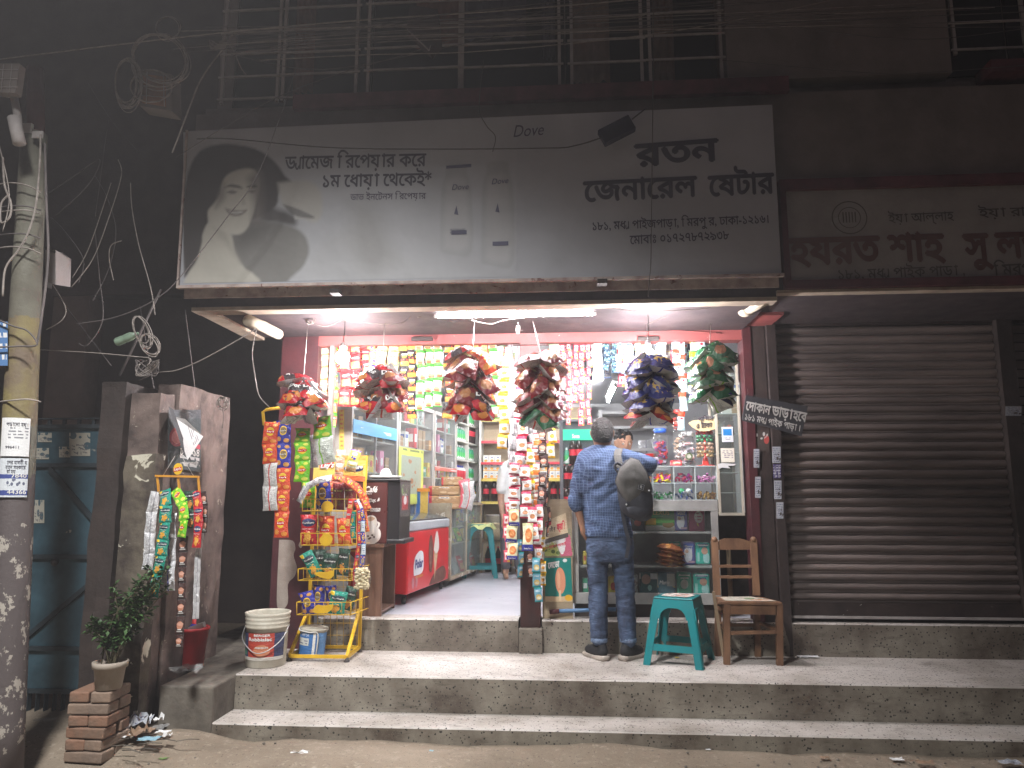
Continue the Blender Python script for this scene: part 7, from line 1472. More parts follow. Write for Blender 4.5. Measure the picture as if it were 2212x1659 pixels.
b = MB(); pts = spline([at(1340, 1010, Y=YB_), at(1334, 985, Y=5.50), at(1337, 972, Y=5.58), at(1338, 974, Y=5.72), at(1345, 1010, Y=5.80)], 5)
for i in range(len(pts)-1): b.bar(pts[i], pts[i+1]+(pts[i+1]-pts[i])*.1, .012, .055, up=(1, 0, 0))
b.build('shoulder_strap', m_bag, BP)
b = MB(); pts = spline(ppath([(1340, 1080), (1345, 1110), (1352, 1145), (1358, 1170), (1353, 1205)], 5.51), 4)
for i in range(len(pts)-1): b.bar(pts[i], pts[i+1]+(pts[i+1]-pts[i])*.1, .006, .026, up=(1, 0, 0))
b.build('loose_strap', m_bagd, BP); MB().tube(spline(ppath([(1336, 1022), (1328, 1008), (1334, 1000), (1345, 1008)], 5.43), 4), .010, 6).build('carry_loop', m_bagd, BP)

# ---------------------------------------------------------------- the shopkeeper behind the counter
YK = 6.72; KP = thing('person', 'young shopkeeper with curly dark hair looking out past the customer', 'person', (J(1347, 1200, YK).x, YK, ZI)); kc = at(1347, 958, Y=YK)
b = MB(); rot = Matrix.Translation(kc) @ Matrix.Rotation(R(12), 4, 'Z') @ Matrix.Rotation(R(8), 4, 'X')
tmp = MB(); rings(tmp, [(0, -.02, -.115, .028, .03), (0, -.022, -.10, .042, .052), (0, -.012, -.065, .058, .075), (0, 0, -.02, .070, .088), (0, 0, .03, .074, .092), (0, .005, .07, .066, .082), (0, .01, .10, .035, .045)])
tmp.lathe([(.0001, -.025), (.011, -.018), (.014, 0), (.009, .03), (.0001, .045)], 8, c=(0, -.092, -.015)); capsule(tmp, (-.02, -.078, -.062), (.02, -.078, -.062), .007, .007, 8)
for sg in (-1, 1): capsule(tmp, (sg*.072, .012, -.02), (sg*.078, .015, .012), .010, .014, 8)
b.v = [rot @ v for v in tmp.v]; b.f = tmp.f; b.m = tmp.m; b.sm = tmp.sm; b.uv = tmp.uv
capsule(b, kc+Vector((0, .02, -.09)), kc+Vector((0, .03, -.20)), .05, .055); rings(b, [(kc.x, YK+.03, ZI+.85, .15, .1), (kc.x, YK+.03, kc.z-.45, .16, .1), (kc.x, YK+.03, kc.z-.24, .17, .09), (kc.x, YK+.03, kc.z-.18, .08, .06)])
for sg in (-1, 1):
    s_ = kc+Vector((sg*.17, .03, -.24)); e_ = s_+Vector((sg*.04, -.06, -.25)); w_ = e_+Vector((-sg*.02, -.18, -.05)); capsule(b, s_, e_, .045, .036); capsule(b, e_, w_, .035, .024); hand(b, w_, (0, -1, -.15), (-sg, 0, 0)); capsule(b, (kc.x+sg*.09, YK+.03, ZI+.86), (kc.x+sg*.1, YK+.03, ZI+.06), .08, .045)
melt(b, 'body', m_skin2, KP, .009, 2)
m_eye = newmat('eye_white', (.6, .58, .55), .3); m_iris = newmat('dark_eye', (.01, .006, .005), .2); m_lip = newmat('lip', (.25, .09, .08), .5)
b = MB()
for sg in (-1, 1):
    b.ball(rot @ Vector((sg*.028, -.083, .002)), .011, 10, 0); b.ball(rot @ Vector((sg*.028-.004, -.0915, .002)), .0055, 8, 1)
b.build('eyes', [m_eye, m_iris], KP)
b = MB()
for sg in (-1, 1): capsule(b, rot @ Vector((sg*.014, -.088, .020)), rot @ Vector((sg*.044, -.076, .021)), .0042, .003, 6)
b.build('eyebrows', m_hairb, KP); b = MB(); capsule(b, rot @ Vector((-.018, -.086, -.060)), rot @ Vector((.018, -.086, -.060)), .005, .005, 6); b.build('lips', m_lip, KP)
b = MB(); rnd = random.Random(2)
for k in range(70):
    a = rnd.uniform(0, 6.28); f = rnd.random(); r_ = .078*math.sqrt(1-f*f*.8); p = rot @ Vector((r_*math.cos(a)*.95, r_*math.sin(a)*1.15+.012, .040+.075*f)); b.ball(p, rnd.uniform(.012, .021), 6)
rings(b, [(kc.x, kc.y+.02, kc.z+.0, .072, .075), (kc.x, kc.y+.015, kc.z+.05, .078, .09), (kc.x, kc.y+.01, kc.z+.10, .05, .06)]); melt(b, 'hair', m_hairb, KP, .007, 1)
b = MB(); rings(b, [(kc.x, YK+.03, ZI+.80, .17, .12), (kc.x, YK+.03, kc.z-.45, .18, .12), (kc.x, YK+.03, kc.z-.25, .19, .105), (kc.x, YK+.03, kc.z-.19, .11, .08)])
for sg in (-1, 1): capsule(b, kc+Vector((sg*.17, .03, -.24)), kc+Vector((sg*.2, -.01, -.42)), .065, .06)
melt(b, 'shirt', grunge('dark_shirt', (.04, .04, .05), (.03, .03, .035), 6, bump=.1), KP, .012, 5)
b = MB()
for sg in (-1, 1): capsule(b, (kc.x+sg*.09, YK+.03, ZI+.86), (kc.x+sg*.1, YK+.03, ZI+.06), .095, .06)
melt(b, 'trousers', m_jean, KP, .014, 3)

# ---------------------------------------------------------------- a third person in white, half hidden behind the packets
YW3 = 8.9; TP = thing('person', 'person in a white t-shirt half hidden behind the hanging cake packets', 'person', (at(1105, 1200, Y=YW3).x, YW3, ZI)); tx = at(1107, 1200, Y=YW3).x; Zt = lambda y: at(1105, y, Y=YW3).z
b = MB(); hx = tx+.02; hz = Zt(962); rings(b, [(hx+.02, YW3, hz-.11, .04, .04), (hx+.01, YW3, hz-.05, .08, .065), (hx, YW3, hz+.0, .09, .075), (hx, YW3, hz+.06, .08, .07), (hx, YW3, hz+.11, .03, .03)]); capsule(b, (hx, YW3, hz-.08), (tx, YW3, hz-.2), .05, .055); b.ball((hx+.1, YW3, hz-.02), .014, 8)
rings(b, [(tx, YW3, ZI+.8, .12, .12), (tx, YW3, Zt(1010), .13, .13)]); s_, e_, w_ = Vector((tx-.10, YW3-.1, Zt(1020))), Vector((tx-.13, YW3-.12, Zt(1080))), Vector((tx-.09, YW3-.2, Zt(1128)))
capsule(b, s_, e_, .05, .040); capsule(b, e_, w_, .039, .027); hand(b, w_, (.1, -.1, -1), (0, 1, 0)); s2_ = Vector((tx+.12, YW3+.06, Zt(1020))); capsule(b, s2_, s2_+Vector((.02, 0, -.30)), .05, .04); capsule(b, s2_+Vector((.02, 0, -.30)), s2_+Vector((.05, -.03, -.52)), .038, .027); hand(b, s2_+Vector((.05, -.03, -.52)), (0, 0, -1), (0, 1, 0))
for sg in (-1, 1): capsule(b, (tx+sg*.07, YW3, ZI+.8), (tx+sg*.08, YW3, ZI+.07), .08, .04); capsule(b, (tx+sg*.08, YW3-.02, ZI+.03), (tx+sg*.08+.02, YW3-.16, ZI+.028), .035, .03)
melt(b, 'body', m_skin2, TP, .011, 3)
b = MB(); rings(b, [(tx, YW3, ZI+.85, .15, .14), (tx, YW3, Zt(1050), .15, .14), (tx, YW3, Zt(1010), .155, .135), (tx, YW3, Zt(996), .09, .08)]); capsule(b, s_+Vector((.01, 0, .01)), s_.lerp(e_, .62), .075, .068); capsule(b, s2_, s2_+Vector((.01, 0, -.17)), .07, .065); melt(b, 'tshirt', grunge('white_cotton', (.74, .74, .72), (.66, .66, .65), 5, bump=.1), TP, .012, 4, (.004, (6, 6, 9)))
b = MB(); rings(b, [(hx-.01, YW3+.005, hz-.03, .085, .07), (hx-.01, YW3, hz+.06, .09, .08), (hx-.005, YW3, hz+.12, .05, .05)]); melt(b, 'hair', m_hairb, TP, .01, 2)
b = MB()
for sg in (-1, 1): capsule(b, (tx+sg*.07, YW3, ZI+.9), (tx+sg*.08, YW3, ZI+.14), .095, .06)
melt(b, 'trousers', grunge('grey_trousers', (.10, .10, .11), (.07, .07, .08), 5, bump=.1), TP, .014, 3)

# ================================================================ wooden chair
m_cw = grunge('worn_brown_wood', (.25, .135, .075), (.10, .05, .03), 7, .35, .7, r=.5, bump=.35, bs=30, stretch=(1, 1, .35), c3=(.40, .36, .30), sc3=14, lo3=.70, hi3=.74)
CH = thing('wooden_chair', 'worn brown wooden chair with newspaper on its seat beside the stool', 'chair', at(1620, 1425, Z=ZP)); yf, yb2 = 5.52, 5.80
seat_z = at(1620, 1300, Y=yf).z; b = MB(); q = [at(1551, 1301, Y=yf), at(1690, 1301, Y=yf), at(1646, 1284, Y=yb2), at(1545, 1284, Y=yb2)]; q = [Vector((p.x, p.y, seat_z)) for p in q]; b.poly(q, (0, 0, 1), 0, .022); bevel(b.build('seat', m_cw, CH), .005)
def leg(x0, y0, x1, y1, Y0, Y1_, w=.042):
    p, q_ = at(x0, y0, Y=Y0), at(x1, y1, Y=Y1_); q_.z = ZP; MB().bar(p, q_, w, w, up=(0, 1, 0)).build('leg', m_cw, CH)
leg(1569, 1304, 1570, 1436, yf+.025, yf+.02); leg(1683, 1304, 1684, 1436, yf+.025, yf+.02); leg(1551, 1290, 1550, 1410, yb2, yb2+.03); leg(1634, 1290, 1636, 1410, yb2, yb2+.03)
zb0 = seat_z-.024
b = MB(); b.box((at(1577, 1310, Y=yf).x, yf+.012, zb0-.065), (at(1676, 1310, Y=yf).x, yf+.034, zb0)); b.bar(q[0]+Vector((.04, .05, -.055)), q[3]+Vector((.02, 0, -.055)), .022, .06, up=(1, 0, 0)); b.bar(q[1]+Vector((-.03, .05, -.055)), q[2]+Vector((-.02, 0, -.055)), .022, .06, up=(1, 0, 0)); b.build('apron', m_cw, CH)
b = MB(); b.bar(at(1577, 1367, Y=yf+.022), at(1677, 1365, Y=yf+.022), .022, .034, up=(0, 1, 0)); b.bar(at(1556, 1345, Y=yb2), at(1570, 1362, Y=yf+.04), .02, .03, up=(1, 0, 0)); b.bar(at(1640, 1345, Y=yb2), at(1682, 1362, Y=yf+.04), .02, .03, up=(1, 0, 0)); b.bar(at(1556, 1350, Y=yb2+.01), at(1630, 1350, Y=yb2+.01), .02, .03, up=(0, 1, 0)); b.build('stretcher', m_cw, CH)
for (x0, xt) in ((1549, 1543), (1634, 1627)):
    b = MB(); pts = [at(x0, 1286, Y=yb2), at((x0+xt)/2, 1230, Y=yb2+.02), at(xt, 1166, Y=yb2+.05)]; b.bar(pts[0], pts[1], .05, .03, up=(0, 1, 0)); b.bar(pts[1], pts[2], .05, .03, up=(0, 1, 0)); b.ball(pts[2], .025, 10); b.build('back_post', m_cw, CH)
for y0, y1, Yr in ((1217, 1229, yb2+.025), (1240, 1252, yb2+.018)):
    a, c = at(1552, (y0+y1)/2, Y=Yr), at(1622, (y0+y1)/2, Y=Yr); MB().bar(a, c, .018, .042, up=(0, 1, 0)).build('back_rail', m_cw, CH)
b = MB(); ys_ = yb2+.045; b.poly([at(x, y, Y=ys_) for x, y in [(1552, 1188), (1552, 1170), (1558, 1166), (1566, 1163), (1600, 1163), (1612, 1167), (1621, 1170), (1621, 1187)]], (0, -1, 0), 0, .02); b.build('top_rail', m_cw, CH)
m_news = printed('newspaper', (.46, .43, .36), [('n', .6, .4, .36, .3, (.16, .22, .12), 3, 2), ('s', .3, .7, .25, .2, (.2, .18, .17), 10), ('n', .8, .3, .2, .3, (.45, .2, .12), 4, 3)], r=.8, wr=.3, fuzz=.15)
b = MB(); b.add([(q[3].x+.02, yb2-.06, seat_z+.004), (q[0].x+.06, yf+.03, seat_z+.003), (q[1].x-.03, yf+.03, seat_z+.003), (q[1].x-.10, yf+.14, seat_z+.006), (q[2].x-.10, yb2-.07, seat_z+.012)], [(0, 1, 2, 3, 4)], 0, [[(0, 1), (0, 0), (1, 0), (1, .6), (.7, 1)]]); tag(b.build('newspaper', m_news), 'crumpled printed newspaper sheets on the chair seat', 'newspaper')
b = MB(); b.bar(at(1541, 1278, Y=5.60), at(1563, 1419, Y=5.66), .022, .010, up=(0, 1, 0)); tag(b.build('wooden_stick', grunge('pale_wood', (.36, .27, .18), (.28, .2, .13), 6, bump=.1)), 'pale wooden stick leaning against the chair', 'stick')

# ================================================================ snack rack
m_ry = grunge('yellow_enamel', (.68, .42, .02), (.50, .28, .02), 6, .4, .8, r=.4, bump=.1, c3=(.12, .07, .03), sc3=18, lo3=.70, hi3=.73)
RK = thing('snack_rack', 'yellow wire snack rack with four baskets and a printed header', 'rack', at(700, 1430, Z=ZP)); Yf, Yk = 5.43, 5.78
def rb(b, p, q_, w=.022): b.bar(p, q_, w, w)
zB = at(690, 1430, Y=Yf).z; fl_, fr_, br2 = at(625, 1430, Y=Yf), at(749, 1430, Y=Yf), at(776, 1404, Y=Yk); bl2 = at(664, 1404, Y=Yk); zb_r = ZP+.035
for p in (fl_, fr_, br2, bl2): p.z = zb_r
b = MB(); rb(b, fl_, fr_); rb(b, fr_, br2); rb(b, bl2, br2); rb(b, fl_, bl2); b.build('base_frame', m_ry, RK)
b = MB(); tr_, tl_ = at(785, 1036, Y=Yk), at(676, 1036, Y=Yk); rb(b, br2, Vector((br2.x+.005, Yk, tr_.z))); rb(b, bl2, Vector((bl2.x+.005, Yk, tl_.z))); rb(b, fl_, at(664, 1322, Y=Yk-.02)); rb(b, fr_, at(776, 1318, Y=Yk-.02)); b.bar(Vector((br2.x+.005, Yk, tr_.z)), at(791, 984, Y=Yk), .03, .02); b.build('uprights', m_ry, RK)
b = MB()
for k in range(8): x = 672+k*14; b.tube([at(x, 1400, Y=Yk), at(x, 1050, Y=Yk)], .002, 4)
for y in range(1060, 1400, 26): b.tube([at(668, y, Y=Yk), at(776, y, Y=Yk)], .002, 4)
b.build('wire_back', m_ry, RK)
for p in (fl_, fr_, br2, bl2): MB().lathe([(.012, .03), (.012, .012), (.022, .010), (.022, 0)], 12, c=(p.x, p.y, ZP)).build('foot', m_dark, RK)
plate = [blob([(693, 1094), (700, 1084), (712, 1083), (720, 1092), (717, 1103), (707, 1106), (697, 1104)], 3), blob([(690, 1165), (700, 1153), (712, 1154), (718, 1163), (714, 1175), (703, 1180), (693, 1175)], 3), blob([(678, 1240), (688, 1235), (704, 1236), (720, 1232), (720, 1244), (710, 1251), (692, 1247)], 3), blob([(675, 1318), (684, 1307), (700, 1308), (718, 1306), (716, 1317), (702, 1325), (680, 1324)], 3)]
for i, (x0, x1, y0, y1) in enumerate(((653, 762, 1078, 1104), (650, 761, 1152, 1178), (644, 760, 1229, 1254), (641, 758, 1301, 1328))):
    b = MB(); dz = .03; Fl0, Fr0, Fl1, Fr1 = at(x0, y0, Y=Yf), at(x1, y0, Y=Yf), at(x0, y1, Y=Yf), at(x1, y1, Y=Yf); bk = Vector((.04, Yk-Yf-.02, .0))
    for p, q_ in ((Fl0, Fr0), (Fl1, Fr1), (Fl0, Fl1), (Fr0, Fr1), (Fl0, Fl0+bk), (Fr0, Fr0+bk), (Fl1, Fl1+bk), (Fr1, Fr1+bk)): b.tube([p, q_], .0035, 5)
    for k in range(1, 6): f = k/6; b.tube([Fl0.lerp(Fr0, f), Fl1.lerp(Fr1, f), Fl1.lerp(Fr1, f)+bk], .002, 4)
    for k in range(1, 4): f = k/4; b.tube([Fl0+bk*f, Fl1+bk*f, Fr1+bk*f, Fr0+bk*f], .002, 4)
    bs = b.build('wire_basket', m_ry, RK); b = MB(); b.poly([at(x, y, Y=Yf-.006) for x, y in plate[i]], (0, -1, 0), 0, .003); b.build('basket_plate', m_ry, bs, origin=RK.location)
hd = MB(); hd.quad(*[at(x, y, Y=Yk-.01) for x, y in ((676, 1040), (738, 1038), (738, 984), (679, 985))]); hd.quad(*[at(x, y, Y=Yk-.008) for x, y in ((738, 1038), (789, 1040), (791, 984), (738, 984))], 1)
hd.poly([at(706+17*math.cos(a*.45), 1006+13*math.sin(a*.45), Y=Yk-.012) for a in range(14)], (0, -1, 0), 2, .001); hd.poly([at(x, y, Y=Yk-.014) for x, y in ((690, 1000), (722, 998), (723, 1010), (690, 1013))], (0, -1, 0), 3, .001); ptext(hd, "Lay's", (692, 1011), (721, 1009), 10, Yk-.0155, 4, .05, .001, .2)
hd.poly([at(764+22*math.cos(a*.45), 1012+8*math.sin(a*.45), Y=Yk-.012) for a in range(14)], (0, -1, 0), 5, .001); ptext(hd, 'Kurkure', (745, 1016), (783, 1012), 8, Yk-.0145, 4, .05, .001, .2)
ho = hd.build('header_board', [newmat('header_yellow', (.76, .62, .14), .5), pmat('header_orange', (.76, .50, .10), ('r', .5, .1, .5, .1, (.75, .14, .04)), ('r', .5, .9, .5, .1, (.78, .26, .04))), m_yel, newmat('header_red', (.62, .02, .02), .5), m_txt, newmat('header_navy', (.03, .05, .2), .5)], RK)
sm = ho.modifiers.new('s', 'SOLIDIFY'); sm.thickness = .004; sm.offset = 1
def bagat(kind, x, y, wpx, hpx, Y, label, tilt=0, rx=8, back='silver'):
    c = at(x, y-hpx/2, Y=Y); s = (at(x+1, y, Y=Y)-at(x, y, Y=Y)).length
    o = put('chip_bag', packet_mesh(kind, round(wpx*s, 2), round(hpx*s, 2), .055, back, int(x) % 3), c, label, 'chip bag', 'chip bags in the snack rack', rot=(R(rx), R(tilt), R(random.uniform(-14, 14))))
    if abs(tilt) > 1: 
        L = hpx*s; o.location = c+Vector((-math.sin(R(tilt))*0, 0, 0))
for a in (('green_chips', 667, 1068, 32, 56, 5.52, 'green chip bag at the left of the top basket', 3), ('blue_chips', 697, 1067, 36, 58, 5.50, 'blue chip bag in the middle of the top basket', -3), ('red_chips', 723, 1066, 30, 50, 5.58, 'red chip bag behind the blue one in the top basket', 5), ('maroon_chips', 733, 1072, 28, 56, 5.5, 'dark red twist bag right in the top basket', 4), ('maroon_chips', 755, 1070, 26, 52, 5.48, 'dark red twist bag at the right end of the top basket', -4),
          ('red_curls', 667, 1145, 38, 66, 5.50, 'red curl snack bag at the left of the second basket', 0), ('red_chips', 706, 1146, 38, 64, 5.50, 'red chip bag in the middle of the second basket', 1), ('red_chips', 741, 1149, 32, 60, 5.50, 'red chip bag at the right of the second basket', -3),
          ('teal_curls', 660, 1220, 28, 54, 5.46, 'teal curl snack bag leaning out of the third basket', -28), ('dark_curls', 690, 1216, 30, 58, 5.58, 'dark curl snack bag behind in the third basket', -2), ('dark_curls', 715, 1222, 34, 54, 5.50, 'dark curl snack bag in the middle of the third basket', 5), ('dark_curls', 745, 1214, 26, 58, 5.52, 'dark curl snack bag at the right of the third basket', 6),
          ('blue_chips', 660, 1302, 34, 48, 5.48, 'blue chip bag at the left of the lowest basket', -14), ('blue_chips', 690, 1290, 28, 52, 5.58, 'blue chip bag in the middle of the lowest basket', 4), ('blue_chips', 714, 1288, 26, 46, 5.62, 'blue chip bag far back in the lowest basket', -6), ('teal_curls', 733, 1302, 38, 50, 5.48, 'teal curl snack bag at the right of the lowest basket', 8), ('dark_curls', 762, 1292, 26, 50, 5.56, 'dark teal curl snack bag at the right end of the lowest basket', 14)):
    k, x, y, w_, h_, Y, lb_, ti = a; bagat(k, x, y, w_, h_, Y, lb_, ti)
chain(['red_chips']*7, [(646, 1085, 5.44), (662, 1052, 5.42), (688, 1037, 5.42), (716, 1032, 5.42), (745, 1036, 5.42), (770, 1052, 5.42), (786, 1075, 5.42), (794, 1100, 5.42)], 17, 'red chip packet chain arched over the top basket', group='strips on the rack', back='silver', turn=20)
chain(['noodles']*7, [(758, 1078, 5.38), (755, 1100, 5.38), (750, 1140, 5.38)], 11, 'short red packet strip at the right of the rack', group='strips on the rack')
chain(['red_curls']*9, [(766, 1078, 5.36), (774, 1100, 5.36), (776, 1122, 5.36), (774, 1146, 5.36), (776, 1170, 5.36), (772, 1195, 5.36), (768, 1225, 5.36), (766, 1255, 5.36)], 10, 'long thin red strip hanging down the rack', group='strips on the rack', turn=50)
chain(['sachet_blue', 'blue_chips']*5, [(770, 1080, 5.40), (780, 1100, 5.40), (784, 1125, 5.40), (783, 1150, 5.40), (785, 1175, 5.40), (784, 1200, 5.40), (781, 1225, 5.40)], 11, 'long blue and white strip hanging down the rack', group='strips on the rack', turn=30)
chain(['red_chips']*4, [(782, 1085, 5.44), (788, 1105, 5.44), (790, 1125, 5.44), (794, 1148, 5.44)], 9, 'short red strip at the outer right of the rack', group='strips on the rack')
chain(['teal_curls']*2, [(763, 1105, 5.39), (762, 1130, 5.39), (763, 1162, 5.39)], 11, 'short green strip beside the second basket', group='strips on the rack')
chain(['wafer', 'wafer'], [(737, 972, 5.68), (734, 1000, 5.66), (731, 1032, 5.66)], 20, 'pair of tan packets hanging over the header', group='strips on the rack'); chain(['yellow_blue', 'pasta'], [(770, 972, 5.66), (762, 995, 5.64), (757, 1018, 5.66)], 24, 'pair of yellow packets hanging over the header', group='strips on the rack')
b = MB(); c = at(782, 1245, Y=5.36); rnd = random.Random(9)
for k in range(170): a, f = rnd.uniform(0, 6.3), rnd.random()**.5; zz2 = rnd.uniform(-.085, .055); b.ball(c+Vector((.048*f*math.cos(a), .032*f*math.sin(a), zz2)), .014, 7, 0, .7)
PB_ = thing('puffed_snack_bag', 'clear bag of cream puffed crackers tied to the rack', 'bag', c); b.build('crackers', newmat('cream_cracker', (.66, .56, .36), .7), PB_)
MB().lathe([(.03, -.10), (.062, -.07), (.066, 0), (.05, .06), (.018, .10), (.03, .13)], 14, c=c, sy=.75, cap=False).build('clear_bag', JAR, PB_)

# ================================================================ buckets
def bucket_label(c, r, z0, z1, a0, a1, m, n=14):
    vs = []; 
    for i in range(n+1):
        a = R(a0+(a1-a0)*i/n)
        for z, rr2 in ((z0, r[0]), (z1, r[1])): vs.append((c.x+rr2*math.cos(a), c.y+rr2*math.sin(a), c.z+z))
    return MB().add(vs, [(2*i, 2*i+2, 2*i+3, 2*i+1) for i in range(n)], 0, [[(i/n, 0), ((i+1)/n, 0), ((i+1)/n, 1), (i/n, 1)] for i in range(n)], True)
c = at(574, 1436, Z=ZP); c.z = ZP; WB = thing('paint_bucket', 'dirty white open paint bucket with a red and blue label', 'bucket', c)
m_wb = grunge('dirty_white_plastic', (.55, .52, .44), (.36, .32, .25), 8, .4, .75, r=.5, bump=.1)
MB().lathe([(.128, 0), (.136, .008), (.143, .26), (.150, .262), (.150, .275), (.145, .28), (.151, .292), (.151, .302), (.146, .306), (.153, .318), (.153, .330), (.148, .335), (.155, .345), (.157, .362), (.150, .364), (.147, .35), (.130, .01), (.0001, .012)], 32, c=c).build('body', m_wb, WB)
m_wl = pmat('paint_label', (.42, .05, .03), ('r', .12, .5, .14, .5, (.03, .05, .12)), ('r', .9, .5, .12, .5, (.03, .04, .10)), ('r', .12, .3, .10, .12, (.05, .22, .15)), ('e', .55, .36, .16, .22, (.55, .20, .10)), ('r', .5, .04, .5, .08, (.5, .47, .42)), ('n', .52, .78, .2, .2, (.55, .48, .42), 2, 2), r=.5, fuzz=.03)
l_ = bucket_label(c, (.1405, .1465), .055, .235, -165, -15, m_wl)
tmp = []
def curved(mbx, s_, c, r_, a0, a1, z, h, m, bold=.03):
    t_ = MB(); text(t_, s_, (0, 0, 0), (1, 0, 0), h, (0, 0, 1), m, bold, 0)
    mbx.add([(c.x+r_*math.cos(R(a0+(a1-a0)*v.x)), c.y+r_*math.sin(R(a0+(a1-a0)*v.x)), c.z+z+v.z) for v in t_.v], t_.f, m)
curved(l_, 'BERGER', c, .148, -105, -60, .215, .014, 1); curved(l_, 'Robbialac', c, .148, -122, -55, .185, .022, 1); curved(l_, 'PREMIUM', c, .146, -100, -65, .135, .010, 1); l_.build('label', [m_wl, m_txt], WB)
MB().tube(spline([c+Vector((-.155, -.01, .27)), c+Vector((-.14, -.09, .19)), c+Vector((-.03, -.16, .115)), c+Vector((.06, -.155, .12)), c+Vector((.14, -.09, .19)), c+Vector((.155, 0, .27))], 6), .0035, 6).build('handle', m_alu, WB)
c = at(672, 1418, Z=ZP); c.z = ZP+.004; c.y = 5.60; BB = thing('small_paint_bucket', 'small blue and white paint bucket tilted in the rack base', 'bucket', c); BB.rotation_euler = (0, R(4), 0)
m_bb = pmat('blue_paint_label', (.04, .16, .42), ('r', .34, .60, .16, .16, (.6, .62, .6)), ('s', .34, .60, .13, .13, (.2, .22, .3), 9), ('r', .62, .5, .03, .5, W_), ('r', .82, .5, .14, .5, (.12, .26, .5)), ('s', .3, .9, .2, .06, W_, 20), r=.4)
o0 = Vector((0, 0, 0)); b = MB(); b.lathe([(.088, 0), (.092, .006), (.098, .19), (.106, .192), (.106, .205), (.096, .208), (.0001, .206)], 28, c=o0); b.build('body', m_wb, BB, origin=(0, 0, 0))
bucket_label(o0, (.0945, .0985), .015, .18, -185, 5, m_bb).build('label', m_bb, BB, origin=(0, 0, 0)); MB().tube(spline([(-.105, -.02, .195), (-.08, -.08, .19), (.0, -.108, .185), (.06, -.09, .175), (.06, -.085, .03)], 6), .005, 6).build('handle', m_white, BB, origin=(0, 0, 0))
c = at(412, 1440, Z=ZP); c.z = ZP; RB = thing('red_bucket', 'red plastic bucket holding bottles by the side wall', 'bucket', c); m_rb = grunge('red_plastic', (.36, .02, .025), (.26, .02, .022), 6, r=.4, bump=.05)
MB().lathe([(.078, 0), (.082, .006), (.103, .245), (.112, .247), (.112, .265), (.104, .268), (.100, .25), (.078, .02), (.0001, .02)], 28, c=c).build('body', m_rb, RB)
put('bottle', bottle_mesh('blue'), c+Vector((-.02, .02, .06)), 'blue bottle standing in the red bucket', 'bottle', rot=(R(5), R(6), 0)); tag(MB().bar(c+Vector((-.05, -.02, .24)), c+Vector((.08, .0, .285)), .05, .035).build('silver_pack', newmat('crinkled_foil', (.6, .6, .6), .3, .8)), 'silver foil pack sticking out of the red bucket', 'packet')

# ================================================================ pot plant on a brick pile
m_brick = grunge('dusty_brick', (.24, .13, .085), (.16, .11, .08), 8, .35, .7, bump=.7, bs=30); BX = at(232, 1600, Z=0); rnd = random.Random(3)
BX = Vector((-2.70, 4.33, 0))
m_brick2 = grunge('pale_dusty_brick', (.27, .19, .14), (.16, .12, .095), 6, .3, .7, bump=.8, bs=24)
for lv in range(6):
    z = .012+lv*.064
    for k in range(2):
        mt = Matrix.Translation(BX+Vector(((-.062 if lv % 2 else 0)+(k*.124 if lv % 2 else 0), (0 if lv % 2 else (k-.5)*.125+.0), z))) @ Matrix.Rotation((R(90) if lv % 2 else 0)+R(rnd.uniform(-9, 9)), 4, 'Z')
        o = MB().box((-.118, -.056, 0), (.118, .056, .058)).build('brick', m_brick if rnd.random() < .5 else m_brick2, None, (0, 0, 0)); o.matrix_basis = mt; bevel(o, .009, 3); tag(o, 'clay brick %s layer of the pile, %s' % (['in the lowest', 'in the second', 'in the third', 'in the fourth', 'in the fifth', 'in the top'][lv], ['front or left', 'back or right'][k]), 'brick', 'bricks piled under the pot plant')
pc = at(235, 1476, Y=4.28); pc = Vector((pc.x, 4.28, .012+6*.064)); PP = thing('potted_plant', 'leafy green plant in a pale pot on the brick pile', 'plant', pc)
m_potm = grunge('pale_clay_pot', (.36, .31, .26), (.25, .21, .17), 5, bump=.2); MB().lathe([(.065, 0), (.070, .004), (.083, .115), (.094, .117), (.096, .15), (.088, .152), (.084, .13), (.0001, .13)], 26, c=pc).build('pot', m_potm, PP)
m_leaf = newmat('dark_leaf', (.03, .07, .02), .5); gl = NG(m_leaf); gl.lk(gl.mix(gl.ramp(gl.noise(gl.coords(), 7, 3), .4, .65), (.022, .05, .016), (.06, .13, .035)), P(m_leaf).inputs['Base Color'])
b = MB(); st_ = MB(); rnd = random.Random(12)
for s_ in range(26):
    tip = Vector((rnd.uniform(-.13, .20), rnd.uniform(-.10, .12), rnd.uniform(.18, .50))); 
    if s_ > 11: tip = Vector((rnd.uniform(.12, .27), rnd.uniform(-.05, .1), rnd.uniform(.36, .56)))
    base = pc+Vector((rnd.uniform(-.04, .04), rnd.uniform(-.04, .04), .13)); pts = spline([base, base+tip*.4+Vector((rnd.uniform(-.03, .03), 0, .06)), pc+Vector((0, 0, .10))+tip], 5); st_.tube(pts, .0025, 4)
    for p in pts[3:]:
        for q_ in range(6):
            u = Vector((rnd.uniform(-1, 1), rnd.uniform(-1, 1), rnd.uniform(-.5, .8))).normalized(); L = rnd.uniform(.028, .05); v = u.cross(Vector((0, 0, 1))).normalized(); r0 = p+u*.006; up2 = Vector((0, 0, .006))
            b.add([r0, r0+u*L*.5+v*L*.27+up2, r0+u*L, r0+u*L*.5-v*L*.27+up2, r0+u*L*.5-up2*.4], [(0, 1, 4), (1, 2, 4), (2, 3, 4), (3, 0, 4)], smooth=True)
b.build('leaves', m_leaf, PP); st_.build('stems', grunge('stem', (.10, .09, .05), (.07, .06, .03), 9), PP)

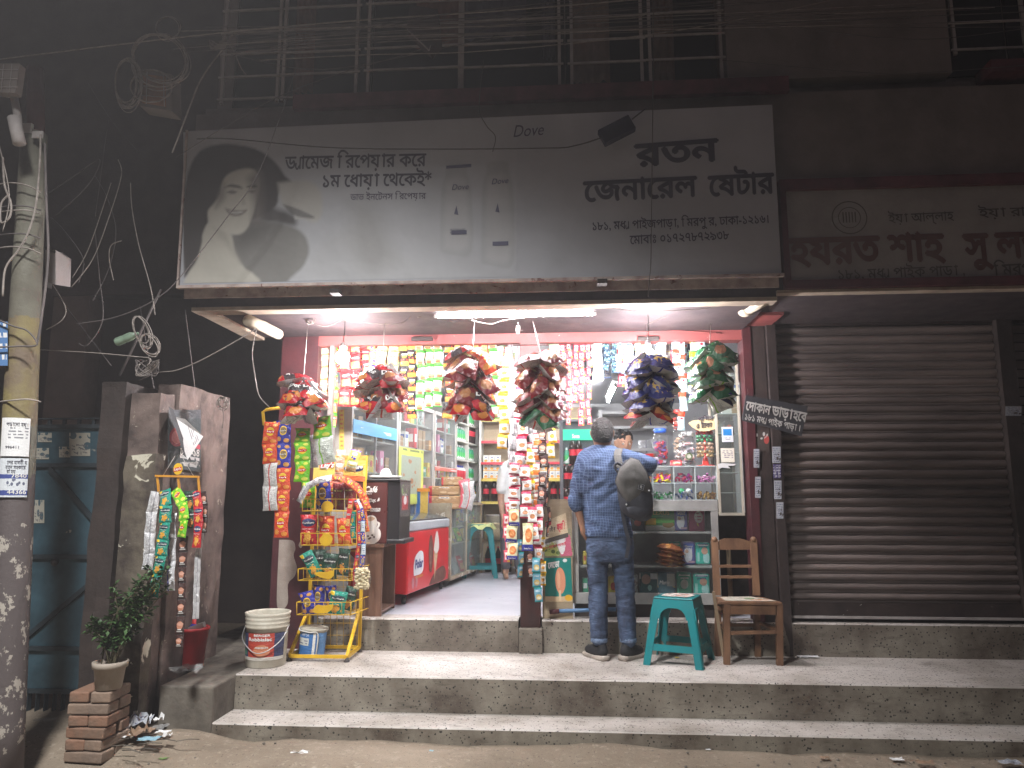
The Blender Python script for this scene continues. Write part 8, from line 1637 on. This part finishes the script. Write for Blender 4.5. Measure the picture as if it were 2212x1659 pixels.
# ================================================================ litter
m_film = glass('clear_film', (.92, .92, .92), .22, .25); m_lit = [m_pap, m_slip, grunge('brown_scrap', (.30, .20, .13), (.2, .13, .09), 20), grunge('pale_blue_scrap', (.25, .42, .5), (.2, .33, .4), 20), newmat('white_scrap', (.68, .68, .68), .8), grunge('green_scrap', (.2, .3, .1), (.12, .2, .06), 20)]
def crumple(x, y, w, h, m, label, name='paper_scrap', Z=0, lift=.5, cat='litter', seed=0, wr=.4):
    c = at(x, y, Z=Z); rnd = random.Random(seed+int(x)); n = 5; b = MB(); vs = []
    for j in range(n+1):
        for i in range(n+1):
            u, v = i/n-.5, j/n-.5; e = noise.noise(Vector((u*4, v*4, x)))
            vs.append(c+Vector((u*w*(1+.3*e), v*h*(1+.3*noise.noise(Vector((u*3, v*3, x+5)))), .006+max(0, lift*w*(.15+wr*abs(noise.noise(Vector((u*5, v*5, x+9)))))))))
    b.add(vs, [(j*(n+1)+i, j*(n+1)+i+1, (j+1)*(n+1)+i+1, (j+1)*(n+1)+i) for j in range(n) for i in range(n)], 0, [[(i/n, j/n), ((i+1)/n, j/n), ((i+1)/n, (j+1)/n), (i/n, (j+1)/n)] for j in range(n) for i in range(n)], False)
    return tag(b.build(name, m), label, cat, 'litter')
crumple(400, 1462, .20, .14, m_film, 'crumpled clear plastic bag by the red bucket', 'plastic_bag', ZP, .6, wr=.9)
for a in ((248, 1590, .13, .12, m_film, 'clear plastic wrap by the foot of the bricks'), (268, 1592, .06, .08, m_lit[4], 'crumpled white scrap in the litter heap'), (288, 1590, .07, .07, m_lit[2], 'brown orange wrapper in the litter heap'), (310, 1583, .12, .10, m_lit[2], 'pale brown torn bag in the litter heap'), (342, 1575, .09, .1, m_film, 'silver clear wrap at the right of the litter heap'), (352, 1585, .08, .05, m_lit[4], 'white paper at the right end of the litter heap'), (322, 1601, .11, .07, m_lit[3], 'flat pale blue piece in front of the litter heap'),
          (648, 1630, .10, .05, m_lit[4], 'white paper scrap on the ground left of the middle'), (931, 1626, .025, .05, m_lit[3], 'small blue scrap on the ground'), (1530, 1622, .03, .02, m_lit[4], 'tiny white scrap on the ground right of the middle'), (1938, 1644, .07, .04, m_lit[4], 'white scrap near the right front'), (1998, 1652, .09, .05, m_lit[2], 'cream torn scrap near the right front'), (1782, 1640, .05, .04, m_lit[2], 'small brown leaf scrap on the ground'), (2180, 1652, .12, .07, m_lit[1], 'printed scrap at the right edge of the ground'), (225, 1540, .05, .04, m_lit[5], 'small yellow green leaf by the gate'), (355, 1640, .05, .06, m_lit[5], 'green leaves on the ground in front of the bricks'), (95, 1560, .12, .06, m_film, 'clear film under the gate')):
    crumple(*a[:6], lift=.35, Z=.095 if a[0] < 400 and a[1] < 1605 else .004)
b = MB(); c = at(1328, 1613, Z=0); mt = Matrix.Translation(c+Vector((0, 0, .035))) @ Matrix.Rotation(R(28), 4, 'Y') @ Matrix.Rotation(R(-28), 4, 'X') @ Matrix.Rotation(R(10), 4, 'Z'); b.box((-.035, -.012, -.038), (.035, .012, .038), mt=mt); tag(b.build('white_carton', m_lit[4]), 'small white carton leaning in the gutter below the steps', 'carton', 'litter'); crumple(1300, 1612, .08, .05, m_lit[2], 'brown leaf scrap beside the white carton', lift=.5)
crumple(1745, 1420, .15, .09, m_lit[0], 'creased white paper sheet on the platform right of the chair', 'paper_sheet', ZP, .12); crumple(1463, 1423, .03, .03, newmat('gold_wrapper', (.65, .5, .04), .3), 'small gold wrapper under the stool', 'sweet_wrapper', ZP, .6); crumple(1000, 1407, .035, .03, m_lit[2], 'pink brown scrap on the platform', 'paper_scrap', ZP, .4); crumple(860, 1403, .09, .03, m_film, 'clear scrap at the foot of the step', 'paper_scrap', ZP, .3)
for k, (x, y, w_, h_, m_) in enumerate(((238, 1588, .10, .09, 0), (262, 1583, .09, .07, 4), (298, 1594, .10, .06, 2), (330, 1568, .10, .08, 4), (360, 1596, .05, .03, 4), (300, 1575, .14, .10, 1))):
    crumple(x, y, w_, h_, m_lit[m_] if m_ else m_film, ['clear wrap leaning on the brick foot', 'white tissue beside the bricks', 'brown paper piece at the front of the heap', 'white torn wrapper at the back of the heap', 'tiny white scrap right of the heap', 'grey printed scrap in the middle of the heap'][k], lift=.9, Z=.10, wr=.9)
b = MB(); rnd = random.Random(8)
for k in range(9): p = at(rnd.uniform(230, 380), rnd.uniform(1596, 1622), Z=.09); a = rnd.uniform(-.5, .9); b.tube([p, p+Vector((math.cos(a)*.07, math.sin(a)*.05, .008)), p+Vector((math.cos(a)*.13, math.sin(a)*.1, .002))], .003, 4)
tag(b.build('twigs', m_conc), 'dry twigs strewn in front of the litter heap', 'twigs', None, 'stuff')
# scattered pebbles and dirt crumbs
b = MB(); rnd = random.Random(4)
for k in range(260):
    x, y = rnd.uniform(-3.2, 3.6), rnd.uniform(3.9, 4.68); r_ = rnd.uniform(.003, .011); b.ball((x, y, .004+.02*noise.noise(Vector((x, y, 0)))), r_, 6, 0, .6)
tag(b.build('gravel', m_conc), 'small pebbles and crumbs scattered over the dirt', 'gravel', None, 'stuff')
# ================================================================ overhead cables
def cable(pts, r, m, label, group='overhead cables', n=6):
    b = MB(); b.tube(spline(pts, n), r*.8, 5); return tag(b.build('cable', m), label, 'cable', group)
def cb(pts, Y, r, m, label, group='overhead cables', n=6): return cable(ppath(pts, Y), r, m, label, group, n)
cb([(-40, 132), (0, 128), (250, 97), (505, 68), (800, 42), (1100, 22), (1500, -12)], 4.0, .005, m_cable, 'brightest cable running from the left edge up across the sign')
rnd = random.Random(21)
for k in range(20):
    x0, y0 = rnd.uniform(440, 620), rnd.uniform(55, 115); y1 = rnd.uniform(-60, 60); sg = rnd.uniform(0, 14); xm = rnd.uniform(900, 1300)
    cb([(x0-rnd.uniform(0, 120), y0+rnd.uniform(0, 12)), ((x0+xm)/2, (y0*.7+y1*.3)+sg*.6), (xm, y0*.45+y1*.55+sg), (rnd.uniform(1700, 2300), y1-10)], rnd.uniform(3.9, 4.5), rnd.uniform(.0018, .0034), m_cable if k % 6 == 0 else m_cabled, 'thin overhead cable in the loose bundle crossing the top')
cb([(560, 130), (800, 118), (1000, 113), (1250, 92), (1500, 60), (1800, 0)], 4.3, .004, m_cable, 'cable sagging below the bundle and rising to the right'); cb([(500, 118), (700, 150), (1000, 95), (1200, 55), (1300, -10)], 4.4, .003, m_cabled, 'thin cable crossing the bundle steeply')
cb([(380, 340), (560, 230), (700, 170), (900, 110), (1250, 0)], 4.4, .003, m_cabled, 'thin cable rising from the left cables to the top'); cb([(1550, 35), (1800, 70), (2000, 85), (2230, 60)], 4.5, .003, m_cabled, 'upper thin cable over the right wall'); cb([(1560, 130), (1880, 158), (2000, 157), (2230, 140)], 4.7, .003, m_cabled, 'lower thin cable over the right wall'); cb([(1500, 50), (1700, 58), (1900, 60), (2230, 58)], 4.4, .003, m_cabled, 'straight thin cable over the right wall')
cb([(1412, -20), (1411, 120), (1410, 250), (1408, 400), (1406, 560), (1403, 600), (1400, 640)], 4.6, .004, m_cabled, 'black wire hanging straight down across the shop name')
cb([(1045, 130), (1035, 230), (1050, 270), (1070, 295), (1064, 328)], 4.6, .004, m_cabled, 'loose wire end dangling over the top of the sign')
cb([(640, 150), (560, 370), (490, 470), (388, 600), (330, 650), (250, 685), (165, 700)], 4.35, .004, m_cabled, 'long dark wire running diagonally down in front of the portrait')
cb([(505, 68), (492, 92), (455, 140), (430, 180), (412, 225), (398, 262), (384, 300), (372, 330)], 4.2, .006, m_cable, 'frayed wire bunch hanging from the main cable'); cb([(492, 92), (505, 110), (520, 145), (532, 162)], 4.2, .004, m_cable, 'short frayed end right of the wire bunch')
for k in range(7): a0 = rnd.uniform(0, 6); cb([(470+18*math.cos(a0+i), 96+10*math.sin(a0*2+i*1.3)) for i in range(6)], 4.2, .003, m_cable, 'tangled wire knot under the main cable', 'tangled wire knots')
# coils
def coil(cx, cy, rx, ry, Y, n, label, m=m_cable, jit=9, r=.0032, ang=0):
    b = MB()
    for k in range(n):
        a0 = rnd.uniform(0, 6.3); jx, jy = rnd.uniform(-jit, jit), rnd.uniform(-jit, jit); pts = []
        for i in range(13):
            a = a0+i*2*math.pi/12; x, y = rx*(1+jx/60)*math.cos(a), ry*(1+jy/60)*math.sin(a); pts.append((cx+jx*.5+x*math.cos(ang)-y*math.sin(ang), cy+jy*.5+x*math.sin(ang)+y*math.cos(ang), Y+rnd.uniform(-.03, .03)))
        b.tube(spline([at(x, y, Y=Yq) for x, y, Yq in pts], 3), r, 5)
    return tag(b.build('cable_coil', m), label, 'cable coil', 'coils of spare cable')
coil(275, 180, 26, 52, 4.15, 10, 'big grey cable coil left of the hanging meter box'); coil(345, 130, 60, 55, 4.15, 7, 'wide cable coil looping over the meter box', jit=10, ang=.5); coil(330, 190, 50, 40, 4.2, 1, 'single cable loop hanging under the meter box', r=.006); coil(365, 60, 28, 24, 4.2, 2, 'small cable loop above the main cable'); coil(308, 715, 16, 34, 4.5, 6, 'dark cable coil hung on the steel rod', ang=-.4); coil(322, 745, 16, 26, 4.5, 4, 'second cable coil on the steel rod', ang=-.6)
coil(480, 870, 9, 12, 5.0, 6, 'small wire knot nailed to the side wall', r=.003); cb([(480, 880), (483, 900), (480, 925)], 5.0, .003, m_cabled, 'wire end hanging from the knot on the side wall')
t = thing('electric_meter_box', 'old metal box with an orange front hanging among the cables', 'meter box', at(335, 195, Y=4.3)); b = MB(); b.poly([at(x, y, Y=4.25) for x, y in [(301, 228), (372, 240), (370, 160), (303, 150)]], (0, -1, 0), 0, .12); b.build('body', m_grey, t)
b = MB(); b.poly([at(x, y, Y=4.245) for x, y in [(307, 222), (358, 230), (357, 165), (308, 160)]], (0, -1, 0), 0, .004); b.build('panel', grunge('rusty_orange_panel', (.42, .20, .12), (.20, .13, .10), 4, .4, .6), t)
b = MB(); b.tube(ppath([(318, 150), (316, 224)], 4.238), .003, 4); b.tube(ppath([(353, 160), (355, 230)], 4.238), .003, 4); b.tube(ppath([(306, 185), (358, 188)], 4.238), .003, 4); b.tube(ppath([(306, 206), (358, 210)], 4.238), .003, 4); b.build('grid', m_bar, t)
t = thing('junction_box', 'dark junction box hanging in the cable bundle above the windows', 'junction box', at(915, 70, Y=4.3)); b = MB(); b.poly([at(x, y, Y=4.3) for x, y in [(878, 62), (928, 108), (950, 85), (945, 20), (885, 10)]], (0, -1, 0), 0, .10); b.build('body', m_edge, t); b = MB(); b.tube(ppath([(880, 64), (927, 109), (930, 98)], 4.29), .005, 4); b.build('edge_rim', m_bar, t)
# dangling wires on the left
for pts, Y, r, m, l_ in (([(200, 650), (235, 580), (250, 500), (232, 430), (205, 380)], 4.6, .004, m_cabled, 'dark wire curving up from the junction box'), ([(104, 600), (140, 660), (135, 690), (100, 712)], 4.3, .004, m_cable, 'wire looping under the white junction box'), ([(154, 620), (200, 560), (235, 470), (262, 380), (255, 345)], 4.4, .004, m_cable, 'pale wire rising from the white junction box'), ([(156, 600), (190, 540), (225, 440), (240, 395)], 4.4, .0035, m_cable, 'second pale wire rising beside it'), ([(110, 470), (140, 500), (180, 560), (170, 610)], 4.4, .0035, m_cabled, 'dark wire looping behind the white junction box'),
    ([(282, 395), (285, 450), (300, 530), (325, 620), (335, 680)], 4.5, .004, m_cable, 'straight wire dropping to the cable coil'), ([(262, 520), (240, 530), (236, 560), (245, 605)], 4.5, .004, m_cable, 'short hooked wire end left of the coil drop'), ([(205, 500), (215, 600), (222, 690), (190, 745), (170, 742)], 4.5, .004, m_cabled, 'dark wire bending back above the gate'),
    ([(75, 755), (200, 762), (290, 770), (325, 775), (318, 790)], 4.4, .0035, m_cable, 'pale wire from the pole to the top of the pillar'), ([(553, 710), (500, 742), (430, 780), (380, 800), (340, 805), (300, 822)], 4.8, .0045, m_cable, 'white cable sagging from the canopy to the wall top'), ([(555, 708), (545, 760), (552, 820), (560, 855), (582, 880)], 4.95, .0045, m_cable, 'cable end hanging from the canopy corner'),
    ([(-5, 300), (20, 420), (6, 500)], 3.75, .004, m_cable, 'loose wire beside the pole top'), ([(190, 180), (240, 260), (300, 330)], 4.4, .003, m_cabled, 'faint wire above the gate'), ([(100, 420), (160, 380), (215, 345), (190, 400), (115, 470)], 4.3, .004, m_cabled, 'looped dark wire right of the pole'), ([(235, 260), (228, 300), (220, 360), (212, 420), (205, 470)], 4.5, .003, m_cabled, 'thin wire falling behind the junction box')):
    cb(pts, Y, r, m, l_, 'dangling wires on the left')
for k in range(9): a0 = rnd.uniform(0, 6); cb([(318+26*math.cos(a0+i*1.3), 795+18*math.sin(a0*2+i*1.7)) for i in range(6)], 4.62, .0035, m_cable if k % 2 else m_cabled, 'tangled wire on top of the pillar', 'tangled wire on the pillar')
b = MB(); b.tube(ppath([(348, 625), (258, 812)], 4.75), .008, 6); tag(b.build('steel_rod', m_cabled), 'bent steel rod leaning from the sign corner to the pillar', 'rod')
for pts, l_ in (([(302, 660), (340, 885)], 'thin steel stay crossing behind the coil'), ([(400, 670), (425, 872)], 'thin steel stay above the side wall'), ([(125, 640), (240, 790)], 'thin stay leaning over the gate')):
    cb(pts, 5.2, .005, m_cabled, l_, 'steel stays')
t = thing('hanging_bottle', 'empty green plastic bottle hanging on a wire above the pillar', 'bottle', at(272, 731, Y=4.5)); c = at(272, 731, Y=4.5); tmp = MB().lathe([(.024, -.07), (.028, -.062), (.028, -.02), (.025, -.01), (.028, 0), (.027, .04), (.016, .065), (.010, .075), (.010, .088), (.0001, .089)], 14); mt = Matrix.Translation(c) @ Matrix.Rotation(R(68), 4, 'Y')
tmp.v = [mt @ v for v in tmp.v]; tmp.build('body', grunge('cloudy_green_plastic', (.26, .36, .26), (.18, .26, .19), 14, r=.3, bump=.1), t)
# wires under the canopy
for pts, Y, l_ in (([(680, 672), (660, 688), (700, 705), (742, 690)], 5.3, 'white wire looping to the left bulb'), ([(742, 692), (860, 700), (905, 668), (950, 672)], 5.3, 'white wire from the left bulb to the tube'), ([(1020, 692), (1060, 700), (1100, 690), (1240, 676)], 5.26, 'white wire drooping under the tube light'), ([(1400, 700), (1450, 680), (1520, 665), (1600, 660)], 5.4, 'wire from the right bulb to the canopy corner'), ([(1280, 660), (1380, 672), (1500, 668), (1600, 655)], 5.1, 'thin wire sagging along the canopy')): cb(pts, Y, .0025, m_cable, l_, 'wires under the canopy')
t = thing('switch_plug', 'small white switch hanging below the tube light', 'switch', at(1119, 712, Y=5.5)); MB().lathe([(.0001, -.035), (.014, -.03), (.017, 0), (.014, .03), (.0001, .035)], 10, c=at(1119, 712, Y=5.5)).build('body', m_white, t); MB().tube([at(1119, 700, Y=5.5), at(1119, 684, Y=5.5)], .003, 4).build('wire', m_white, t)
cb([(1010, 709), (1110, 703), (1180, 701), (1300, 704), (1420, 712), (1560, 720)], 5.88, .006, m_red, 'red painted conduit along the lintel', 'wires under the canopy')
for x in (912, 1402):
    b = MB(); a = at(x-24, 736, Y=5.86); c = at(x+22, 727, Y=5.86); b.box((a.x, 5.855, a.z), (c.x, 5.888, c.z)); bevel(tag(b.build('lamp_bracket', m_brownm), 'flat grey fitting under the lintel %s' % ('left of the middle' if x < 1000 else 'beside the right bulb'), 'fitting'), .004)
m_pl = m_cream
for k, (x, y) in enumerate(((670, 690), (906, 676))): coil(x, y, 9, 8, 5.3, 4, 'small wire tangle under the canopy %s' % ['at its left end', 'left of the tube'][k], r=.0025, jit=4)
# ================================================================ thin haze box added to lift the blacks and give the lamps a glow
m_haze = bpy.data.materials.new('added_haze'); m_haze.use_nodes = True; n_ = m_haze.node_tree.nodes; n_.remove(next(q for q in n_ if q.type == 'BSDF_PRINCIPLED'))
pv = n_.new('ShaderNodeVolumePrincipled'); pv.inputs['Color'].default_value = (.9, .88, .9, 1); pv.inputs['Density'].default_value = .0075; pv.inputs['Anisotropy'].default_value = .3
m_haze.node_tree.links.new(pv.outputs[0], n_['Material Output'].inputs['Volume'])
o = MB().box((-62, -62, -1.2), (62, 62, 9.6)).build('haze', m_haze, origin=(0, 0, 0)); tag(o, kind='stuff')
tag(o, 'thin added haze glowing faintly round the lamps', 'haze')
